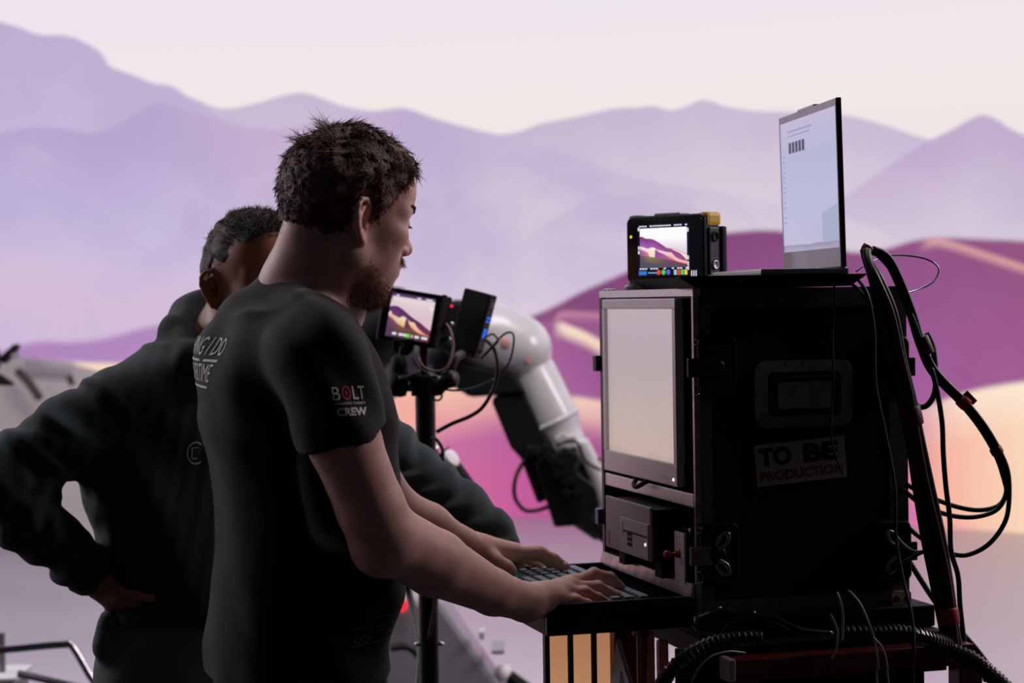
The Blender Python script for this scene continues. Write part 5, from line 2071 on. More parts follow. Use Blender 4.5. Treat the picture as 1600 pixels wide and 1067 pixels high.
ui.box((sx1 + 0.004, -0.0044, 0.010), (sx1 + 0.0055, -0.0036, 0.021))
ui.box((sx1 + 0.009, -0.0044, 0.010), (sx1 + 0.0105, -0.0036, 0.021))
ui.box((sx1 + 0.014, -0.0044, 0.010), (sx1 + 0.0155, -0.0036, 0.021))
ui = ui.build('screen_text', UIW, rec)
ui['kind'] = 'stuff'
for x, c, nm in ((-0.012, (235, 70, 50), 'ui_red'), (-0.001, (90, 200, 80), 'ui_green'), (0.010, (90, 100, 220), 'ui_blue')):
    MB().lathe([(0.0045, 0), (0.0045, 0.0004)], (x, -0.0040, sz0 + 0.006), (0, -1, 0), 16).build('record_button', EM(nm, c), rec)
for x, c, nm in ((0.026, (150, 200, 225), 'ui_cyan'), (0.034, (230, 80, 60), 'ui_red2'), (0.042, (110, 200, 90), 'ui_green2'), (0.050, (220, 210, 80), 'ui_yellow')):
    MB().box((x - 0.003, -0.0044, sz0 + 0.001), (x + 0.003, -0.0040, sz0 + 0.010)).build('menu_tile', EM(nm, c), rec)
MB().box((sx0 + 0.002, -0.0044, sz0 + 0.002), (sx0 + 0.020, -0.0040, sz0 + 0.009)).build('menu_tile', EM('ui_deep_blue', (50, 120, 210)), rec)
MB().box((sx0 + 0.024, -0.0044, sz0 + 0.0045), (sx0 + 0.044, -0.0040, sz0 + 0.0065)).build('level_bar', EM('ui_level', (120, 180, 210)), rec)

# what the recorder stands on
pp = empty('paper_stack', CL(0.089, 0.385, CZ1 + 0.002), CASE_YAW + math.radians(-20))
tag(pp, 'small stack of pale papers under the recorder monitor', 'papers')
for i in range(3):
    MB().box((-0.066 + 0.004 * i, -0.085 + 0.003 * i, 0.0042 * i), (0.070 - 0.003 * i, 0.045 - 0.002 * i, 0.0042 * i + 0.0038), 0.0006).build('sheet_pad', WHT, pp)
rec.location.z = CZ1 + 0.002 + 0.0128
pen = empty('pen', CL(0.010, 0.345, CZ1 + 0.008), CASE_YAW + math.radians(70))
tag(pen, 'blue pen lying on the front edge of the flight case', 'pen')
MB().lathe([(0.0015, -0.03), (0.0045, -0.022), (0.0045, 0.03), (0.003, 0.034)], (0, 0, 0), (1, 0, 0), 10).build('pen_barrel', WHT, pen, smooth=True)
MB().lathe([(0.0052, -0.004), (0.0052, 0.032), (0.0035, 0.035)], (0, 0, 0), (1, 0, 0), 10).build('pen_cap', M('blue_pen_cap', (30, 90, 190), 0.3), pen, smooth=True)

# ================================================================= monitors on their stand
SY = 4.15
POLE = M('black_anodised_tube', (22, 20, 22), 0.35, metal=0.5, var=0.1)
stand = empty('light_stand', (P(676, 1000, SY).x, SY, 0), 0, world=True)
tag(stand, 'black telescopic stand behind the typing person, holding two small screens', 'stand')
pz = [P(657, 480, SY), P(661, 596, SY), P(664, 610, SY), P(674, 1030, SY)]
bx = (pz[1].x + pz[3].x) / 2
MB().lathe([(0.021, 0.10), (0.021, 1.3175), (0.023, 1.318), (0.023, 1.330), (0.019, 1.332)], (bx, SY, 0), (0, 0, 1), 24).build('lower_tube', POLE, stand, smooth=False)
MB().lathe([(0.010, 1.332), (0.010, 1.452), (0.007, 1.455)], (bx - 0.002, SY, 0), (0, 0, 1), 18).build('upper_tube', POLE, stand, smooth=False)
MB().box((bx - 0.028, SY - 0.022, 1.305), (bx - 0.018, SY + 0.022, 1.332), 0.003).build('clamp_ear', BLKM, stand)
MB().tube([Vector((bx - 0.028, SY, 1.318)), Vector((bx - 0.045, SY, 1.318))], 0.004, 8, spline=False).build('clamp_bolt', BLKM, stand)
for s in (-1, 1):
    MB().lathe([(0.004, 0), (0.005, 0.006), (0.002, 0.010)], (bx + s * 0.021, SY, P(676, 1006, SY).z), (s, 0, 0.0), 10).build('lock_pin', CHROME, stand, smooth=True)
for k in range(3):
    a = math.radians(90 + 120 * k + 20)
    e = Vector((bx + math.cos(a) * 0.5, SY + math.sin(a) * 0.5, 0.012))
    MB().tube([Vector((bx, SY, 0.42)), (Vector((bx, SY, 0.42)) + e) / 2 + Vector((0, 0, 0.03)), e], 0.012, 10).build('leg', POLE, stand, smooth=True)
MB().lathe([(0.03, 0.40), (0.03, 0.45), (0.022, 0.46)], (bx, SY, 0), (0, 0, 1), 20).build('leg_collar', BLKM, stand)
# cross arm with its clamps
MB().tube([P(628, 604, SY - 0.03), P(700, 604, SY - 0.03)], 0.0045, 10, spline=False).build('cross_arm', BLKM, stand)
MB().box((bx - 0.030, SY - 0.05, P(0, 612, SY).z - 0.004), (bx + 0.030, SY - 0.012, P(0, 596, SY).z), 0.006).build('arm_clamp', BLKM, stand)
# articulated arm under the monitor
am = MB()
am.lathe([(0.010, -0.026), (0.020, -0.022), (0.022, 0.0), (0.020, 0.022), (0.010, 0.026)], P(622, 600, SY - 0.03), (0.15, 0, 1), 18)
am.lathe([(0.008, -0.028), (0.017, -0.020), (0.018, 0.004), (0.015, 0.022), (0.008, 0.028)], P(624, 575, SY - 0.03), (-0.1, 0, 1), 18)
am.build('joint', MATP, stand, smooth=True)
MB().tube([P(624, 572, SY - 0.03), P(628, 545, SY - 0.03), P(629, 530, SY - 0.02)], 0.006, 8).build('arm_neck', BLKM, stand, smooth=True)
MB().prism([(-0.022, 0.020), (0.022, 0.020), (0.022, 0.0), (0.010, -0.014), (-0.010, -0.014), (-0.022, 0.0)], P(630, 545, SY - 0.03), (1, 0, 0), (0, 0, 1), (0, 1, 0), 0.02).build('shoe_mount', MATP, stand, bevel=0.002)
MB().tube([P(626, 591, SY - 0.05), P(640, 590, SY - 0.06), P(652, 585, SY - 0.06)], 0.007, 8).build('lever', BLKM, stand, smooth=True)
MB().lathe([(0.010, -0.012), (0.011, 0.0), (0.010, 0.012)], P(648, 590, SY - 0.05), (1, 0, 0.2), 12).build('knob', MATP, stand, smooth=True)
# ball joint on the right
jb = MB()
jb.lathe([(0.004, -0.020), (0.014, -0.014), (0.019, 0.0), (0.014, 0.014), (0.004, 0.020)], P(683, 605, SY - 0.05), (1, 0, 0.5), 16)
jb.build('joint', MATP, stand, smooth=True)
MB().lathe([(0.012, -0.016), (0.019, -0.010), (0.019, 0.010), (0.012, 0.016)], P(703, 592, SY - 0.05), (1, -0.5, 0.2), 18).build('knob', BLKM, stand, smooth=True)
MB().tube([P(690, 600, SY - 0.05), P(703, 580, SY - 0.05), P(712, 560, SY - 0.04), P(722, 552, SY - 0.02)], 0.009, 10).build('arm_neck', BLKM, stand, smooth=True)
rg_ = MB()
rc = P(683, 618, SY - 0.06)
rg_.tube([rc + Vector((math.cos(a) * 0.010, 0, math.sin(a) * 0.010)) for a in [math.pi * 2 * k / 16 for k in range(17)]], 0.0025, 6, spline=False, cap=False)
rg_.build('wing_ring', BLKM, stand, smooth=True)

# the monitor: seen from slightly to its right
mc = P(642, 496, SY)
fm_ = empty('field_monitor', mc, math.radians(-22))
fm_.rotation_euler = (math.radians(-6), math.radians(9.0), math.radians(-26))
tag(fm_, 'small on-set monitor with a dune picture on the black stand', 'monitor')
FW, FH, FD = 0.136, 0.112, 0.040
fb = MB()
fb.prism(rounded(FW, FH, 0.004), (0, 0, 0), (1, 0, 0), (0, 0, 1), (0, 1, 0), FD)
fb.build('monitor_body', MATP, fm_, bevel=0.002)
MB().prism(rounded(FW - 0.004, FH - 0.004, 0.003), (0, -0.002, 0), (1, 0, 0), (0, 0, 1), (0, 1, 0), 0.002).build('front_glass', M('black_glass', (8, 8, 10), 0.12), fm_)
for s in (-1, 1):
    MB().box((s * (FW / 2 + 0.001) - 0.002, -0.006, -FH / 2), (s * (FW / 2 + 0.001) + 0.002, 0.010, FH / 2 + 0.002), 0.001).build('hood_edge', M('grey_hood_edge', (92, 90, 96), 0.5) if s < 0 else MATP, fm_)


def conv_fm(x, y):
    return (x - 170) / 440.0, 1 - (y - 95) / 385.0


FM_SKY = [(95, (88, 58, 110)), (118, (90, 60, 112)), (130, (236, 220, 224)), (200, (226, 205, 214)), (300, (222, 196, 206))]
FM_L = [
    dict(ridge=[(170, 215), (240, 205), (300, 225), (370, 262), (430, 290), (500, 318), (560, 350), (610, 372)], top=[(170, (96, 52, 100)), (400, (84, 40, 80)), (610, (120, 60, 80))], bot=[(170, (112, 60, 116)), (610, (100, 50, 90))], depth=0.2, soft=0.02),
    dict(ridge=[(170, 262), (240, 290), (290, 300), (310, 285), (345, 292), (400, 320), (440, 325), (470, 355), (540, 395), (610, 420)], top=[(170, (240, 190, 180)), (320, (252, 236, 200)), (450, (246, 210, 180)), (610, (220, 120, 90))],
         bot=[(170, (170, 90, 110)), (320, (240, 190, 130)), (450, (240, 170, 110)), (610, (190, 80, 60))], depth=0.2, soft=0.03),
    dict(ridge=[(170, 600), (340, 500), (352, 300), (400, 350), (440, 380), (500, 410), (610, 470)], top=[(350, (120, 60, 90)), (500, (170, 80, 70))], bot=[(350, (90, 50, 80)), (500, (110, 56, 70))], depth=0.2, soft=0.03),
    dict(ridge=[(170, 300), (220, 320), (270, 352), (340, 375), (420, 388), (520, 412), (610, 425)], top=[(170, (120, 66, 110)), (300, (130, 90, 80)), (610, (100, 50, 60))], bot=[(170, (92, 62, 92)), (300, (66, 52, 56)), (610, (70, 42, 56))], depth=0.3, soft=0.03),
]
fx, fz = 0.052, 0.046
quad_uv('screen', picture('field_monitor_dune_image', conv_fm, FM_SKY, FM_L, 0.95, False, False), [(-fx, -0.0026, -fz), (fx, -0.0026, -fz), (fx, -0.0026, fz), (-fx, -0.0026, fz)], fm_)
ui = MB()
for a_, b__ in ((-0.036, -0.026), (-0.020, -0.010), (-0.009, -0.002), (0.010, 0.013), (0.018, 0.028), (0.034, 0.048)):
    ui.box((a_, -0.0034, -0.041), (b__, -0.0028, -0.036))
for a_, b__ in ((-0.040, -0.034), (0.030, 0.046), (0.010, 0.018)):
    ui.box((a_, -0.0034, 0.040), (b__, -0.0028, 0.043))
ui.box((0.044, -0.0034, 0.020), (0.049, -0.0028, 0.028))
ui.box((-0.050, -0.0034, -0.002), (-0.046, -0.0028, 0.006))
ui = ui.build('screen_text', UIW, fm_)
ui['kind'] = 'stuff'
MB().box((-0.004, -0.0034, -0.042), (0.006, -0.0028, -0.035)).build('status_tile', EM('ui_lime', (110, 220, 60)), fm_)
MB().lathe([(0.003, 0), (0.003, 0.004), (0.001, 0.005)], (FW / 2 + 0.002, 0.034, FH / 2 - 0.018), (1, 0, 0), 10).build('tally_light', EM('red_led', (240, 40, 60), 1.3), fm_)
for z in (0.0, -0.032):
    MB().lathe([(0.004, 0), (0.004, 0.010), (0.0055, 0.010), (0.0055, 0.020)], (FW / 2, 0.026, z), (1, 0, 0), 10).build('plug', CHROME, fm_, smooth=True)

# the black transmitter beside it
tc_ = P(734, 500, SY + 0.02)
tr = empty('wireless_transmitter', tc_)
tr.rotation_euler = (math.radians(-8), math.radians(13.5), math.radians(-32))
tag(tr, 'black box with blue status lights on the stand, right of the small monitor', 'transmitter')
tb = MB()
tb.prism(rounded(0.066, 0.126, 0.004), (0, 0, 0), (1, 0, 0), (0, 0, 1), (0, 1, 0), 0.030)
tb.build('transmitter_body', MATP, tr, bevel=0.002)
sp_ = MB().box((0.033, 0.004, -0.055), (0.0345, 0.026, 0.055)).build('side_plate', M('brown_black_plate', (44, 34, 36), 0.5), tr)
BLUE = EM('blue_led', (40, 110, 255), 1.2)
for i, z in enumerate((0.012, 0.004, -0.014, -0.019, -0.024, -0.029)):
    MB().box((0.0345, 0.009, z), (0.0352, 0.020, z + 0.0036)).build('status_light', BLUE, sp_)
MB().lathe([(0.007, 0), (0.006, 0.001)], (0.0345, 0.015, 0.042), (1, 0, 0), 14).build('maker_mark', M('dull_silver_mark', (110, 96, 96), 0.5), sp_)
MB().box((-0.03, 0.006, -0.075), (0.03, 0.03, -0.062), 0.004).build('mount_plate', BLKM, tr)


def to_floor(w_, py):
    """cables that leave the picture at the bottom run on down to the floor"""
    if py > 1080:
        e, d_ = w_[-1], (w_[-1] - w_[-2])
        d_.z = 0
        d_ = d_.normalized() * 0.05 if d_.length > 1e-4 else Vector((0.03, 0, 0))
        w_ = w_ + [Vector((e.x + d_.x, e.y + d_.y, e.z * 0.55)), Vector((e.x + d_.x * 1.4, e.y + d_.y * 1.4, 0.09)), Vector((e.x + d_.x * 2.2, e.y - 0.03, 0.016)), Vector((e.x + d_.x * 4, e.y - 0.12, 0.016))]
    return w_


def cable(lab, pts, r, mat, group='cables', name='cable', n=8, sub=6):
    o = MB().tube(to_floor([P(*p_) for p_ in pts], pts[-1][1]), r, n, sub=sub).build(name, mat, None, smooth=True)
    return tag(o, lab, 'cable', group)


RUB = M('black_rubber_cable', (14, 12, 13), 0.45, var=0.1, spec=0.5)
PINKC = M('pinkish_cable', (150, 110, 106), 0.5, var=0.1)
cable('pinkish cable looping from the small on-set monitor', [(697, 506, SY - .02), (705, 520, SY - .04), (708, 545, SY - .05), (700, 572, SY - .06), (684, 580, SY - .06), (664, 575, SY - .05), (655, 562, SY - .04), (656, 548, SY)], 0.0028, PINKC, 'stand cables')
cable('thin black cable under the small on-set monitor', [(645, 536, SY), (644, 556, SY - .04), (652, 572, SY - .05), (668, 584, SY - .06), (675, 594, SY - .06)], 0.0022, RUB, 'stand cables')
cable('black cable hanging from the transmitter down to the stand', [(757, 530, SY), (772, 545, SY - .03), (778, 575, SY - .04), (772, 605, SY - .04), (755, 635, SY - .04), (735, 650, SY - .03), (706, 662, SY - .03), (682, 675, SY - .03)], 0.0042, RUB, 'stand cables')
cable('thin cable looping in the air right of the transmitter', [(757, 528, SY), (770, 522, SY - .02), (778, 532, SY - .03), (772, 540, SY - .03), (752, 560, SY - .02), (770, 540, SY), (788, 522, SY), (800, 520, SY), (803, 532, SY), (798, 560, SY), (788, 578, SY), (778, 586, SY)], 0.0022, RUB, 'stand cables')
cable('thin cable sagging between the ball joint and the transmitter', [(675, 592, SY - .06), (690, 606, SY - .06), (712, 610, SY - .06), (740, 606, SY - .05), (772, 592, SY - .03)], 0.0022, RUB, 'stand cables')
cable('black cable curling at the foot of the stand tube', [(676, 683, SY - .03), (685, 690, SY - .04), (692, 706, SY - .03), (690, 730, SY - .03), (682, 760, SY - .02), (684, 900, SY - .03), (670, 1000, SY - .03)], 0.0036, RUB, 'stand cables')
cable('black hose running down left of the stand tube', [(634, 905, SY + .3), (640, 930, SY + .3), (650, 975, SY + .25), (656, 1010, SY + .2), (655, 1050, SY + .15), (650, 1120, SY + .1)], 0.008, RUB, 'stand cables')

# ================================================================= camera robot
RY = 6.4
WROB = M('white_robot_paint', (214, 210, 212), 0.28, var=0.05, coat=0.4)
GROB = M('grey_robot_paint', (158, 156, 164), 0.4, var=0.08)
rob = empty('camera_robot', (P(600, 900, RY).x, RY, 0), 0, world=True)
tag(rob, 'white and black robot arm with a camera rig in front of the LED wall', 'robot')


def rsolid(name, prims, mat, h=0.012, parent=None, k=0.03, cuts=()):
    S = Sculpt()
    for p_ in prims:
        S.add(p_, k)
    for p_ in cuts:
        S.cut(p_, 0.01)
    cs = np.array([q_[1] for q_ in prims])
    rs = max(q_[2] for q_ in prims)
    V_, F_ = S.mesh(cs.min(0) - rs - 0.03, cs.max(0) + rs + 0.03, h, smooth=2)
    return np_mesh(name, V_, F_, mat, parent or rob)


# elbow housing: a blunt capsule lying towards us
el = P(800, 545, RY)
rsolid('elbow_housing', [s_cone(P(770, 538, RY), P(806, 548, RY), 0.120, 0.118), s_cone(P(700, 520, RY + .05), P(770, 535, RY), 0.105, 0.115)], WROB, 0.012, None, 0.04)
for px_, py_ in ((762, 512), (790, 508), (826, 520), (838, 560), (790, 590)):
    d_ = (P(px_, py_, RY) - el)
MB().lathe([(0.045, 0), (0.045, 0.006), (0.036, 0.010)], P(795, 552, RY - 0.105), (0.1, -1, 0.1), 24).build('joint_cap', GROB, rob, smooth=True)
MB().lathe([(0.020, 0), (0.020, 0.010), (0.014, 0.014)], P(788, 536, RY - 0.112), (0.0, -1, 0.15), 16).build('service_cap', M('salmon_cap', (214, 160, 150), 0.4), rob, smooth=True)
MB().lathe([(0.012, 0), (0.012, 0.010)], P(826, 562, RY - 0.100), (0.25, -1, 0.05), 12).build('service_cap', M('salmon_cap', (214, 160, 150), 0.4), rob)
# upper arm from the hidden column
rsolid('upper_arm', [s_cone(P(585, 560, RY + .05), P(640, 545, RY + .05), 0.150, 0.12), s_cone(P(640, 540, RY + .05), P(720, 530, RY + .05), 0.105, 0.10)], GROB, 0.014, None, 0.05)
rsolid('shoulder_housing', [s_cone(P(560, 520, RY + .05), P(618, 478, RY + .1), 0.15, 0.065), s_cone(P(560, 540, RY - .05), P(600, 510, RY - .1), 0.12, 0.09)], MATP, 0.014, None, 0.05)
MB().prism([(0, 0), (0.24, -0.05), (0.28, -0.115), (0.10, -0.125), (-0.02, -0.045)], P(684, 560, RY - .11), (1, 0, 0), (0, 0, 1), (0, 1, 0), 0.20).build('under_cover', MATP, rob, bevel=0.012)
MB().lathe([(0.085, 0), (0.085, 0.03), (0.07, 0.04)], P(716, 510, RY - .10), (0, -1, 0), 24).build('drive_cover', MATP, rob, smooth=False)
# forearm: white tube with a black dress pack beneath
rsolid('forearm', [s_cone(P(826, 590, RY), P(862, 655, RY - .02), 0.096, 0.088), s_cone(P(862, 655, RY - .02), P(900, 735, RY - .04), 0.080, 0.066)], WROB, 0.011, None, 0.012)
MB().lathe([(0.089, 0), (0.092, 0.008), (0.089, 0.016)], P(862, 655, RY - .02), (0.42, 0, -0.9), 28).build('forearm_ring', WROB, rob, smooth=True)
pk = MB()
ax_ = (P(862, 760, RY) - P(790, 600, RY)).normalized()
sd_ = Vector((ax_.z, 0, -ax_.x))
if sd_.x > 0:
    sd_ = -sd_
L_ = (P(862, 760, RY) - P(790, 600, RY)).length
pk.prism([(0, -0.055), (0.02, 0.055), (L_ * 0.5, 0.060), (L_ * 0.62, 0.045), (L_ * 1.05, 0.055), (L_ * 1.05, -0.09), (L_ * 0.5, -0.055)], P(788, 606, RY - .10), ax_, sd_, (0, 1, 0), 0.14)
pk.build('cable_pack', MATP, rob, bevel=0.01)
# camera rig at the wrist
cam_c = P(893, 775, RY - .06)
rot_c = Matrix.Rotation(math.radians(-27), 3, 'Y').inverted()
rig = MB()
rig.prism([(-0.11, 0.10), (0.02, 0.16), (0.10, 0.05), (0.10, -0.085), (0.05, -0.10), (-0.05, -0.105)], P(890, 772, RY - .12), (1, 0, 0), (0, 0, 1), (0, 1, 0), 0.16)
rig.build('camera_body', MATP, rob, bevel=0.008)
MB().lathe([(0.055, 0), (0.055, 0.08), (0.048, 0.085), (0.05, 0.14)], P(912, 800, RY - .06), (0.75, -0.2, -0.5), 22).build('lens', MATP, rob, smooth=False)
wp = MB()
rr = random.Random(9)
for i in range(9):
    a_ = P(880 + 7 * i + rr.uniform(-6, 6), 690 + 8 * i + rr.uniform(-8, 8), RY - .1)
    wp.box((a_.x - 0.018, a_.y - 0.02, a_.z - 0.02), (a_.x + 0.018, a_.y + 0.02, a_.z + 0.02), 0.004, Matrix.Rotation(rr.uniform(-0.8, 0.8), 3, 'Y'))
wo = wp.build('rig_bracket', WROB, rob)
wo['kind'] = 'stuff'
wp = MB()
for i in range(8):
    a_ = P(845 + 8 * i + rr.uniform(-5, 5), 705 + 11 * i + rr.uniform(-10, 10), RY - .13)
    wp.box((a_.x - 0.022, a_.y - 0.02, a_.z - 0.012), (a_.x + 0.022, a_.y + 0.02, a_.z + 0.012), 0.003, Matrix.Rotation(rr.uniform(-1, 1), 3, 'Y'))
wo = wp.build('rig_clamp', BLKM, rob)
wo['kind'] = 'stuff'
MB().lathe([(0.010, 0), (0.012, 0.05), (0.010, 0.07)], P(896, 704, RY - .06), (-0.1, 0, 1), 12).build('rig_post', BLKM, rob)
MB().tube([P(905, 690, RY - .1), P(925, 730, RY - .1), P(940, 770, RY - .1), P(948, 810, RY - .1)], 0.03, 12).build('rig_rod', WROB, rob, smooth=True)
MB().tube([P(930, 722, RY - .1), P(938, 716, RY - .1)], 0.012, 10, spline=False).build('rig_knob', CHROME, rob)
MB().box((P(810, 0, RY).x, RY - 0.12, P(0, 722, RY).z), (P(834, 0, RY).x, RY - .05, P(0, 706, RY).z), 0.006).build('rig_clip', BLKM, rob)
for pts, r_ in (([(820, 718, RY - .1), (806, 745, RY - .12), (804, 775, RY - .12), (818, 796, RY - .12), (836, 798, RY - .1), (856, 792, RY - .1)], 0.007),
                ([(880, 700, RY - .15), (905, 715, RY - .18), (900, 740, RY - .18), (925, 760, RY - .18), (935, 790, RY - .15)], 0.006),
                ([(870, 695, RY - .15), (900, 690, RY - .18), (915, 720, RY - .18), (940, 735, RY - .18)], 0.005)):
    MB().tube([P(*q_) for q_ in pts], r_, 8).build('rig_cable', RUB, rob, smooth=True)
# column and sloping base cover
cx0 = P(575, 700, RY + .05).x
MB().lathe([(0.24, 0.0), (0.22, 0.30), (0.20, 0.55), (0.19, 0.62), (0.12, 0.70), (0.11, 1.05), (0.13, 1.25), (0.13, 1.35)], (cx0 - 0.08, RY + 0.1, 0), (0, 0, 1), 32).build('column', GROB, rob, smooth=True)
base = MB()
b_l = P(540, 900, RY).x
sl_t, sl_b = P(690, 925, RY - .2), P(790, 1067, RY - .2)
dz = (sl_t.z - sl_b.z)
dx = sl_b.x - sl_t.x
bot_x = sl_b.x + dx / dz * (sl_b.z - 0.02) * 0.6
base.prism([(b_l - 0.2, sl_t.z), (sl_t.x, sl_t.z), (sl_b.x, sl_b.z), (bot_x, 0.02), (b_l - 0.9, 0.02)], (0, RY - 0.35, 0), (1, 0, 0), (0, 0, 1), (0, 1, 0), 0.22)
base.build('base_cover', GROB, rob, bevel=0.02)
kn = P(787, 1052, RY - .3)
MB().lathe([(0.012, -0.02), (0.026, -0.012), (0.030, 0.0), (0.026, 0.012), (0.012, 0.02)], kn, (0.6, -0.6, 0.3), 18).build('base_knob', M('white_knob', (235, 230, 232), 0.4), rob, smooth=True)
MB().tube([kn + Vector((0.015, 0, -0.01)), kn + Vector((0.10, 0, -0.07)), kn + Vector((0.28, 0.02, -0.18)), Vector((kn.x + 0.42, kn.y, 0.01))], 0.022, 10).build('base_leg', MATP, rob, smooth=True)
MB().box((P(733, 0, RY - .3).x, RY - 0.38, P(0, 980, RY).z), (P(742, 0, RY - .3).x, RY - 0.30, P(0, 968, RY).z), 0.004).build('base_clip', WROB, rob)
MB().box((P(752, 0, RY - .3).x, RY - 0.38, P(0, 1002, RY).z), (P(772, 0, RY - .3).x, RY - 0.2, P(0, 996, RY).z), 0.003).build('base_tab', GROB, rob)
MB().lathe([(0.02, 0), (0.02, 0.012), (0.012, 0.018)], P(627, 945, RY - .36), (0, -1, 0), 16).build('warning_light', EM('red_led', (240, 40, 60), 1.3), rob, smooth=True)
MB().tube([P(612, 1012, RY - .4), P(640, 1012, RY - .42), P(660, 1040, RY - .42), P(655, 1100, RY - .4)], 0.012, 8).build('base_hose', RUB, rob, smooth=True)
# dark clamp with a white disc seen behind the sleeve
clp = empty('cable_reel_clamp', P(715, 760, 5.0), 0, world=True)
clp.location.z = 0
tag(clp, 'dark boom with a white disc behind the hoodie sleeve', 'boom')
MB().tube([P(690, 706, 5.0), P(712, 735, 5.0), P(732, 765, 5.0), P(742, 800, 5.0), P(700, 850, 5.02), P(590, 860, 5.02)], 0.022, 10).build('boom', MATP, clp, smooth=True)
MB().tube([P(590, 860, 5.02), Vector((P(590, 860, 5.02).x, 5.02, 0.012))], 0.02, 10, spline=False).build('post', MATP, clp)
MB().lathe([(0.16, 0), (0.16, 0.012), (0.03, 0.02)], (P(590, 860, 5.02).x, 5.02, 0.0), (0, 0, 1), 24).build('foot_plate', MATP, clp)
MB().lathe([(0.018, -0.005), (0.024, -0.003), (0.024, 0.003), (0.018, 0.005)], P(706, 716, 4.97), (0.7, -0.5, 0.5), 20).build('disc', M('white_knob', (235, 230, 232), 0.4), clp, smooth=True)
MB().tube([P(738, 757, 4.97), P(745, 768, 4.97)], 0.012, 10, spline=False).build('clip', GROB, clp)
MB().lathe([(0.014, -0.008), (0.014, 0.008)], P(680, 704, 4.98), (1, 0, 0), 12).build('bolt', ALU, clp)

# ================================================================= left edge of the stage
# white draped set piece close to the wall
wp = empty('set_block', (-3.0, 12.9, 0), 0, world=True)
tag(wp, 'white cloth-covered set block by the foot of the LED wall', 'set block')
S = Sculpt()
zt = P(60, 558, 12.7).z
xr = P(215, 600, 12.7).x
xl = P(-120, 600, 12.7).x
bl = MB()
vs = [(xl, 12.45, 0.0), (xr + 0.35, 12.45, 0.0), (xr + 0.35, 13.2, 0.0), (xl, 13.2, 0.0),
      (xl, 12.62, zt + 0.03), (P(60, 560, 12.7).x, 12.6, zt - 0.01), (P(118, 568, 12.7).x, 12.62, zt - 0.045), (xr, 12.66, zt - 0.16), (xr, 13.1, zt - 0.18), (xl, 13.1, zt + 0.02),
      (P(62, 620, 12.5).x, 12.52, 0.75), (xr + 0.2, 12.55, 0.7)]
fs = [(0, 10, 4), (4, 10, 5), (5, 10, 6), (6, 10, 11), (6, 11, 7), (0, 1, 10), (10, 1, 11), (1, 7, 11), (1, 2, 8, 7), (2, 3, 9, 8), (3, 0, 4, 9), (4, 5, 6, 7, 8, 9)]
bl.add(vs, fs)
CLOTH = M('white_stage_cloth', (238, 232, 230), 0.85, bump=0.4, bscale=6, var=0.06, vscale=4)
bl.build('cloth_cover', CLOTH, wp)
MB().tube([P(28, 580, 12.4), P(45, 598, 12.35), P(62, 622, 12.3)], 0.028, 8).build('dark_strap', M('grey_strap', (96, 86, 86), 0.7), wp, smooth=True)
MB().tube([P(108, 588, 12.4), P(113, 600, 12.38)], 0.022, 8, spline=False).build('dark_strap', M('grey_strap', (96, 86, 86), 0.7), wp, smooth=True)
MB().tube([P(40, 566, 12.45), P(115, 574, 12.5)], 0.03, 8, spline=False).build('top_batten', WHT, wp, smooth=True)

# black stage lamp on a stand, cut by the left edge
lp = empty('stage_lamp', (P(-4, 560, 8.0).x, 8.0, 0), 0, world=True)
tag(lp, 'black stage lamp with barn doors at the left edge of the picture', 'lamp')
lx = P(-4, 560, 8.0).x
MB().tube([Vector((lx - 0.34, 8.0, 0.02)), Vector((lx - 0.34, 8.0, 1.28))], 0.016, 10, spline=False).build('pole', MATP, lp)
MB().tube([Vector((lx - 0.34, 8.0, 1.28)), Vector((lx - 0.10, 8.0, 1.30))], 0.013, 10, spline=False).build('boom_arm', MATP, lp)
MB().lathe([(0.18, 0), (0.18, 0.015), (0.03, 0.03)], (lx - 0.34, 8.0, 0.0), (0, 0, 1), 24).build('foot_plate', MATP, lp)
MB().lathe([(0.05, 0.08), (0.065, 0.04), (0.065, -0.05), (0.04, -0.08)], Vector((lx - 0.08, 8.0, 1.30)), (1, 0, 0.1), 20).build('lamp_head', MATP, lp, smooth=True)
MB().prism([(-0.02, -0.03), (0.045, 0.028), (0.062, 0.020), (0.040, -0.02), (0.0, -0.055)], P(4, 548, 8.0), (1, 0, 0), (0, 0, 1), (0, 1, 0), 0.06).build('barn_door', MATP, lp, bevel=0.006)
MB().prism([(-0.02, 0.0), (0.002, 0.012), (0.030, 0.0), (0.010, -0.012)], P(20, 556, 8.0), (1, 0, 0), (0, 0, 1), (0, 1, 0), 0.04).build('barn_hinge', GROB, lp, bevel=0.004)
MB().prism([(-0.05, 0.045), (0.0, 0.020), (0.045, -0.012), (0.038, -0.022), (-0.05, -0.016)], P(2, 595, 8.0), (1, 0, 0), (0, 0, 1), (0, 1, 0), 0.05).build('barn_door', MATP, lp, bevel=0.006)

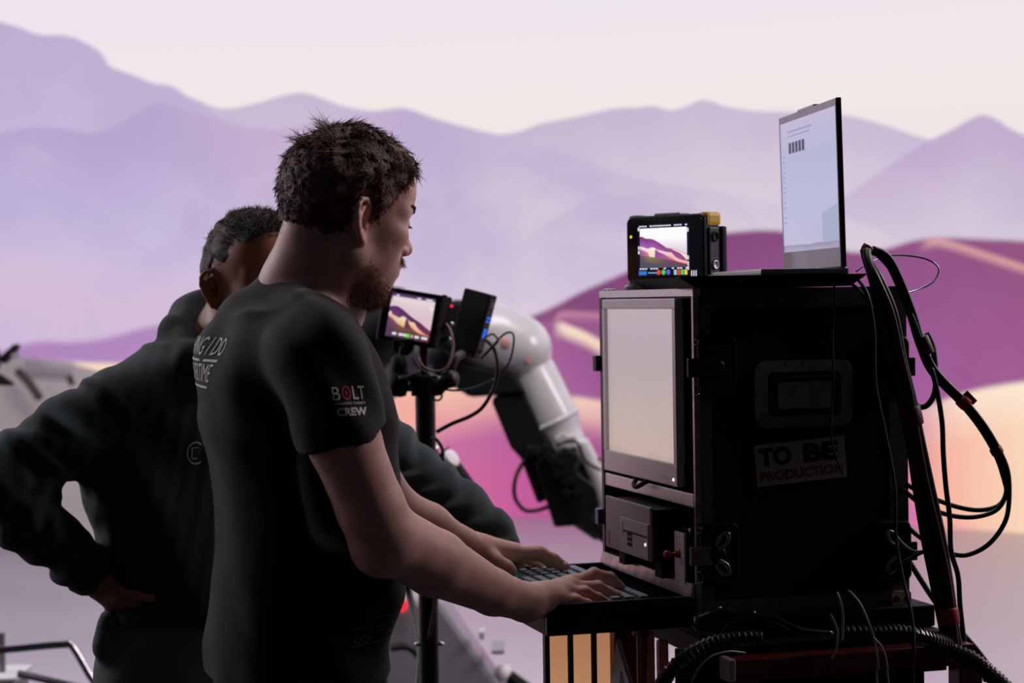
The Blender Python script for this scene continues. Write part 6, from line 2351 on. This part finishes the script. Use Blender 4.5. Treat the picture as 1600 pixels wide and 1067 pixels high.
# steel trolley with a bent tube handle
TY = 5.2
trl = empty('trolley', (P(40, 1000, TY).x, TY, 0), 0, world=True)
tag(trl, 'low trolley with a bent shiny steel tube handle, lower left corner', 'trolley')
h0, h1, h2, h3 = P(-60, 1022, TY), P(100, 1007, TY), P(113, 1010, TY), P(172, 1108, TY)
MB().tube([Vector((h0.x, TY, 0.16)), h0 + Vector((0, 0, -0.03)), h0 + Vector((0.03, 0, 0)), P(40, 1012, TY), h1, h2, P(140, 1055, TY), h3, Vector((h3.x + 0.08, TY, 0.16))], 0.0095, 14, sub=8).build('handle', CHROME, trl, smooth=True)
MB().box((h0.x - 0.05, TY - 0.05, 0.12), (h3.x + 0.14, TY + 0.7, 0.16), 0.01).build('deck', BLKM, trl)
for sx in (h0.x, h3.x + 0.08):
    for sy in (TY, TY + 0.62):
        MB().lathe([(0.05, -0.015), (0.055, -0.01), (0.055, 0.01), (0.05, 0.015)], (sx, sy, 0.055), (0, 1, 0), 20).build('wheel', MATP, trl)
        MB().box((sx - 0.018, sy - 0.022, 0.07), (sx + 0.018, sy + 0.022, 0.125), 0.004).build('caster_fork', BLKM, trl)
rd = empty('long_pole', (P(80, 1060, TY).x, TY, 0.16), 0, world=True)
tag(rd, 'dark pole lying across the trolley in the lower left corner', 'pole')
pa, pb = P(28, 1052, TY + .25), P(150, 1080, TY + .25)
MB().tube([pa, pb, pb + (pb - pa) * 0.8], 0.010, 10, spline=False).build('pole_tube', M('purple_black_tube', (52, 44, 58), 0.5), rd, smooth=True)
MB().tube([pb + (pb - pa) * 0.75, Vector((pb.x + (pb - pa).x * 0.75, TY + .25, 0.16))], 0.012, 10, spline=False).build('pole_leg', BLKM, rd)
bxo = empty('equipment_box', (P(-30, 1000, TY + .3).x, TY + .35, 0.16), 0)
tag(bxo, 'grey box with a pale lid at the very left edge on the trolley', 'box')
zb = P(0, 1062, TY + .3).z - 0.16
MB().box((-0.10, -0.1, 0.0), (0.095, 0.1, zb), 0.006).build('box_body', M('grey_box', (130, 126, 130), 0.5), bxo)
MB().box((-0.10, -0.105, zb), (0.105, 0.105, zb + 0.014), 0.004).build('box_lid', WHT, bxo)
MB().box((0.040, -0.02, zb + 0.014), (0.056, 0.0, zb + 0.125), 0.003).build('lid_post', M('grey_box', (130, 126, 130), 0.5), bxo)

# ================================================================= the red cart under the case
cart = empty('equipment_cart', CL(0.18, 0.23, 0), CASE_YAW)
tag(cart, 'dark red steel cart with a black deck carrying the flight case', 'cart')


def kbox(name, lo, hi, mat, bev=0.003):
    return MB().box([lo[0] - 0.18, lo[1] - 0.23, lo[2]], [hi[0] - 0.18, hi[1] - 0.23, hi[2]], bev).build(name, mat, cart)


kbox('deck', (0.0, -0.02, 0.965), (0.40, 0.50, 0.9995), MATP)
kbox('beam', (0.02, -0.10, 0.915), (0.425, -0.06, 0.948), REDP)
kbox('beam', (0.02, 0.46, 0.925), (0.46, 0.50, 0.957), REDP)
kbox('beam', (0.36, -0.06, 0.925), (0.40, 0.46, 0.957), REDP)
kbox('beam_end_cap', (0.010, -0.101, 0.914), (0.022, -0.059, 0.949), GROB)
kbox('cross_plate', (0.07, -0.058, 0.90), (0.40, 0.46, 0.964), MATP)
kbox('side_plate', (-0.058, -0.059, 0.60), (0.36, -0.046, 0.963), MATP)
for x in (0.04, 0.42):
    for y in (-0.08, 0.48):
        kbox('leg', (x - 0.02, y - 0.02, 0.10), (x + 0.02, y + 0.02, 0.925), REDP)
        MB().lathe([(0.045, -0.015), (0.05, -0.01), (0.05, 0.01), (0.045, 0.015)], (x - 0.18, y - 0.23, 0.05), (0, 1, 0), 20).build('wheel', MATP, cart)
kbox('lower_shelf', (0.02, -0.10, 0.20), (0.44, 0.50, 0.23), MATP)

# grey electric box behind the cables, bits on the cart deck
def small(name, lab, cat, lo, hi, mat, extra=None):
    e = empty(name, CL((lo[0] + hi[0]) / 2, (lo[1] + hi[1]) / 2, lo[2]), CASE_YAW)
    tag(e, lab, cat)
    hx_, hy_ = (hi[0] - lo[0]) / 2, (hi[1] - lo[1]) / 2
    MB().box((-hx_, -hy_, 0), (hx_, hy_, hi[2] - lo[2]), 0.004).build('body', mat, e)
    if extra:
        extra(e, hx_, hy_, hi[2] - lo[2])
    return e


# copper coloured crate with dark slats below the drawer
def translucent(name, col, frac=0.6, rough=0.35):
    m = M(name, col, rough, var=0.22, vscale=9)
    nt = m.node_tree
    b_ = nt.nodes['Principled BSDF']
    tr_ = nt.nodes.new('ShaderNodeBsdfTranslucent')
    src = b_.inputs['Base Color'].links[0].from_socket
    nt.links.new(src, tr_.inputs[0])
    mx = nt.nodes.new('ShaderNodeMixShader')
    mx.inputs[0].default_value = frac
    nt.links.new(b_.outputs[0], mx.inputs[1])
    nt.links.new(tr_.outputs[0], mx.inputs[2])
    nt.links.new(mx.outputs[0], nt.nodes['Material Output'].inputs[0])
    return m


def tinted(name, tint):
    """clear coloured plastic sheet with a glossy face"""
    m = M(name, (200, 140, 90), 0.2, var=0.15)
    nt = m.node_tree
    tr_ = nt.nodes.new('ShaderNodeBsdfTransparent')
    tr_.inputs[0].default_value = tint
    mx = nt.nodes.new('ShaderNodeMixShader')
    mx.inputs[0].default_value = 0.90
    nt.links.new(nt.nodes['Principled BSDF'].outputs[0], mx.inputs[1])
    nt.links.new(tr_.outputs[0], mx.inputs[2])
    nt.links.new(mx.outputs[0], nt.nodes['Material Output'].inputs[0])
    return m


COP = tinted('amber_plastic', (1.0, 0.78, 0.50, 1))
cr = empty('amber_crate', CL(-0.130, 0.12, 0), CASE_YAW)
tag(cr, 'clear amber plastic crate with dark uprights under the keyboard drawer', 'crate')
x0, x1 = -0.083, 0.074
ztop = 0.972
for i in range(5):
    xa = x0 - 0.001 + i * 0.0395
    MB().box((xa, -0.001, 0.06), (xa + 0.0065, 0.012, ztop), 0.001).build('upright', MATP, cr)
for i in range(4):
    xa = x0 + 0.004 + i * 0.0395
    MB().box((xa + 0.0015, 0.004, 0.07), (xa + 0.0345, 0.007, ztop - 0.004), 0.0005).build('amber_panel', COP, cr)
MB().box((x0 - 0.003, -0.002, 0.06), (x0 + 0.002, 0.012, ztop), 0.001).build('edge_post', REDP, cr)
for i in range(2):
    p_ = MB().box((x1 + 0.008 + 0.024 * i, -0.004 - 0.004 * i, 0.07), (x1 + 0.026 + 0.022 * i, 0.012, ztop - 0.012 - 0.014 * i), 0.004)
    p_.build('end_plate', translucent('pale_copper', (206, 160, 140), 0.5), cr)
MB().tube([Vector((x1 + 0.004, -0.012, 0.07)), Vector((x1 + 0.003, -0.012, 0.9)), Vector((x1 + 0.008, -0.010, ztop - 0.015))], 0.006, 8).build('side_tube', M('reddish_tube', (112, 58, 48), 0.4), cr, smooth=True)
MB().box((x1 - 0.012, -0.010, ztop - 0.016), (x1 + 0.006, 0.004, ztop - 0.006), 0.002).build('hinge', M('pale_copper', (196, 150, 132)), cr)
for z in (0.06,):
    MB().box((x0, 0.0, 0.0), (x1, 0.10, z), 0.002).build('crate_foot', MATP, cr)

# white triangular sign leaning on the crate
sg = empty('triangle_sign', CL(-0.158, -0.06, 0), CASE_YAW - math.radians(72))
tag(sg, 'white triangular sign with a grey inner triangle leaning on the amber crate', 'sign')
apex = 0.983
tri = lambda ax, az, wd, ht: [(ax, az), (ax - wd * 0.30, az - ht), (ax + wd * 0.70, az - ht)]
MB().prism(tri(0.003, apex, 0.46, 0.62), (0, 0.0, 0), (1, 0, 0), (0, 0, 1), (0, 1, 0), 0.004).build('sign_plate', M('white_sign', (250, 248, 246), 0.6, var=0.05), sg)
MB().prism(tri(0.014, apex - 0.044, 0.30, 0.50), (0, -0.0012, 0), (1, 0, 0), (0, 0, 1), (0, 1, 0), 0.001).build('inner_triangle', M('grey_sign_print', (150, 148, 146), 0.6), sg)
MB().prism([(0.003, apex + 0.002), (0.006, apex + 0.002), (0.003 + 0.325, apex - 0.62), (0.003 + 0.320, apex - 0.62)], (0, -0.001, 0), (1, 0, 0), (0, 0, 1), (0, 1, 0), 0.006).build('dark_edge', MATP, sg)
MB().box((-0.12, -0.02, 0.0), (0.29, 0.02, apex - 0.62), 0.003).build('sign_foot', MATP, sg)

# ================================================================= hoses and cables
def hose(lab, pts, r, group='corrugated hoses'):
    """ribbed black conduit"""
    c, _ = catmull(to_floor([P(*p_) for p_ in pts], pts[-1][1]), 60)
    # resample at even distance
    out = [c[0]]
    acc = 0
    for a_, b__ in zip(c[:-1], c[1:]):
        acc += (b__ - a_).length
        if acc >= 0.0016:
            out.append(b__)
            acc = 0
    rs = [r * (1.0 if (i // 2) % 2 else 0.86) for i in range(len(out))]
    o = MB().tube(out, r, 12, spline=False, rs=rs).build('corrugated_hose', M('black_conduit', (20, 20, 22), 0.3, var=0.1, spec=0.6), None, smooth=False)
    return tag(o, lab, 'hose', group)


hose('ribbed black hose curving down in front of the amber crate', [(1190, 996, 2.98), (1150, 998, 2.97), (1110, 1006, 2.96), (1070, 1028, 2.95), (1042, 1056, 2.95), (1030, 1090, 2.98), (1036, 1160, 3.0)], 0.012)
hose('ribbed black hose lying across the cart right of the cream bracket', [(1300, 990, 3.05), (1360, 990, 3.06), (1400, 989, 3.07), (1440, 996, 3.08), (1475, 1006, 3.12), (1500, 1016, 3.16)], 0.014)
hose('ribbed black hose running down at the lower right', [(1485, 1018, 3.08), (1515, 1030, 3.07), (1545, 1052, 3.06), (1580, 1090, 3.06), (1600, 1150, 3.06)], 0.015)

CY = 3.14
# thick bundle: several cables side by side
BUND = [('outermost', -0.010), ('second', -0.0035), ('third', 0.003), ('fourth', 0.009), ('innermost', 0.014)]
base_pts = [(1352, 388, CY + .02), (1356, 410, CY), (1368, 440, CY - .02), (1384, 490, CY - .02), (1397, 560, CY - .01), (1414, 620, CY), (1428, 690, CY), (1440, 760, CY), (1456, 840, CY), (1470, 910, CY), (1483, 990, CY), (1487, 1010, CY)]
cols = [RUB, M('dark_brown_cable', (34, 20, 18), 0.4, var=0.1), RUB, M('dark_red_cable', (52, 12, 12), 0.4, var=0.1), RUB]
for i, (wd, off) in enumerate(BUND):
    pts = []
    for j, (x, y, Y) in enumerate(base_pts):
        sp = min(1.0, 0.25 + j * 0.18)
        pts.append((x + off * sp * 1000 + 2.5 * math.sin(j * 1.3 + i), y + (3 if j == 0 else 0), Y - 0.006 * (i % 2) - 0.002 * i))
    cable('%s cable of the thick bundle hanging down the case\'s right edge' % wd, pts, 0.0062 if i != 2 else 0.0070, cols[i], 'thick cable bundle')
# red ties round the bundle
def tie(lab, x, y, Y, r, ax, h=0.03, mat=None):
    o = MB().lathe([(r * 0.95, -h / 2), (r, -h / 2 + 0.002), (r * 1.02, 0), (r, h / 2 - 0.002), (r * 0.95, h / 2)], P(x, y, Y), ax, 18).build('cable_tie', mat or M('red_tape', (150, 20, 16), 0.5, var=0.15), None, smooth=True)
    return tag(o, lab, 'cable tie', 'red cable ties')


tie('wide red tape round the foot of the thick cable bundle', 1481, 962, CY - .004, 0.0175, (0.12, 0, -1), 0.026)
tie('dark red tape round the middle of the thick cable bundle', 1424, 650, CY - .004, 0.0170, (0.22, 0, -1), 0.030, M('dark_red_tape', (70, 14, 12), 0.5, var=0.15))
tie('small salmon tie at the very top of the cable bundle', 1355, 388, CY + .02, 0.009, (0.5, 0, 0.8), 0.010, M('salmon_tape', (170, 84, 74), 0.5))

# second bundle that swings out into a big loop on the right
loop = [(1360, 390, CY + .03), (1384, 402, CY + .04), (1404, 438, CY + .05), (1424, 490, CY + .05), (1436, 530, CY + .05), (1452, 570, CY + .05), (1472, 596, CY + .05), (1506, 630, CY + .05), (1536, 668, CY + .05), (1560, 710, CY + .05), (1572, 745, CY + .05)]
ends = [[(1572, 770, CY + .05), (1560, 790, CY + .05), (1530, 797, CY + .05), (1496, 792, CY + .05), (1462, 780, CY + .05), (1425, 762, CY + .06), (1400, 745, CY + .10)],
        [(1571, 775, CY + .04), (1555, 798, CY + .04), (1520, 808, CY + .04), (1480, 804, CY + .04), (1440, 788, CY + .05), (1412, 766, CY + .06), (1390, 750, CY + .10)],
        [(1576, 790, CY + .03), (1568, 820, CY + .03), (1545, 850, CY + .03), (1515, 866, CY + .03), (1490, 866, CY + .03), (1456, 852, CY + .05), (1420, 825, CY + .06), (1400, 800, CY + .10)]]
nm = ['top', 'middle', 'bottom']
cc_ = [RUB, M('olive_cable', (44, 38, 22), 0.4, var=0.1), M('dark_brown_cable', (34, 20, 18))]
for i in range(3):
    o_ = (-0.006, 0.0, 0.006)[i]
    pts = [(x + o_ * 620, y - o_ * 420, Y - 0.004 * i) for x, y, Y in loop] + ends[i]
    cable('%s cable of the big loop hanging out to the right of the case' % nm[i], pts, 0.0040, cc_[i], 'big cable loop')
tie('bright red tie on the big cable loop', 1506, 628, CY + .045, 0.0115, (0.7, 0, -0.7), 0.016, M('bright_red_tape', (196, 30, 26), 0.5))
tie('dark red tape where the big loop leaves the case', 1444, 540, CY + .045, 0.0120, (0.35, 0, -0.9), 0.030, M('dark_red_tape', (70, 14, 12)))
tie('reddish brown tape low on the big cable loop', 1557, 704, CY + .045, 0.0100, (0.5, 0, -0.85), 0.012, M('brown_tape', (110, 44, 34), 0.5))
mb_tab = MB().box((-0.012, -0.001, -0.004), (0.012, 0.001, 0.006), 0.0005).build('tape_tab', M('bright_red_tape', (196, 30, 26)), None)
mb_tab.location = P(1515, 622, CY + .04)
mb_tab.rotation_euler = (0.2, math.radians(45), 0.2)
tag(mb_tab, 'small red tape flag beside the bright red tie', 'tape')
cable('blue cable running down behind the bundle', [(1368, 396, CY + .05), (1390, 420, CY + .06), (1402, 445, CY + .06), (1416, 475, CY + .06), (1428, 505, CY + .06), (1438, 530, CY + .06)], 0.0032, M('blue_cable', (28, 72, 190), 0.35), 'coloured cables')
cable('green and dark cable at the bend of the second bundle', [(1424, 490, CY + .035), (1431, 506, CY + .035), (1437, 524, CY + .035), (1447, 550, CY + .04)], 0.0026, M('green_cable', (22, 110, 70), 0.4), 'coloured cables')
cable('thin steel wire ring sticking out right above the case', [(1338, 424, CY + .05), (1352, 414, CY + .06), (1385, 400, CY + .10), (1425, 400, CY + .12), (1455, 408, CY + .12), (1467, 422, CY + .12), (1458, 440, CY + .11), (1440, 450, CY + .10), (1422, 456, CY + .08), (1408, 458, CY + .06)], 0.0016, M('steel_wire', (150, 146, 158), 0.3, metal=0.7), 'thin cables')
cable('black cable hanging straight down right of the thick bundle', [(1455, 575, CY + .02), (1464, 610, CY + .02), (1472, 660, CY + .02), (1474, 710, CY + .02), (1478, 760, CY + .02), (1484, 810, CY + .02), (1486, 860, CY + .02), (1497, 900, CY + .02), (1500, 945, CY + .02), (1506, 1000, CY + .02), (1508, 1030, CY + .02), (1512, 1100, CY + .02)], 0.0042, RUB, 'hanging cables')
cable('black cable bulging left between the two bundles', [(1448, 520, CY + .06), (1458, 545, CY + .06), (1462, 590, CY + .06), (1460, 615, CY + .06), (1450, 632, CY + .06), (1438, 636, CY + .07), (1425, 628, CY + .08)], 0.0048, RUB, 'hanging cables')
cable('straight black cable slanting down behind the thick bundle', [(1416, 680, CY + .08), (1428, 730, CY + .08), (1445, 800, CY + .07), (1458, 860, CY + .06), (1470, 940, CY + .05)], 0.0062, RUB, 'hanging cables')
cable('black cable slanting from the lower latch to the lower right corner', [(1412, 862, CY + .09), (1430, 892, CY + .09), (1465, 945, CY + .09), (1500, 985, CY + .08), (1530, 1020, CY + .08), (1562, 1066, CY + .08), (1600, 1130, CY + .08)], 0.0046, RUB, 'hanging cables')
cable('pale ended cable tied across the lower right latch', [(1400, 838, CY), (1410, 850, CY), (1428, 862, CY), (1450, 860, CY - .005), (1464, 850, CY - .005)], 0.0030, M('grey_cable', (120, 116, 120), 0.4), 'thin cables')
cable('short black cable crossing the lower right latch', [(1374, 906, CY - .02), (1400, 886, CY - .02), (1430, 868, CY - .01), (1458, 856, CY - .01)], 0.0030, RUB, 'thin cables')
cable('thin black cable running down the case side from the tray', [(1303, 440, 3.10), (1304, 470, 3.10), (1301, 520, 3.12), (1302, 600, 3.12), (1298, 660, 3.12), (1302, 700, 3.12), (1318, 742, 3.12)], 0.0018, RUB, 'thin cables')
cable('long thin cable hanging in front of the case\'s right edge', [(1340, 436, 3.09), (1356, 462, 3.07), (1366, 520, 3.07), (1368, 600, 3.07), (1384, 680, 3.07), (1398, 760, 3.07), (1400, 840, 3.07), (1410, 900, 3.06), (1424, 960, 3.04), (1428, 1010, 3.03), (1430, 1110, 3.03)], 0.0026, RUB, 'thin cables')
cable('black lead drooping from the right end of the tray', [(1318, 441, 3.12), (1334, 446, 3.08), (1350, 462, 3.07), (1362, 482, 3.07)], 0.0026, RUB, 'thin cables')
for i, (pts, lab) in enumerate((([(1308, 925, 2.99), (1316, 950, 2.98), (1317, 980, 2.98), (1316, 1000, 2.98)], 'short thin cable standing at the foot of the case'),
                               ([(1298, 960, 2.97), (1308, 985, 2.97), (1307, 1010, 2.97), (1300, 1030, 2.97)], 'thin cable curling at the foot of the case'),
                               ([(1326, 922, 2.99), (1345, 945, 2.98), (1360, 980, 2.97), (1366, 1000, 2.97), (1372, 1040, 2.97), (1374, 1100, 2.97)], 'longer thin cable arching down at the foot of the case'),
                               ([(1364, 996, 2.965), (1378, 1012, 2.965), (1386, 1040, 2.965), (1392, 1100, 2.965)], 'thin cable branching off beside the red beam'),
                               ([(1080, 1066, 2.93), (1092, 1044, 2.93), (1112, 1026, 2.93), (1138, 1018, 2.94), (1165, 1020, 2.96)], 'thin grey cable arching in front of the ribbed hose'))):
    cable(lab, pts, 0.0017, M('grey_cable', (120, 116, 120)), 'thin cables at the case foot')
# glossy black plug lying at the corner of the case
pg = empty('power_plug', P(1095, 974, 3.0), 0, world=True)
tag(pg, 'glossy black power plug lying at the foot of the case\'s front corner', 'plug')
S = Sculpt()
GLB = M('glossy_black_rubber', (14, 15, 17), 0.18, var=0.05)
S.add(s_cone(P(1094, 972, 3.0), P(1130, 962, 3.0), 0.012, 0.016), 0)
S.add(s_cone(P(1130, 962, 3.0), P(1175, 960, 3.0), 0.014, 0.008), 0.01)
S.add(s_cone(P(1094, 978, 2.995), P(1120, 984, 2.995), 0.010, 0.012), 0.006)
a3 = A3(P(1130, 970, 3.0))
V, F = S.mesh(a3 - np.array((0.07, 0.05, 0.05)), a3 + np.array((0.08, 0.05, 0.05)), 0.003, smooth=1)
np_mesh('plug_body', V, F, GLB, pg)
MB().tube([P(1175, 960, 3.0), P(1210, 968, 3.0), P(1250, 985, 3.0), P(1300, 990, 3.02)], 0.006, 8).build('plug_lead', GLB, pg, smooth=True)
